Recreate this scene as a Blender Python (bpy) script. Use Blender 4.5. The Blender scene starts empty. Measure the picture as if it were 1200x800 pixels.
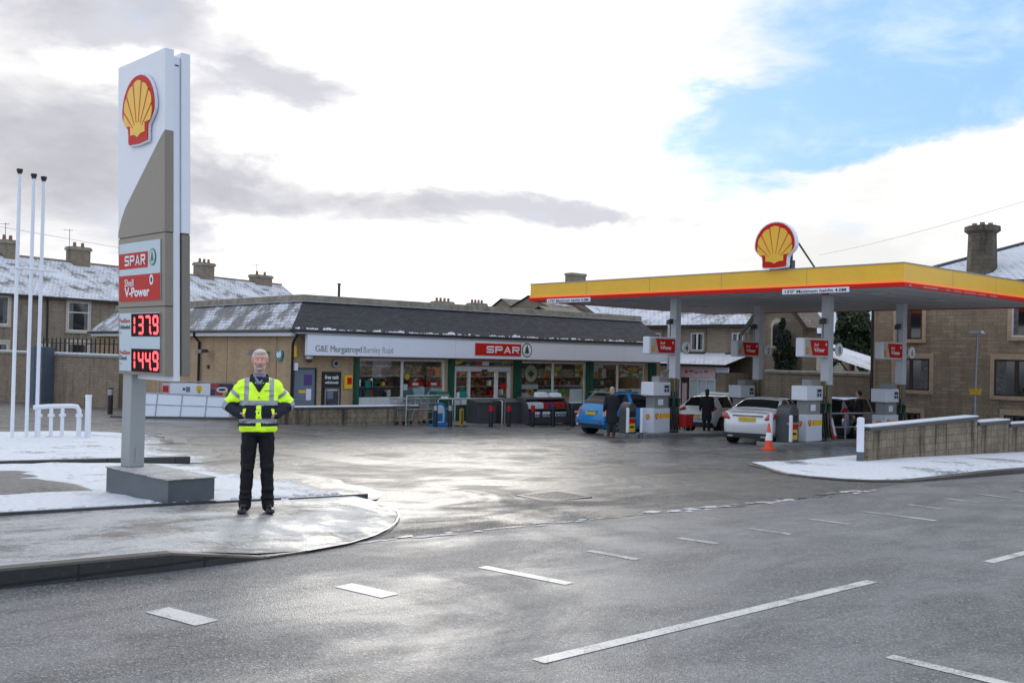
import bpy, bmesh, math, random
import numpy as np
from mathutils import Vector, Matrix, noise as mnoise
random.seed(7)
sc = bpy.context.scene
COL = sc.collection

# ------------------------------------------------------------ camera
FPX = 1167.0
A_U = math.atan2(1333, FPX)
FWD = Vector((math.cos(A_U), math.sin(A_U), 0)); RGT = Vector((math.sin(A_U), -math.cos(A_U), 0)); UPW = Vector((0, 0, 1))
roll = math.atan(.0225); pitch = math.atan(17 * math.cos(roll) / FPX)
Fc = FWD * math.cos(pitch) + UPW * math.sin(pitch); U0 = -FWD * math.sin(pitch) + UPW * math.cos(pitch)
Rc = RGT * math.cos(roll) + U0 * math.sin(roll); Uc = U0 * math.cos(roll) - RGT * math.sin(roll)
cam = bpy.data.objects.new('camera', bpy.data.cameras.new('camera'))
COL.objects.link(cam)
cam.matrix_world = Matrix(((Rc.x, Uc.x, -Fc.x, 0), (Rc.y, Uc.y, -Fc.y, 0), (Rc.z, Uc.z, -Fc.z, 1.8), (0, 0, 0, 1)))
cam.data.lens = 36 * FPX / 1200; cam.data.sensor_width = 36
cam.data.clip_start = .1; cam.data.clip_end = 3000
cam.data.dof.use_dof = False
sc.camera = cam

# ------------------------------------------------------------ colour management
sc.view_settings.view_transform = 'Standard'; sc.view_settings.look = 'None'
sc.view_settings.exposure = 0.34; sc.view_settings.gamma = 1; sc.view_settings.use_curve_mapping = False

# ------------------------------------------------------------ world: low winter sun behind broken cloud
SUN_AZ, SUN_EL = 0.93, 0.27
world = bpy.data.worlds.new('World'); sc.world = world; world.use_nodes = True
NT = world.node_tree; NT.nodes.clear()
class G:
    """tiny helper for node graphs"""
    def __init__(s, nt): s.nt = nt
    def n(s, t, **k):
        nd = s.nt.nodes.new(t)
        for a, b in k.items(): setattr(nd, a, b)
        return nd
    def put(s, sock, v):
        if isinstance(v, bpy.types.NodeSocket): s.nt.links.new(v, sock)
        elif v is not None:
            if isinstance(v, (tuple, list)) and len(v) == 3 and sock.type == 'RGBA': v = (*v, 1)
            sock.default_value = v
    def m(s, op, a, b=None, c=None, clamp=False):
        nd = s.n('ShaderNodeMath', operation=op, use_clamp=clamp)
        for i, v in enumerate((a, b, c)):
            if v is not None: s.put(nd.inputs[i], v)
        return nd.outputs[0]
    def vm(s, op, a, b=None):
        nd = s.n('ShaderNodeVectorMath', operation=op); s.put(nd.inputs[0], a)
        if b is not None: s.put(nd.inputs[1], b)
        return nd.outputs[0]
    def mix(s, f, a, b, mode='MIX'):
        nd = s.n('ShaderNodeMix', data_type='RGBA', blend_type=mode)
        s.put(nd.inputs[0], f); s.put(nd.inputs[6], a); s.put(nd.inputs[7], b)
        return nd.outputs[2]
    def noise(s, vec, scale, detail=4, rough=.55, dist=0, out=0):
        nd = s.n('ShaderNodeTexNoise'); s.put(nd.inputs['Vector'], vec)
        nd.inputs['Scale'].default_value = scale; nd.inputs['Detail'].default_value = detail
        nd.inputs['Roughness'].default_value = rough; nd.inputs['Distortion'].default_value = dist
        return nd.outputs[out]
    def ramp(s, f, a, b, lo=0., hi=1., smooth=True):
        nd = s.n('ShaderNodeMapRange', interpolation_type='SMOOTHSTEP' if smooth else 'LINEAR')
        s.put(nd.inputs[0], f); nd.inputs[1].default_value = a; nd.inputs[2].default_value = b
        nd.inputs[3].default_value = lo; nd.inputs[4].default_value = hi
        return nd.outputs[0]
    def scale(s, vec, x, y, z):
        return s.vm('MULTIPLY', vec, (x, y, z))
g_ = G(NT)
tc = g_.n('ShaderNodeTexCoord'); D = tc.outputs['Generated']
sx = g_.n('ShaderNodeSeparateXYZ'); g_.put(sx.inputs[0], D)
az = g_.m('ARCTAN2', sx.outputs[1], sx.outputs[0]); el = g_.m('ARCSINE', sx.outputs[2])
# noise lookup flattened like a cloud deck
den = g_.m('ADD', g_.m('MAXIMUM', sx.outputs[2], 0.0), .22)
cx = g_.n('ShaderNodeCombineXYZ'); g_.put(cx.inputs[0], g_.m('DIVIDE', sx.outputs[0], den)); g_.put(cx.inputs[1], g_.m('DIVIDE', sx.outputs[1], den))
P = cx.outputs[0]
PD = g_.scale(D, 1.0, 1.0, 2.4)
wob = g_.noise(PD, 4.6, 8, .60, .25, out=1)
ws = g_.n('ShaderNodeSeparateColor'); g_.put(ws.inputs[0], wob)
azw = g_.m('ADD', az, g_.m('MULTIPLY', g_.m('SUBTRACT', ws.outputs[0], .5), .30))
elw = g_.m('ADD', el, g_.m('MULTIPLY', g_.m('SUBTRACT', ws.outputs[1], .5), .16))
def blob(a0, e0, sa, se, amp, wobble=True):
    a = g_.m('DIVIDE', g_.m('SUBTRACT', azw if wobble else az, a0), sa); e = g_.m('DIVIDE', g_.m('SUBTRACT', elw if wobble else el, e0), se)
    r = g_.m('ADD', g_.m('MULTIPLY', a, a), g_.m('MULTIPLY', e, e))
    return g_.m('MULTIPLY', g_.m('EXPONENT', g_.m('MULTIPLY', r, -1)), amp)
def total(bl):
    t = bl[0]
    for b in bl[1:]: t = g_.m('ADD', t, b)
    return t
fine = g_.noise(PD, 6.5, 9, .58, .2)
# open blue sky: main gap on the right, and some more behind the viewer
gap = total([blob(.60, .262, .09, .05, .5), blob(.37, .31, .12, .05, .5), blob(.66, .315, .07, .03, .3), blob(.345, .225, .05, .03, .35), blob(.50, .215, .07, .035, .35), blob(.53, .235, .15, .055, 1.1), blob(.42, .34, .20, .10, .75), blob(.63, .20, .09, .05, .62), blob(.70, .155, .06, .018, .35), blob(.78, .30, .08, .02, .25), blob(.53, .125, .09, .028, .55), blob(.36, .26, .10, .05, .6),
             blob(.405, .165, .12, .05, -1.0), blob(.56, .172, .06, .018, -.45), blob(.70, .27, .07, .05, -.2), blob(-1.6, .5, .8, .3, .8), blob(2.6, .45, .5, .25, .6), blob(-2.6, .3, .5, .2, .5)])
gap = g_.m('ADD', gap, g_.m('MULTIPLY', g_.m('SUBTRACT', fine, .5), 2.1))
blue = g_.ramp(gap, .16, 1.05)
# grey cloud bases
gr = total([blob(1.29, .185, .20, .085, 1.25), blob(1.13, .135, .12, .035, .8), blob(.885, .142, .13, .022, 1.1), blob(.76, .132, .08, .014, .6), blob(1.10, .245, .07, .030, 1.05), blob(1.24, .31, .16, .04, 1.0),
            blob(.985, .285, .06, .025, .4), blob(1.12, .20, .035, .03, -.3), blob(1.25, .262, .08, .018, -.6)])
gr = g_.m('ADD', gr, g_.m('MULTIPLY', g_.m('SUBTRACT', fine, .5), 1.6))
grey = g_.ramp(gr, .15, 1.15)
high = g_.noise(PD, 3.3, 8, .6, .2)
# cloud brightness falls away from the sun
sd = Vector((math.cos(SUN_EL) * math.cos(SUN_AZ), math.cos(SUN_EL) * math.sin(SUN_AZ), math.sin(SUN_EL)))
dp = g_.n('ShaderNodeVectorMath', operation='DOT_PRODUCT'); g_.put(dp.inputs[0], D); dp.inputs[1].default_value = sd
lum = g_.ramp(dp.outputs[1], -.5, .95, 8.8, 9.3)
lum = g_.m('MULTIPLY', lum, g_.ramp(high, .32, .62, .78, 1.04))
lum2 = g_.m('ADD', lum, g_.ramp(dp.outputs[1], .93, 1.0, 0, 1.5))
tint = g_.mix(g_.ramp(dp.outputs[1], -.1, .85), (.84, .93, 1.12), (1.0, .995, .98))
cloud = g_.mix(1, tint, lum2, 'MULTIPLY')
gl = g_.m('MULTIPLY', lum, .60)
greyc = g_.mix(1, (.97, .97, 1.06), gl, 'MULTIPLY')
sky = g_.n('ShaderNodeTexSky', sky_type='NISHITA', sun_disc=False)
sky.sun_elevation = SUN_EL; sky.sun_rotation = math.pi / 2 - SUN_AZ; sky.air_density = 1.0; sky.dust_density = .5; sky.ozone_density = 1.5
skyc = g_.mix(1, g_.mix(.80, g_.mix(1, sky.outputs[0], (1.0, 1.12, 1.35), 'MULTIPLY'), (2.9, 5.1, 8.0)), (1.0, 1.0, 1.0), 'MULTIPLY')
skyc = g_.mix(g_.ramp(g_.noise(PD, 9, 8, .62, .4), .42, .78, 0, .45), skyc, (8.0, 8.8, 9.6))
col = g_.mix(grey, cloud, greyc)
col = g_.mix(blue, col, skyc)
col = g_.mix(g_.ramp(el, .0, .10, .72, 0), col, g_.mix(1, (1.0, .985, .96), g_.m('MULTIPLY', lum, .98), 'MULTIPLY'))
bg = g_.n('ShaderNodeBackground'); g_.put(bg.inputs[0], col); bg.inputs[1].default_value = .1
wo = g_.n('ShaderNodeOutputWorld'); NT.links.new(bg.outputs[0], wo.inputs[0])

sun = bpy.data.objects.new('sun', bpy.data.lights.new('sun', 'SUN')); COL.objects.link(sun)
sun.data.energy = .5; sun.data.angle = math.radians(16); sun.data.color = (1, .95, .87)
sun.rotation_euler = (-sd).to_track_quat('-Z', 'Y').to_euler()

# ------------------------------------------------------------ material helpers
MATS = {}
def newmat(name):
    m = bpy.data.materials.new(name); m.use_nodes = True; m.node_tree.nodes.clear()
    g = G(m.node_tree); b = g.n('ShaderNodeBsdfPrincipled'); o = g.n('ShaderNodeOutputMaterial')
    m.node_tree.links.new(b.outputs[0], o.inputs[0]); MATS[name] = m
    return m, g, b, o
def objc(g): return g.n('ShaderNodeTexCoord').outputs['Object']
def bump(g, b, h, strength=.3, dist=.01):
    bn = g.n('ShaderNodeBump'); bn.inputs['Strength'].default_value = strength; bn.inputs['Distance'].default_value = dist
    g.put(bn.inputs['Height'], h); g.put(b.inputs['Normal'], bn.outputs[0]); return bn
def plain(name, c, rough=.5, metal=0, var=.12, scale=6, emit=0, spec=.5, coat=0, bmp=0):
    m, g, b, o = newmat(name)
    v = objc(g)
    n1 = g.noise(v, scale, 5, .6); n2 = g.noise(v, scale * 7, 3, .6)
    f = g.m('ADD', g.m('MULTIPLY', n1, .7), g.m('MULTIPLY', n2, .3))
    lo = tuple(max(0, x * (1 - var)) for x in c); hi = tuple(min(1, x * (1 + var)) for x in c)
    cc = g.mix(g.ramp(f, .3, .7), lo, hi)
    g.put(b.inputs['Base Color'], cc)
    g.put(b.inputs['Roughness'], g.ramp(n1, .2, .8, max(0, rough * .93), min(1, rough * 1.07)))
    b.inputs['Metallic'].default_value = metal; b.inputs['Specular IOR Level'].default_value = spec
    b.inputs['Coat Weight'].default_value = coat
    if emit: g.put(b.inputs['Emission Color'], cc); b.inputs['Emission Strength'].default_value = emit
    if bmp: bump(g, b, n2, bmp, .01)
    return m
def snowmix(g, v, amount, scale=1.2, stretch=(1, 1, 1)):
    vv = g.scale(v, *stretch)
    n = g.m('ADD', g.m('MULTIPLY', g.noise(vv, scale, 6, .6), .6), g.m('MULTIPLY', g.noise(vv, scale * 9, 4, .7), .4))
    return g.ramp(n, .5 - amount * .2 + .02 - .06, .5 - amount * .2 + .02 + .08)
SNOW = (.66, .69, .75)
def masonry(name, c1, c2, mortar, bw, bh, ms=.012, var=.5, rough=.85, dirt=.4, offset=.5):
    m, g, b, o = newmat(name)
    uv = g.n('ShaderNodeUVMap').outputs[0]; v = objc(g)
    t = g.n('ShaderNodeTexBrick', offset=offset); g.put(t.inputs['Vector'], uv); t.inputs['Scale'].default_value = 1
    g.put(t.inputs['Color1'], c1); g.put(t.inputs['Color2'], c2); g.put(t.inputs['Mortar'], mortar)
    t.inputs['Mortar Size'].default_value = ms; t.inputs['Mortar Smooth'].default_value = .3; t.inputs['Bias'].default_value = 0
    t.inputs['Brick Width'].default_value = bw; t.inputs['Row Height'].default_value = bh
    n = g.noise(v, 1.3, 6, .65); n2 = g.noise(v, 14, 4, .65)
    streak = g.noise(g.scale(v, 2.6, 2.6, .22), 1.3, 6, .7)
    c = g.mix(g.ramp(n, .35, .7, 0, var), t.outputs[0], tuple(x * .55 for x in c1))
    c = g.mix(g.ramp(n2, .3, .75, 0, .45), c, tuple(min(1, x * 1.35) for x in c2))
    c = g.mix(g.ramp(streak, .46, .68, 0, dirt), c, tuple(x * .3 for x in c1))
    g.put(b.inputs['Base Color'], c); b.inputs['Roughness'].default_value = rough; b.inputs['Specular IOR Level'].default_value = .25
    h = g.m('SUBTRACT', g.m('MULTIPLY', n2, .5), g.m('MULTIPLY', t.outputs[1], 1.0))
    bump(g, b, h, .6, .015)
    return m
def slate(name, c, amount, bw=.3, bh=.16, wet=.45):
    m, g, b, o = newmat(name)
    uv = g.n('ShaderNodeUVMap').outputs[0]; v = objc(g)
    t = g.n('ShaderNodeTexBrick', offset=.5); g.put(t.inputs['Vector'], uv); t.inputs['Scale'].default_value = 1
    g.put(t.inputs['Color1'], tuple(x * .75 for x in c)); g.put(t.inputs['Color2'], tuple(x * 1.4 for x in c)); g.put(t.inputs['Mortar'], tuple(x * .3 for x in c))
    t.inputs['Mortar Size'].default_value = .012; t.inputs['Brick Width'].default_value = bw; t.inputs['Row Height'].default_value = bh
    n = g.noise(v, .8, 6, .65); n2 = g.noise(v, 9, 5, .75); n3 = g.noise(v, 34, 3, .6)
    # thin snow lies in broken patches and lines along the courses
    sm = g.m('ADD', g.m('ADD', g.m('MULTIPLY', n, .62), g.m('MULTIPLY', n2, .26)), g.m('MULTIPLY', n3, .12))
    sm = g.m('ADD', sm, g.m('MULTIPLY', t.outputs[1], -.10))
    th = .66 - amount * .28
    f = g.ramp(sm, th - .05, th + .05)
    col = g.mix(f, t.outputs[0], SNOW)
    g.put(b.inputs['Base Color'], col); g.put(b.inputs['Roughness'], g.mix(f, (wet,) * 3, (.85,) * 3))
    b.inputs['Specular IOR Level'].default_value = .4
    bump(g, b, g.m('ADD', g.m('MULTIPLY', t.outputs[1], -1), g.m('MULTIPLY', f, 1.2)), .5, .015)
    return m

# ---- grounds
def asphalt(name, base, wetlo, wethi, road):
    m, g, b, o = newmat(name)
    v = objc(g)
    big = g.noise(v, .22, 6, .6, .6); mid = g.noise(g.scale(v, .6, 1.5, 1), .9, 8, .68, .5)
    g1 = g.noise(v, 26, 5, .75); g2 = g.noise(v, 70, 4, .75); g3 = g.noise(v, 170, 2, .7)
    grit = g.n('ShaderNodeTexVoronoi', feature='F1'); g.put(grit.inputs['Vector'], v); grit.inputs['Scale'].default_value = 78
    gs = g.n('ShaderNodeSeparateColor'); g.put(gs.inputs[0], grit.outputs['Color'])
    c = g.mix(g.ramp(g2, .3, .72), tuple(x * .42 for x in base), tuple(x * 1.55 for x in base))
    c = g.mix(g.ramp(g.noise(g.scale(v, .35, 1.2, 1), 1.2, 8, .7, .6), .42, .66, 0, .55), c, tuple(x * .45 for x in base))
    c = g.mix(g.ramp(gs.outputs[0], .82, .97, 0, .6), c, tuple(min(1, x * 2.6) for x in base))
    c = g.mix(g.m('MULTIPLY', g.ramp(gs.outputs[1], .55, .80, 0, .85), g.ramp(g.m('ADD', g.m('MULTIPLY', g1, .5), g.m('MULTIPLY', mid, .5)), .35, .60, 1, .15)), c, tuple(x * .12 for x in base))
    salt = g.ramp(g.m('ADD', g.m('ADD', g.m('MULTIPLY', mid, .55), g.m('MULTIPLY', big, .25)), g.m('MULTIPLY', g1, .2)), .45, .62)
    c = g.mix(g.m('MULTIPLY', salt, g.ramp(g2, .3, .65, .15, .55)), c, (.30, .30, .305))
    damp = g.ramp(g.m('ADD', g.m('MULTIPLY', mid, .4), g.m('MULTIPLY', g.noise(v, .45, 7, .65, 1.0), .6)), .40, .60)
    if not road:
        pv = g.n('ShaderNodeTexVoronoi', feature='DISTANCE_TO_EDGE'); g.put(pv.inputs['Vector'], g.vm('ADD', g.scale(v, 1, 1.3, 1), g.scale(g.noise(v, 1.4, 4, .6, out=1), .7, .7, 0))); pv.inputs['Scale'].default_value = .16
        crack = g.ramp(pv.outputs[0], .0, .010, 1, 0)
        crack = g.m('MULTIPLY', crack, g.ramp(g.noise(v, .5, 3), .45, .6))
        c = g.mix(g.m('MULTIPLY', crack, .8), c, (.02, .02, .02))
        slush = g.ramp(g.m('ADD', g.m('MULTIPLY', g.noise(g.scale(v, .5, 1.9, 1), 1.1, 8, .72, .8), .72), g.m('MULTIPLY', g1, .28)), .55, .66)
        c = g.mix(g.m('MULTIPLY', slush, .8), c, (.42, .42, .425))
        patch = g.n('ShaderNodeTexVoronoi', feature='F1'); g.put(patch.inputs['Vector'], g.vm('ADD', v, g.scale(g.noise(v, .8, 5, .6, out=1), 1.2, 1.2, 0))); patch.inputs['Scale'].default_value = .13
        ps = g.n('ShaderNodeSeparateColor'); g.put(ps.inputs[0], patch.outputs['Color'])
        c = g.mix(g.ramp(ps.outputs[0], .3, .7, 0, .35), c, g.mix(.5, c, (.05, .045, .04)))
        # coarser, darker old surface in the mouth of the entrance
        sx_ = g.n('ShaderNodeSeparateXYZ'); g.put(sx_.inputs[0], v)
        yy = g.m('ADD', sx_.outputs[1], g.m('MULTIPLY', g.m('SUBTRACT', g.noise(v, .9, 5, .65), .5), 3.0))
        near = g.m('MULTIPLY', g.ramp(yy, 10.6, 11.4, 1, 0), 1.0)
        c = g.mix(g.m('MULTIPLY', near, .85), c, g.mix(g.ramp(gs.outputs[2], .4, .9), (.022, .022, .022), (.20, .20, .20)))
    g.put(b.inputs['Base Color'], c)
    r = g.ramp(damp, 0, 1, wethi, wetlo, False)
    r = g.m('ADD', r, g.m('MULTIPLY', g.m('SUBTRACT', g2, .5), .35))
    r = g.m('ADD', r, g.m('MULTIPLY', g.m('SUBTRACT', g1, .5), .2))
    if not road: r = g.m('ADD', r, g.m('MULTIPLY', near, .18))
    g.put(b.inputs['Roughness'], r); b.inputs['Specular IOR Level'].default_value = .5
    b.inputs['IOR'].default_value = 1.4
    h = g.m('ADD', g.m('MULTIPLY', grit.outputs[0], 1.1), g.m('MULTIPLY', g2, 1.2))
    h = g.m('ADD', h, g.m('MULTIPLY', g3, .5))
    h = g.m('MULTIPLY', h, g.ramp(damp, 0, 1, 1.0, .45, False))
    h = g.m('ADD', h, g.m('MULTIPLY', g1, .6))
    bump(g, b, h, .8, .006)
    return m
asphalt('road', (.165, .167, .176), .34, .54, True)
asphalt('forecourt', (.105, .103, .099), .15, .50, False)
def snowground(name, amount, under, bumpy=.5, scale=.9, fade=False):
    m, g, b, o = newmat(name); v = objc(g)
    n = g.noise(v, scale, 7, .65, .4); n2 = g.noise(v, 12, 5, .7); n3 = g.noise(v, 60, 3, .6)
    s = g.m('ADD', g.m('ADD', g.m('MULTIPLY', n, .6), g.m('MULTIPLY', n2, .28)), g.m('MULTIPLY', n3, .12))
    th = .68 - amount * .3
    if fade:
        sx_ = g.n('ShaderNodeSeparateXYZ'); g.put(sx_.inputs[0], v)
        fx = g.m('SUBTRACT', sx_.outputs[0], g.m('MULTIPLY', g.m('MAXIMUM', g.m('SUBTRACT', sx_.outputs[1], 17), 0), .28))
        s = g.m('SUBTRACT', s, g.ramp(fx, 6.6, 8.5, 0, .20, False))
    f = g.ramp(s, th - .05, th + .05)
    u = g.mix(g.ramp(g.m('ADD', g.m('MULTIPLY', n2, .6), g.m('MULTIPLY', n3, .4)), .38, .62), tuple(x * .35 for x in under), tuple(x * 2.0 for x in under))
    sn = g.mix(g.ramp(n2, .3, .7), (.58, .62, .68), (.72, .75, .79))
    g.put(b.inputs['Base Color'], g.mix(f, u, sn)); g.put(b.inputs['Roughness'], g.mix(f, (.32,) * 3, (.7,) * 3))
    bump(g, b, g.m('ADD', g.m('ADD', g.m('MULTIPLY', f, .6), g.m('MULTIPLY', n2, .5)), g.m('MULTIPLY', n3, .25)), bumpy, .02)
    return m
snowground('snow_verge', .92, (.12, .115, .105), .8, fade=True)
snowground('snow_thin', .62, (.10, .10, .10), .4, .7)
snowground('snow_clean', .86, (.15, .15, .155), .8, .6)
snowground('gravel_strip', .12, (.075, .072, .07), .9, 1.6)
def icypave():
    m, g, b, o = newmat('icy_pavement'); v = objc(g)
    n = g.noise(g.scale(v, .7, 1.5, 1), .9, 7, .68, .6); n2 = g.noise(v, 16, 5, .7); n3 = g.noise(v, 90, 3, .6)
    s = g.m('ADD', g.m('ADD', g.m('MULTIPLY', n, .68), g.m('MULTIPLY', n2, .22)), g.m('MULTIPLY', n3, .10))
    f = g.ramp(s, .40, .56)
    u = g.mix(g.ramp(n3, .3, .7), (.05, .05, .052), (.14, .14, .142))
    g.put(b.inputs['Base Color'], g.mix(g.m('MULTIPLY', f, g.ramp(n3, .3, .7, .35, .85)), u, (.62, .64, .66)))
    g.put(b.inputs['Roughness'], g.ramp(g.noise(v, 1.7, 6, .65, .5), .35, .6, .26, .58))
    bump(g, b, g.m('ADD', g.m('MULTIPLY', n2, .9), g.m('MULTIPLY', n3, .8)), .8, .008)
icypave()
def kerbmat():
    m, g, b, o = newmat('kerb_stone'); v = objc(g)
    w = g.n('ShaderNodeTexBrick', offset=0); g.put(w.inputs['Vector'], g.n('ShaderNodeUVMap').outputs[0]); w.inputs['Scale'].default_value = 1
    w.inputs['Brick Width'].default_value = .92; w.inputs['Row Height'].default_value = 5; w.inputs['Mortar Size'].default_value = .012
    g.put(w.inputs['Color1'], (.026, .025, .024)); g.put(w.inputs['Color2'], (.045, .043, .041)); g.put(w.inputs['Mortar'], (.01, .01, .01))
    n = g.noise(v, 9, 5, .7)
    g.put(b.inputs['Base Color'], g.mix(g.ramp(n, .55, .8, 0, .5), w.outputs[0], (.12, .12, .12))); b.inputs['Roughness'].default_value = .4
    bump(g, b, n, .5, .01)
kerbmat()
plain('tar_patch', (.055, .055, .057), .30, var=.5, scale=12, bmp=.5)
# road paint, worn
def paintmat(name, lo, hi):
    m, g, b, o = newmat(name); v = objc(g)
    n = g.m('ADD', g.m('MULTIPLY', g.noise(v, 45, 5, .75), .6), g.m('MULTIPLY', g.noise(v, 4, 5, .6), .4))
    g.put(b.inputs['Base Color'], g.mix(g.ramp(n, lo, hi), (.21, .21, .215), (.64, .63, .61))); b.inputs['Roughness'].default_value = .45
    bump(g, b, n, .4, .004)
paintmat('road_paint', .38, .53)
paintmat('road_paint_faded', .46, .60)
paintmat('road_paint_faint', .55, .72)

masonry('store_brick', (.42, .29, .170), (.50, .36, .225), (.37, .27, .18), .30, .10, .008, .25, dirt=.2)
masonry('stone_terrace', (.24, .20, .155), (.31, .265, .205), (.18, .155, .125), .42, .17, .018, .5, dirt=.45)
masonry('stone_house', (.25, .20, .145), (.40, .325, .235), (.23, .19, .145), .52, .15, .014, .5, dirt=.3)
masonry('stone_grey', (.235, .195, .145), (.30, .25, .19), (.18, .155, .12), .48, .15, .014, .5, dirt=.3)
masonry('wall_stone', (.19, .15, .105), (.29, .24, .17), (.12, .10, .075), .40, .19, .012, .75, dirt=1.0)
masonry('soot_stone', (.10, .085, .065), (.15, .13, .10), (.07, .06, .05), .42, .2, .014, .6, dirt=.8)
masonry('wall_brown', (.25, .19, .135), (.32, .25, .18), (.17, .14, .11), .32, .14, .012, .4, dirt=.5)
slate('slate_dark', (.040, .040, .047), -.12, .32, .12, .62)
slate('slate_frost', (.10, .105, .115), .52, .32, .17)
slate('roof_snowy', (.10, .10, .105), .72, .3, .2)
slate('roof_snow_full', (.10, .095, .09), .95, .3, .2)
slate('roof_brown', (.10, .075, .055), .25, .3, .2)
plain('dressed_stone', (.50, .38, .26), .8, var=.15)
plain('cream_surround', (.52, .46, .36), .7, var=.1)
plain('concrete_cap', (.26, .24, .19), .85, var=.35, scale=3, bmp=.4)
plain('snow', SNOW, .75, var=.05, scale=5, bmp=.4)
plain('white_gloss', (.80, .82, .86), .3, var=.012)
plain('white_panel', (.76, .79, .85), .4, var=.02)
plain('cool_white', (.78, .81, .88), .45, var=.02)
plain('bronze_grey', (.235, .205, .170), .38, metal=.3, var=.05)
plain('bronze_side', (.20, .185, .15), .4, metal=.3, var=.06)
plain('post_grey', (.34, .36, .36), .4, metal=.2, var=.03)
plain('plinth_grey', (.10, .118, .13), .45, var=.15, scale=4)
plain('plinth_lid', (.34, .34, .33), .35, var=.5, scale=2.5, bmp=.3)
plain('brand_red', (.60, .012, .008), .45, var=.05, spec=.2)
plain('brand_yellow', (.93, .50, .02), .32, var=.05)
plain('sign_gold', (.93, .53, .03), .35, var=.05, scale=1.2)
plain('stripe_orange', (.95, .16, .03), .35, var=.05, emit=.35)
plain('rib_red', (.60, .05, .01), .4, var=.05)
plain('spar_red', (.55, .016, .014), .45, var=.05, spec=.2)
plain('spar_green', (.0, .14, .075), .35, var=.12)
plain('dark_green', (.012, .085, .052), .4, var=.25)
plain('text_grey', (.16, .17, .19), .5)
plain('text_black', (.015, .015, .018), .5)
plain('text_white', (.85, .85, .85), .5, var=.02)
plain('text_red', (.45, .04, .03), .5)
plain('pale_blue_panel', (.50, .61, .66), .3, var=.04)
plain('led_red', (1.0, .06, .07), .4, emit=1.9, var=.02)
plain('led_back', (.012, .002, .002), .6, spec=.1)
plain('black_plastic', (.018, .018, .02), .4, var=.3)
plain('cabinet_blue', (.085, .11, .14), .5)
plain('dark_metal', (.05, .052, .056), .45, var=.25)
plain('dark_box', (.062, .065, .072), .5, var=.15)
plain('gutter_black', (.014, .014, .015), .35)
plain('steel', (.42, .43, .44), .3, metal=.85, var=.15)
plain('galvanised', (.33, .34, .35), .45, metal=.6, var=.2)
plain('soffit', (.66, .66, .66), .6, var=.04, scale=1.5)
plain('column_white', (.60, .61, .64), .4, var=.06, scale=2)
plain('column_base', (.20, .165, .125), .5, var=.2)
plain('canopy_roof', (.45, .45, .45), .7)
plain('pump_white', (.72, .74, .79), .35, var=.02)
plain('pump_grey', (.25, .25, .245), .4, var=.1)
plain('hose_black', (.012, .012, .013), .35)
plain('nozzle_green', (.02, .14, .06), .4)
plain('hose_yellow', (.50, .33, .05), .4)
plain('concrete', (.22, .215, .205), .6, var=.25, scale=4, bmp=.3)
plain('door_grey', (.16, .20, .25), .4, var=.08)
plain('purple', (.10, .045, .22), .5)
plain('hi_yellow', (.60, .98, .03), .6, var=.06, emit=.22, scale=14)  # weak glow added so the fluorescent cloth looks brighter
plain('navy_cloth', (.012, .014, .028), .85, var=.3, scale=20, bmp=.3)
plain('reflective', (.36, .37, .38), .35, var=.06, metal=.2)
plain('skin', (.72, .36, .27), .5, var=.14, scale=16)
plain('lips', (.40, .14, .12), .5)
plain('white_hair', (.66, .62, .57), .8, var=.35, scale=45, bmp=.6)
plain('beard', (.58, .48, .42), .8, var=.3, scale=70, bmp=.4)
plain('eye_dark', (.03, .03, .035), .2)
plain('shirt_blue', (.22, .26, .36), .8, var=.15, scale=50)
plain('black_trouser', (.011, .011, .013), .8, var=.3, scale=14, spec=.3)
plain('shoe_black', (.012, .012, .013), .3)
plain('dark_coat', (.010, .010, .013), .8, var=.3, scale=9)
plain('grey_coat', (.028, .030, .036), .8, var=.3)
plain('hair_blonde', (.40, .32, .21), .8, var=.2, scale=40)
plain('hair_dark', (.02, .015, .012), .7, var=.2)
plain('shoe_red', (.32, .02, .03), .4)
plain('car_blue', (.006, .20, .50), .3, var=.04, coat=.4, spec=.35)
plain('car_white', (.68, .69, .69), .22, var=.03, coat=1)
plain('car_silver', (.40, .42, .44), .25, metal=.5, var=.03, coat=1)
plain('car_dark', (.02, .022, .028), .25, var=.05, coat=1)
plain('car_glass', (.008, .009, .011), .08, var=.1, spec=.35)
plain('car_trim', (.015, .015, .016), .5)
plain('tail_red', (.35, .012, .015), .15, coat=1)
plain('tail_pale', (.55, .22, .22), .15, coat=1)
plain('plate_yellow', (.62, .42, .04), .4)
plain('tyre', (.014, .014, .014), .8)
plain('alloy', (.35, .36, .37), .3, metal=.8)
plain('cone_orange', (.90, .09, .02), .45, var=.08)
plain('poster_pink', (.66, .50, .54), .5, var=.08)
plain('curtain_dim', (.13, .13, .13), .6, var=.5, scale=8)  # dimness behind glass put into the colour of curtains laid on the pane
plain('frame_white', (.66, .67, .68), .4)
plain('curtain', (.42, .42, .42), .8, var=.25, scale=3)
plain('yellow_sign', (.85, .52, .03), .4)
plain('wood_dark', (.05, .035, .025), .6)
plain('bark', (.06, .045, .03), .9, bmp=.5)
plain('terracotta', (.30, .13, .08), .8)
plain('render_cream', (.50, .47, .38), .8, var=.1)
plain('leaf_dark', (.022, .042, .016), .7, var=.5, scale=3)
plain('leaf_mid', (.050, .075, .026), .7, var=.4, scale=3)
plain('leaf_bush', (.022, .036, .024), .7, var=.4, scale=3)
plain('blue_plastic', (.02, .16, .42), .4)
plain('red_plastic', (.45, .02, .02), .4)
plain('teal', (.01, .28, .26), .5)
plain('goods', (.5, .5, .5), .5)
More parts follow.
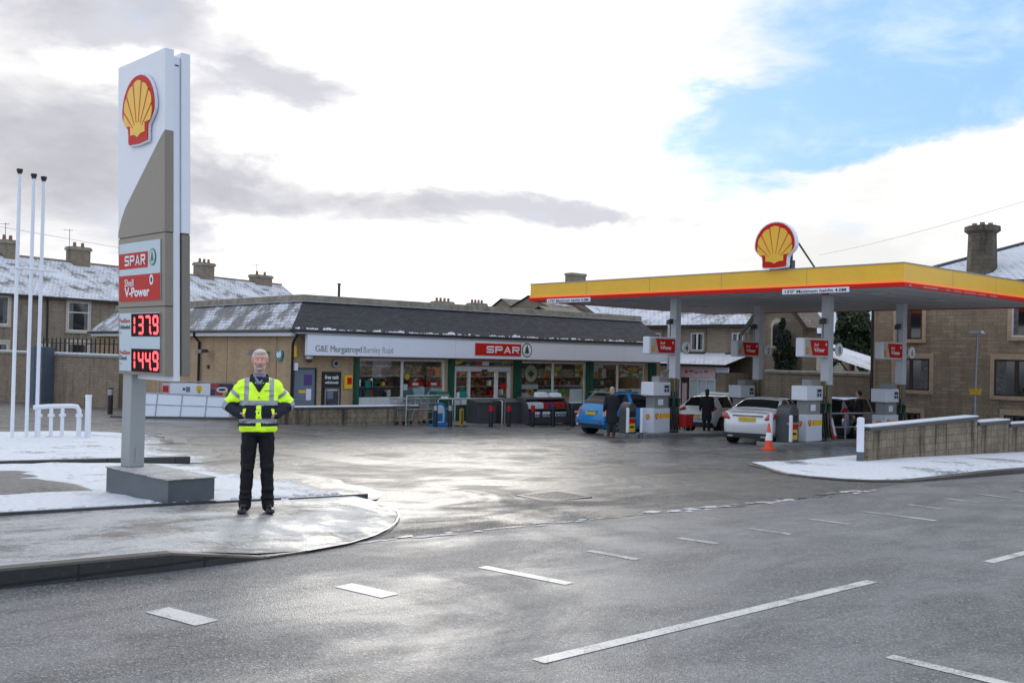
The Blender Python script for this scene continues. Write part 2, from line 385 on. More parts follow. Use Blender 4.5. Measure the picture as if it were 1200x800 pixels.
def glass(name, tint, trans, rough=.03):
    m = bpy.data.materials.new(name); m.use_nodes = True; m.node_tree.nodes.clear(); g = G(m.node_tree); MATS[name] = m
    gl = g.n('ShaderNodeBsdfGlossy'); gl.inputs['Roughness'].default_value = rough; g.put(gl.inputs[0], (.9, .93, .95))
    tr = g.n('ShaderNodeBsdfTransparent'); g.put(tr.inputs[0], tint)
    fr = g.n('ShaderNodeFresnel'); fr.inputs[0].default_value = 1.5
    mx = g.n('ShaderNodeMixShader'); g.put(mx.inputs[0], g.m('MULTIPLY', g.m('ADD', g.m('MULTIPLY', fr.outputs[0], 1 - trans), .05), g.m('SUBTRACT', 1, g.n('ShaderNodeNewGeometry').outputs['Backfacing'])))
    m.node_tree.links.new(tr.outputs[0], mx.inputs[1]); m.node_tree.links.new(gl.outputs[0], mx.inputs[2])
    o = g.n('ShaderNodeOutputMaterial'); m.node_tree.links.new(mx.outputs[0], o.inputs[0])
glass('shop_glass', (.90, .93, .92), .1)
plain('house_glass', (.015, .017, .02), .05, spec=.9, var=.3, scale=1)
plain('shop_light', (1, .95, .85), .5, emit=9.0)
def collage(name, cols, scale, stretch=(1, 1, 1), rough=.5, randomness=1.0, emit=0):
    m, g, b, o = newmat(name); v = g.scale(objc(g), *stretch)
    vo = g.n('ShaderNodeTexVoronoi', feature='F1', distance='CHEBYCHEV'); g.put(vo.inputs['Vector'], v); vo.inputs['Scale'].default_value = scale; vo.inputs['Randomness'].default_value = randomness
    sp = g.n('ShaderNodeSeparateColor'); g.put(sp.inputs[0], vo.outputs['Color'])
    r = g.n('ShaderNodeValToRGB'); g.put(r.inputs[0], sp.outputs[0]); r.color_ramp.interpolation = 'CONSTANT'
    els = r.color_ramp.elements
    els[0].color = (*cols[0], 1); els[1].position = 1 / len(cols); els[1].color = (*cols[1], 1)
    for i in range(2, len(cols)):
        e = els.new(i / len(cols)); e.color = (*cols[i], 1)
    g.put(b.inputs['Base Color'], r.outputs[0]); b.inputs['Roughness'].default_value = rough
    if emit: g.put(b.inputs['Emission Color'], r.outputs[0]); b.inputs['Emission Strength'].default_value = emit
    return m
collage('shelf_goods', [(.06, .05, .04), (.14, .07, .05), (.05, .06, .05), (.18, .16, .12), (.08, .08, .09), (.03, .03, .03), (.12, .06, .04), (.10, .09, .07)], 9, (1, 1, 1.4))
collage('door_goods', [(.26, .05, .03), (.10, .03, .02), (.35, .14, .06), (.04, .02, .015), (.20, .16, .06), (.06, .02, .02)], 6.5, (1, 1, 1.5))
collage('food_poster', [(.62, .16, .04), (.60, .36, .05), (.10, .26, .06), (.66, .62, .52), (.40, .09, .04), (.72, .45, .10)], 4.2, (1, 1, 1.6))
collage('bread_poster', [(.36, .17, .05), (.50, .28, .10), (.62, .60, .55), (.28, .11, .04), (.55, .55, .55)], 2.8)
collage('veg_poster', [(.10, .30, .08), (.60, .62, .60), (.35, .42, .10), (.62, .64, .62), (.50, .20, .08)], 3.2)
collage('banner_print', [(.05, .05, .09), (.40, .05, .06), (.55, .45, .05), (.10, .14, .10), (.62, .62, .62), (.25, .14, .10), (.03, .03, .04)], 3.4)
collage('stand_goods', [(.20, .20, .42), (.55, .58, .72), (.12, .10, .25), (.45, .10, .10), (.60, .60, .64)], 9, (1, 1, 1.2))

# ------------------------------------------------------------ geometry helpers
def gz(X, Y):
    X = min(max(X, -60), 70); Y = min(Y, 70)
    return -.1 - .0255 * (X - 5) - .018 * max(0, Y - 9)

class MB:
    def __init__(s): s.v = []; s.f = []; s.mi = []; s.sm = []; s.mats = []; s.cur = 0; s.uvs = {}
    def m(s, name):
        if name not in s.mats: s.mats.append(name)
        s.cur = s.mats.index(name); return s
    def add(s, verts, faces, smooth=False):
        o = len(s.v); s.v += [tuple(v) for v in verts]
        for f in faces: s.f.append(tuple(i + o for i in f)); s.mi.append(s.cur); s.sm.append(smooth)
        return s
    def box(s, x0, x1, y0, y1, z0, z1):
        v = [(x, y, z) for z in (z0, z1) for y in (y0, y1) for x in (x0, x1)]
        return s.add(v, [(0, 2, 3, 1), (4, 5, 7, 6), (0, 1, 5, 4), (2, 6, 7, 3), (0, 4, 6, 2), (1, 3, 7, 5)])
    def hexa(s, b, t):   # bottom quad, top quad, counter-clockwise from above
        return s.add(list(b) + list(t), [(3, 2, 1, 0), (4, 5, 6, 7), (0, 1, 5, 4), (1, 2, 6, 5), (2, 3, 7, 6), (3, 0, 4, 7)])
    def cyl(s, p0, p1, r0, r1=None, n=12, smooth=True, cap=True):
        r1 = r0 if r1 is None else r1
        p0 = Vector(p0); p1 = Vector(p1); a = (p1 - p0).normalized()
        u = a.orthogonal().normalized(); w = a.cross(u)
        v = []
        for p, r in ((p0, r0), (p1, r1)):
            for i in range(n):
                t = 2 * math.pi * i / n; v.append(p + (u * math.cos(t) + w * math.sin(t)) * r)
        s.add(v, [(i, (i + 1) % n, n + (i + 1) % n, n + i) for i in range(n)], smooth)
        if cap: s.add(v[:n], [tuple(range(n))[::-1]]); s.add(v[n:], [tuple(range(n))])
        return s
    def tube(s, pts, r, n=8):
        pts = [Vector(p) for p in pts]
        rings = []
        prev = None
        for i, p in enumerate(pts):
            d = (pts[min(i + 1, len(pts) - 1)] - pts[max(i - 1, 0)]).normalized()
            u = d.orthogonal().normalized() if prev is None else (prev - d * prev.dot(d)).normalized()
            prev = u; w = d.cross(u)
            rings.append([p + (u * math.cos(2 * math.pi * k / n) + w * math.sin(2 * math.pi * k / n)) * r for k in range(n)])
        v = [q for rg in rings for q in rg]; f = []
        for i in range(len(pts) - 1):
            for k in range(n): f.append((i * n + k, i * n + (k + 1) % n, (i + 1) * n + (k + 1) % n, (i + 1) * n + k))
        s.add(v, f, True); s.add(rings[0], [tuple(range(n))[::-1]]); s.add(rings[-1], [tuple(range(n))])
        return s
    def sphere(s, c, r, n=12, sz=(1, 1, 1)):
        v = []; f = []
        m_ = n // 2
        for i in range(m_ + 1):
            th = math.pi * i / m_
            for k in range(n):
                ph = 2 * math.pi * k / n
                v.append((c[0] + r * sz[0] * math.sin(th) * math.cos(ph), c[1] + r * sz[1] * math.sin(th) * math.sin(ph), c[2] + r * sz[2] * math.cos(th)))
        for i in range(m_):
            for k in range(n): f.append((i * n + k, (i + 1) * n + k, (i + 1) * n + (k + 1) % n, i * n + (k + 1) % n))
        return s.add(v, f, True)
    def prism(s, pts, o, xd, yd, depth):
        """polygon pts in plane (o, xd, yd), thickness depth along xd x yd"""
        o = Vector(o); xd = Vector(xd); yd = Vector(yd); nn = xd.cross(yd)
        a = [o + xd * p[0] + yd * p[1] for p in pts]; b = [q + nn * depth for q in a]; n = len(pts)
        s.add(a + b, [tuple(range(n))[::-1], tuple(range(n, 2 * n))] + [(i, (i + 1) % n, n + (i + 1) % n, n + i) for i in range(n)])
        return s
    def text(s, txt, o, xd, yd, h, width=None, depth=.003, bold=0., align='L', shear=0):
        cu = bpy.data.curves.new('t', 'FONT'); cu.body = txt; cu.size = 1; cu.offset = bold; cu.shear = shear; cu.resolution_u = 3
        ob = bpy.data.objects.new('t', cu); COL.objects.link(ob)
        bpy.context.view_layer.update()
        dg = bpy.context.evaluated_depsgraph_get()
        me = bpy.data.meshes.new_from_object(ob.evaluated_get(dg))
        co = np.array([v.co[:] for v in me.vertices]); fs = [tuple(p.vertices) for p in me.polygons]
        bpy.data.objects.remove(ob); bpy.data.curves.remove(cu); bpy.data.meshes.remove(me)
        x0, x1 = co[:, 0].min(), co[:, 0].max()
        sy = h / .72; sxx = (width / (x1 - x0)) if width else sy
        off = {'L': 0, 'C': -.5 * (x1 - x0) * sxx, 'R': -(x1 - x0) * sxx}[align]
        o = Vector(o); xd = Vector(xd); yd = Vector(yd); nn = xd.cross(yd)
        vv = [o + xd * ((c[0] - x0) * sxx + off) + yd * (c[1] * sy) + nn * depth for c in co]
        s.add(vv, fs); return s
    def build(s, name, parent=None, loc=None, bevel=0, seg=2, label=None):
        me = bpy.data.meshes.new(name); me.from_pydata(s.v, [], s.f)
        for nm in s.mats: me.materials.append(MATS[nm])
        me.polygons.foreach_set('material_index', s.mi); me.polygons.foreach_set('use_smooth', s.sm)
        uv = me.uv_layers.new(name='UVMap')
        for p in me.polygons:
            nx, ny, nz = p.normal
            horiz = math.hypot(nx, ny)
            if horiz > .35:
                tx, ty = -ny / horiz, nx / horiz; k = 1 / max(.3, horiz)
                for li in p.loop_indices:
                    c = me.vertices[me.loops[li].vertex_index].co; uv.data[li].uv = (c.x * tx + c.y * ty, c.z * k)
            else:
                for li in p.loop_indices:
                    c = me.vertices[me.loops[li].vertex_index].co; uv.data[li].uv = (c.x, c.y)
        ob = bpy.data.objects.new(name, me); COL.objects.link(ob)
        if parent: ob.parent = parent
        if loc: ob.location = loc
        if bevel:
            md = ob.modifiers.new('b', 'BEVEL'); md.width = bevel; md.segments = seg; md.limit_method = 'ANGLE'; md.angle_limit = .6; md.harden_normals = False
        if label: ob['label'] = label
        return ob
def tag(o, label, cat, group=None):
    o['label'] = label; o['category'] = cat
    if group: o['group'] = group
    return o
def thing(name, label, cat, loc=(0, 0, 0), rz=0, group=None):
    o = bpy.data.objects.new(name, None); COL.objects.link(o); o.empty_display_size = .2
    o.location = loc; o.rotation_euler = (0, 0, rz)
    return tag(o, label, cat, group)
def struct(o, kind='structure'): o['kind'] = kind; return o
def dup(root, loc, rz, label, group=None):
    r = root.copy(); COL.objects.link(r); r.location = loc; r.rotation_euler = (0, 0, rz); r['label'] = label
    if group: r['group'] = group
    for ch in list(root.children):
        c = ch.copy(); COL.objects.link(c); c.parent = r
        for q in list(ch.children):
            d = q.copy(); COL.objects.link(d); d.parent = c
    return r
X_, Y_, Z_ = (1, 0, 0), (0, 1, 0), (0, 0, 1)
NY = (0, -1, 0)

# ============================================================ SETTING
def sheet(name, polys, mat, off, kindname='structure', skirt=0):
    """polys: list of vertex loops (x, y[, extra height]); laid on the sloping ground at height off"""
    mb = MB().m(mat)
    for loop in polys:
        v = [(p[0], p[1], gz(p[0], p[1]) + off + (p[2] if len(p) > 2 else 0)) for p in loop]
        mb.add(v, [tuple(range(len(v)))])
    return struct(mb.build(name), kindname)
def gridsheet(name, xs, ys, mat, off):
    mb = MB().m(mat); v = [(x, y, gz(x, y) + off) for y in ys for x in xs]; n = len(xs)
    mb.add(v, [(j * n + i, j * n + i + 1, (j + 1) * n + i + 1, (j + 1) * n + i) for j in range(len(ys) - 1) for i in range(n - 1)])
    return struct(mb.build(name))
gridsheet('ground', [-900, -60, 5, 70, 1500], [-900, 9, 70, 1800], 'snow_thin', -.30)
# road / forecourt meet along a line that bends slightly
SEAM = [(-60, 8.30), (4.3, 8.30), (5.3, 8.5), (7.3, 8.62), (10.5, 8.6), (13, 8.65), (15.7, 8.8), (17.5, 9.2), (70, 9.3)]
def seam_y(x):
    for a, b in zip(SEAM, SEAM[1:]):
        if a[0] <= x <= b[0]: return a[1] + (b[1] - a[1]) * (x - a[0]) / (b[0] - a[0])
    return 9.3
def band(name, xs, ylo, yhi, ny, mat, off, extra=None):
    mb = MB().m(mat); v = []; n = len(xs)
    for j in range(ny + 1):
        for x in xs:
            y = ylo(x) + (yhi(x) - ylo(x)) * j / ny
            v.append((x, y, gz(x, y) + off + (extra(x, y) if extra else 0)))
    mb.add(v, [(j * n + i, j * n + i + 1, (j + 1) * n + i + 1, (j + 1) * n + i) for j in range(ny) for i in range(n - 1)], bool(extra))
    return mb
xs = [-60, 4.3, 5.3, 7.3, 10.5, 13, 15.7, 17.5, 70]
struct(band('road', xs, lambda x: -40, seam_y, 1, 'road', 0).build('road'))
mb = band('forecourt', xs, seam_y, lambda x: 9.4, 1, 'forecourt', 0)
n = len(xs); v = []
for y in (9.4, 14, 20, 27, 35, 45, 70):
    for x in xs: v.append((x, y, gz(x, y)))
mb.add(v, [(j * n + i, j * n + i + 1, (j + 1) * n + i + 1, (j + 1) * n + i) for j in range(6) for i in range(n - 1)])
struct(mb.build('forecourt'))
# broken ice and grit along the seam in the dip of the drop kerb
rnd = random.Random(3)
mb = MB().m('snow_thin')
def blotch(mb, x, y, rx, ry, off, r=rnd, n=11, edge=.35):
    pts = []
    for i in range(n):
        a = 2 * math.pi * i / n; q = 1 - edge + edge * 2 * r.random() * .8
        px, py = x + math.cos(a) * rx * q, y + math.sin(a) * ry * q; pts.append((px, py, gz(px, py) + off))
    mb.add(pts, [tuple(range(n))])
for i in range(46):
    x = 5.6 + i * .235 + rnd.uniform(-.1, .1)
    blotch(mb, x, seam_y(x) + rnd.uniform(-.09, .09), rnd.uniform(.05, .22), rnd.uniform(.02, .05), .004 + .0004 * (i % 7))
for i in range(16):
    x = 10.2 + i * .36 + rnd.uniform(-.1, .1)
    blotch(mb, x, seam_y(x) + .05 + rnd.uniform(-.05, .09), rnd.uniform(.08, .25), rnd.uniform(.03, .08), .008 + .0004 * (i % 7))
struct(mb.build('ice_patches'), 'stuff')
def ragged(pts, amp, r=random.Random(5)):
    out = []
    for a, b in zip(pts, pts[1:] + pts[:1]):
        L = math.hypot(b[0] - a[0], b[1] - a[1]); n_ = max(1, int(L / .5)) if L < 14 else max(1, int(L / 4))
        for k in range(n_): out.append((a[0] + (b[0] - a[0]) * k / n_ + r.uniform(-amp, amp), a[1] + (b[1] - a[1]) * k / n_ + r.uniform(-amp, amp) * .6))
    return out
# potholes and worn patches
mb = MB().m('gutter_black')
def crackline(mb, pts, w, off=.004):
    for k, (a, b) in enumerate(zip(pts, pts[1:])):
        d = Vector((b[0] - a[0], b[1] - a[1], 0)).normalized(); nn = Vector((-d.y, d.x, 0))
        q = [Vector((a[0], a[1], 0)) + nn * w, Vector((a[0], a[1], 0)) - nn * w, Vector((b[0], b[1], 0)) - nn * w * .8, Vector((b[0], b[1], 0)) + nn * w * .8]
        mb.add([(p.x, p.y, gz(p.x, p.y) + off) for p in q], [(0, 1, 2, 3)])
def wig(x0, y0, x1, y1, n, amp, r=rnd):
    return [(x0 + (x1 - x0) * i / n + r.uniform(-amp, amp), y0 + (y1 - y0) * i / n + r.uniform(-amp, amp)) for i in range(n + 1)]
crackline(mb, wig(13.0, 19.2, 14.9, 17.6, 9, .08), .035)
crackline(mb, wig(12.2, 20.1, 13.4, 19.4, 6, .08), .02)
crackline(mb, wig(15.9, 15.4, 16.9, 14.9, 8, .1), .03)
crackline(mb, wig(16.1, 15.9, 17.0, 15.2, 6, .08), .02)
crackline(mb, wig(7.6, 10.9, 8.6, 10.0, 6, .05), .008)
crackline(mb, wig(19.8, 17.0, 22.6, 15.6, 8, .06), .015)
struct(mb.build('surface_cracks'))
mb = MB().m('tar_patch'); rp = random.Random(21)
def rpoly(mb, x0, y0, x1, y1, off, amp=.06):
    pts = ragged([(x0, y0), (x1, y0 + .1), (x1 + .15, y1), (x0 - .1, y1 - .1)], amp, rp); mb.add([(p[0], p[1], gz(*p) + off) for p in pts], [tuple(range(len(pts)))])
rpoly(mb, 14.0, 12.6, 16.3, 14.0, .003); rpoly(mb, 20.2, 20.5, 23.4, 21.6, .003); rpoly(mb, 10.6, 16.4, 11.5, 20.6, .003, .04); rpoly(mb, 17.5, 24.0, 21.8, 24.7, .003)
struct(mb.build('tar_patches'))
# drain grating in the entrance
mb = MB().m('dark_metal')
cx0, cy0 = 10.19, 10.64
for i in range(9):
    a = -.36 + i * .09
    mb.hexa([(cx0 + a, cy0 - .3, gz(cx0, cy0) + .002), (cx0 + a + .05, cy0 - .3, gz(cx0, cy0) + .002), (cx0 + a + .05, cy0 + .3, gz(cx0, cy0) + .002), (cx0 + a, cy0 + .3, gz(cx0, cy0) + .002)],
            [(cx0 + a, cy0 - .3, gz(cx0, cy0) + .012), (cx0 + a + .05, cy0 - .3, gz(cx0, cy0) + .012), (cx0 + a + .05, cy0 + .3, gz(cx0, cy0) + .012), (cx0 + a, cy0 + .3, gz(cx0, cy0) + .012)])
fr = MB().m('dark_metal')
for (x0, x1, y0, y1) in ((-.42, .44, -.37, -.31), (-.42, .44, .31, .37), (-.42, -.37, -.31, .31), (.39, .44, -.31, .31)):
    fr.box(cx0 + x0, cx0 + x1, cy0 + y0, cy0 + y1, gz(cx0, cy0) - .02, gz(cx0, cy0) + .014)
dr = thing('drain_cover', 'slotted metal drain cover set in the wet entrance surface', 'drain cover')
mb.build('grating', dr); fr.build('frame', dr)

# ---- road markings
def mark(mb, a, b, w, off=.004, ends=None):
    d = Vector((b[0] - a[0], b[1] - a[1], 0)).normalized(); nn = Vector((-d.y, d.x, 0)) * w / 2
    q = [Vector((*a, 0)) + nn, Vector((*a, 0)) - nn, Vector((*b, 0)) - nn, Vector((*b, 0)) + nn]
    mb.add([(p.x, p.y, gz(p.x, p.y) + off) for p in q], [(0, 1, 2, 3)])
mb = MB().m('road_paint')
for k in range(-4, 9):
    x0 = 4.22 + k * 6.45; mark(mb, (x0, 4.51 + .0358 * k), (x0 + 4.34, 4.69 + .035 * k), .11)
mark(mb, (6.28, 3.31), (6.42, 1.2), .12)
mark(mb, (4.33, 6.95), (4.44, 6.44), .20); mark(mb, (2.79, 6.92), (2.93, 6.40), .20); mark(mb, (5.81, 6.98), (6.0, 6.04), .13)
mb.m('road_paint_faded')
for a, b in (((1.2, 6.9), (1.3, 6.35)), ((8.83, 7.17), (8.91, 6.70)), ((10.22, 7.21), (10.31, 6.68)), ((11.72, 7.33), (11.81, 6.80)), ((13.24, 7.40), (13.34, 6.39)), ((14.75, 7.51), (14.79, 6.99)), ((16.28, 7.62), (16.23, 7.08)), ((17.63, 7.65), (17.51, 7.10)), ((19.1, 7.7), (19.0, 7.15)), ((20.6, 7.75), (20.5, 7.2))):
    mark(mb, a, b, .13)
mark(mb, (7.31, 7.09), (7.39, 6.50), .12)
mb.m('road_paint_faint'); mark(mb, (17.6, 14.3), (18.9, 12.9), .1); mark(mb, (15.9, 14.2), (17.0, 13.3), .1)
struct(mb.build('road_markings'))

# ---- near pavement with kerb curving into the entrance
KERB = [(-60, 8.10), (-20, 8.10), (0, 8.10), (2.1, 8.10), (3.40, 8.12), (4.27, 8.22), (4.8, 8.32), (5.3, 8.47), (5.75, 8.72), (6.15, 9.04), (6.5, 9.4), (6.82, 9.8), (7.12, 10.25), (7.33, 10.75), (7.42, 11.2)]
def kh(x): return .15 if x < 3.4 else (.15 - .13 * min(1, (x - 3.4) / .90))
def hpave(d, x): return kh(x) + (.12 - kh(x)) * min(1, d / .9)
mb = MB().m('icy_pavement')
rows = []
for i, (x, y) in enumerate(KERB):
    bx = x if x < 4.0 else 4.0 + (x - 4.0) * .93; by = 11.2
    if x > 6.9: bx = x - .02
    rows.append([(x + (bx - x) * t, y + (by - y) * t) for t in ((.04 if x < 4.3 else .0), .12, .3, .6, 1)])
v = []; f = []
for i, r in enumerate(rows):
    for p in r:
        d = math.hypot(p[0] - KERB[i][0], p[1] - KERB[i][1]); v.append((p[0], p[1], gz(*p) + hpave(d, KERB[i][0])))
nr = len(rows)
for i in range(nr - 1):
    for j in range(4): f.append((i * 5 + j, (i + 1) * 5 + j, (i + 1) * 5 + j + 1, i * 5 + j + 1))
mb.add(v, f, True); struct(mb.build('pavement_near'))
mb = MB().m('kerb_stone')
def kerbrun(mb, pts, hfun, w=.13):
    """pts front edge; kerb body behind to the left of the running direction"""
    P_ = []
    for i, (x, y) in enumerate(pts):
        a = Vector((*pts[max(0, i - 1)], 0)); b = Vector((*pts[min(len(pts) - 1, i + 1)], 0)); d = (b - a).normalized(); nn = Vector((-d.y, d.x, 0))
        h = hfun(x); z = gz(x, y)
        q = Vector((x, y, 0))
        fr_ = q; tp = q + nn * .02; bk = q + nn * w
        P_.append([(fr_.x, fr_.y, z - .15), (fr_.x, fr_.y, z + h - .015), (tp.x, tp.y, z + h), (bk.x, bk.y, z + h + .002), (bk.x, bk.y, z - .15)])
    for a, b in zip(P_, P_[1:]):
        mb.add(a + b, [(k, 5 + k, 6 + k, k + 1) for k in range(4)], False)
fine_pts = []
for a, b in zip(KERB, KERB[1:]):
    n_ = max(1, int((b[0] - a[0]) / 2)) if b[0] - a[0] > 4 else 1
    for k in range(n_): fine_pts.append((a[0] + (b[0] - a[0]) * k / n_, a[1] + (b[1] - a[1]) * k / n_))
fine_pts.append(KERB[-1])
kerbrun(mb, [p for p in fine_pts if p[0] < 4.9], kh)
mb.m('gutter_black'); crackline(mb, [(p[0] + .03, p[1] - .005) for p in fine_pts if p[0] > 4.2], .013, .028)
struct(mb.build('kerb_near'))
# edging line between pavement and snowy verge, and the far verge kerb
mb = MB().m('dark_metal')
for (x0, x1, y, w, h) in ((-60, 4.25, 11.2, .06, .15), (4.25, 5.2, 11.22, .06, .148), (5.2, 6.05, 11.2, .05, .142), (6.15, 7.3, 11.16, .04, .136)):
    mb.hexa([(x0, y, gz(x0, y) - .1), (x1, y, gz(x1, y) - .1), (x1, y + w, gz(x1, y) - .1), (x0, y + w, gz(x0, y) - .1)], [(x0, y, gz(x0, y) + h), (x1, y, gz(x1, y) + h), (x1, y + w, gz(x1, y) + h), (x0, y + w, gz(x0, y) + h)])
mb.m('kerb_stone')
for k in range(30):
    x0 = 7.64 - k * 1.5; x1 = x0 - 1.48; y = 17.6
    mb.hexa([(x1, y, gz(x1, y) - .1), (x0, y, gz(x0, y) - .1), (x0, y + .13, gz(x0, y) - .1), (x1, y + .13, gz(x1, y) - .1)], [(x1, y, gz(x1, y) + .15), (x0, y, gz(x0, y) + .15), (x0, y + .13, gz(x0, y) + .15), (x1, y + .13, gz(x1, y) + .15)])
struct(mb.build('edging_kerbs'))
# snowy verge (thin uneven layer of snow with a ragged edge)
def snowfield(name, outline, mat, h, rim=.35):
    bm = bmesh.new()
    vs = [bm.verts.new((x, y, 0)) for x, y in outline]; bm.faces.new(vs)
    bmesh.ops.triangulate(bm, faces=bm.faces[:])
    for _ in range(5): bmesh.ops.subdivide_edges(bm, edges=[e for e in bm.edges if e.calc_length() > .45], cuts=1, use_grid_fill=False)
    bmesh.ops.triangulate(bm, faces=bm.faces[:])
    bnd = set(v for e in bm.edges if e.is_boundary for v in e.verts)
    for v in bm.verts:
        tp_ = max(0., min(1., (7.9 + max(0, v.co.y - 17.7) * .25 - v.co.x) / 1.9)); v.co.z = gz(v.co.x, v.co.y) + ((.005 + (h - .03) * tp_ * .9) if v in bnd else .006 + (h - .006) * tp_ + tp_ * .045 * (mnoise.noise(Vector((v.co.x * 1.1, v.co.y * 1.1, 3))) + .5 * mnoise.noise(Vector((v.co.x * 3.1, v.co.y * 3.1, 7)))))
    mb = MB().m(mat)
    idx = {v: i for i, v in enumerate(bm.verts)}
    mb.add([v.co[:] for v in bm.verts], [tuple(idx[v] for v in f.verts) for f in bm.faces], True); bm.free()
    return struct(mb.build(name))
E1 = [(-40, 11.27), (7.25, 11.22)]
snowfield('verge_front', [(-40, 11.27), (-10, 11.27), (0, 11.27), (3, 11.27), (5, 11.27), (7.2, 11.25)] + ragged([(7.6, 11.4), (8.2, 12.2), (8.5, 13.5), (8.6, 15), (8.5, 16.5), (8.2, 17.5)], .12)[:-4] + [(7.55, 17.55), (4, 17.55), (0, 17.55), (-10, 17.55), (-40, 17.55)], 'snow_verge', .125)
snowfield('verge_back', [(-40, 17.74), (-10, 17.74), (0, 17.74), (4, 17.74), (7.6, 17.74)] + ragged([(8.6, 18.2), (9.3, 20), (9.9, 22.5), (10.8, 25), (11.2, 27.6)], .15)[:-4] + [(9.3, 27.6), (6, 27.0), (0, 26.6), (-10, 26.4), (-40, 26.4)], 'snow_verge', .13)
gp = [(-40, 13.3), (-10, 13.3)] + ragged([(0, 13.25), (4.35, 13.2), (4.5, 14.0), (4.3, 15.0), (4.6, 15.9), (4.3, 16.25), (0, 16.3)], .10)[:-1] + [(-10, 16.3), (-40, 16.3)]
snowfield('verge_gravel', gp, 'gravel_strip', .150)
mb = MB().m('snow'); rc = random.Random(17)
for i in range(150):
    x = rc.uniform(2.2, 7.0); y = 11.32 + abs(rc.gauss(0, .12)); r_ = rc.uniform(.012, .045)
    if 4.5 < x < 5.4 and rc.random() < .4: y = rc.uniform(11.3, 11.4)
    mb.sphere((x, y, gz(x, y) + .125), r_, 7, (rc.uniform(1, 1.7), rc.uniform(.8, 1.3), .55))
for i in range(120):
    x = rc.uniform(18.3, 34); y = 9.5 + abs(rc.gauss(0, .16)); r_ = rc.uniform(.015, .06)
    mb.sphere((x, y, gz(x, y) + min(.11, .035 + (x - 18.6) * .03) + .01), r_, 7, (rc.uniform(1, 1.8), rc.uniform(.8, 1.3), .5))
struct(mb.build('snow_clumps'), 'stuff')
# right-hand pavement under snow
RK = [(18.75, 13.3), (18.3, 12.5), (17.75, 11.9), (17.3, 11.3), (17.15, 10.7), (17.25, 10.1), (17.6, 9.65), (18.3, 9.38), (19.5, 9.3), (22, 9.3), (26, 9.3), (32, 9.3), (70, 9.3)]
mb = MB().m('kerb_stone'); kerbrun(mb, RK, lambda x: .035 if x < 18.6 else min(.11, .035 + (x - 18.6) * .03)); struct(mb.build('kerb_right'))
mb = MB().m('snow_clean'); v = []; f = []
for i, (x, y) in enumerate(RK):
    bx, by = (19.2 + i * .25, 13.3) if x < 19.5 else (x + 2.2, 13.3)
    k0 = .13 / max(.2, math.hypot(bx - x, by - y)); h0 = .035 if x < 18.6 else min(.11, .035 + (x - 18.6) * .03)
    for t in (k0, .3, .6, 1): v.append((x + (bx - x) * t, y + (by - y) * t, gz(x + (bx - x) * t, y + (by - y) * t) + h0 + (.03 if t > .2 else .004)))
for i in range(len(RK) - 1):
    for j in range(3): f.append((i * 4 + j, (i + 1) * 4 + j, (i + 1) * 4 + j + 1, i * 4 + j + 1))
mb.add(v, f, True); struct(mb.build('pavement_right'))
# store apron, slightly raised, darker
struct(MB().m('concrete').hexa([(24.2, 30.9, gz(24.2, 30.9) - .05), (40, 30.9, gz(40, 30.9) - .05), (40, 33.5, gz(40, 33.5) - .05), (24.2, 33.5, gz(24.2, 33.5) - .05)],
       [(24.2, 30.9, gz(24.2, 30.9) + .05), (40, 30.9, gz(40, 30.9) + .05), (40, 33.5, gz(40, 33.5) + .06), (24.2, 33.5, gz(24.2, 33.5) + .06)]).build('store_apron'))

# ============================================================ STORE
SX, SY, EX = 18.46, 33.5, 39.5
st = thing('convenience_store', 'long single-storey brick shop with dark slate mansard roof and white sign board', 'shop', (SX, SY, -1.3))
L = EX - SX            # local: x 0..L, y 0..DEP, z from -1.3
DEP = 21.5
def zl(z): return z + 1.3
ct = dict(
    door=(.05, .96), atm=(1.22, 2.05), win1=(2.87, 7.16), entr=(7.67, 10.85), win2=(11.46, 15.62), win3=(16.03, 19.86))
wb = MB().m('store_brick')
# front wall pieces around the openings, brick 0.3 thick
def wallpiece(x0, x1, z0, z1): wb.box(x0, x1, 0, .3, zl(z0), zl(z1))
ZT = 2.62; ZO = 1.56
wallpiece(0, .05, -2.2, ZT); wallpiece(.05, .96, 1.14, ZT); wallpiece(.96, 2.87, -2.2, ZT)
wallpiece(2.87, 7.16, -2.2, -.28); wallpiece(2.87, 7.16, ZO, ZT); wallpiece(7.16, 7.67, -2.2, ZT)
wallpiece(7.67, 10.85, 1.30, ZT); wallpiece(10.85, 11.46, -2.2, ZT); wallpiece(11.46, 15.62, -2.2, -.75); wallpiece(11.46, 15.62, ZO, ZT)
wallpiece(15.62, 16.03, -2.2, ZT); wallpiece(16.03, 19.86, -2.2, -.75); wallpiece(16.03, 19.86, ZO, ZT); wallpiece(19.86, L, -2.2, ZT)
wb.box(0, .3, .3, DEP, zl(-2.2), zl(ZT)); wb.box(L - .3, L, .3, DEP, zl(-2.2), zl(ZT)); wb.box(.3, L - .3, DEP - .3, DEP, zl(-2.2), zl(ZT))
wb.m('concrete').box(.3, L - .3, .3, DEP - .3, zl(-1.15), zl(-1.05))
wb.m('dark_metal').box(-.004, .0, 1.3, 1.34, zl(-1), zl(2.5)).box(-.004, 0, 5.6, 5.64, zl(-1), zl(2.5))
wb.build('wall', st)
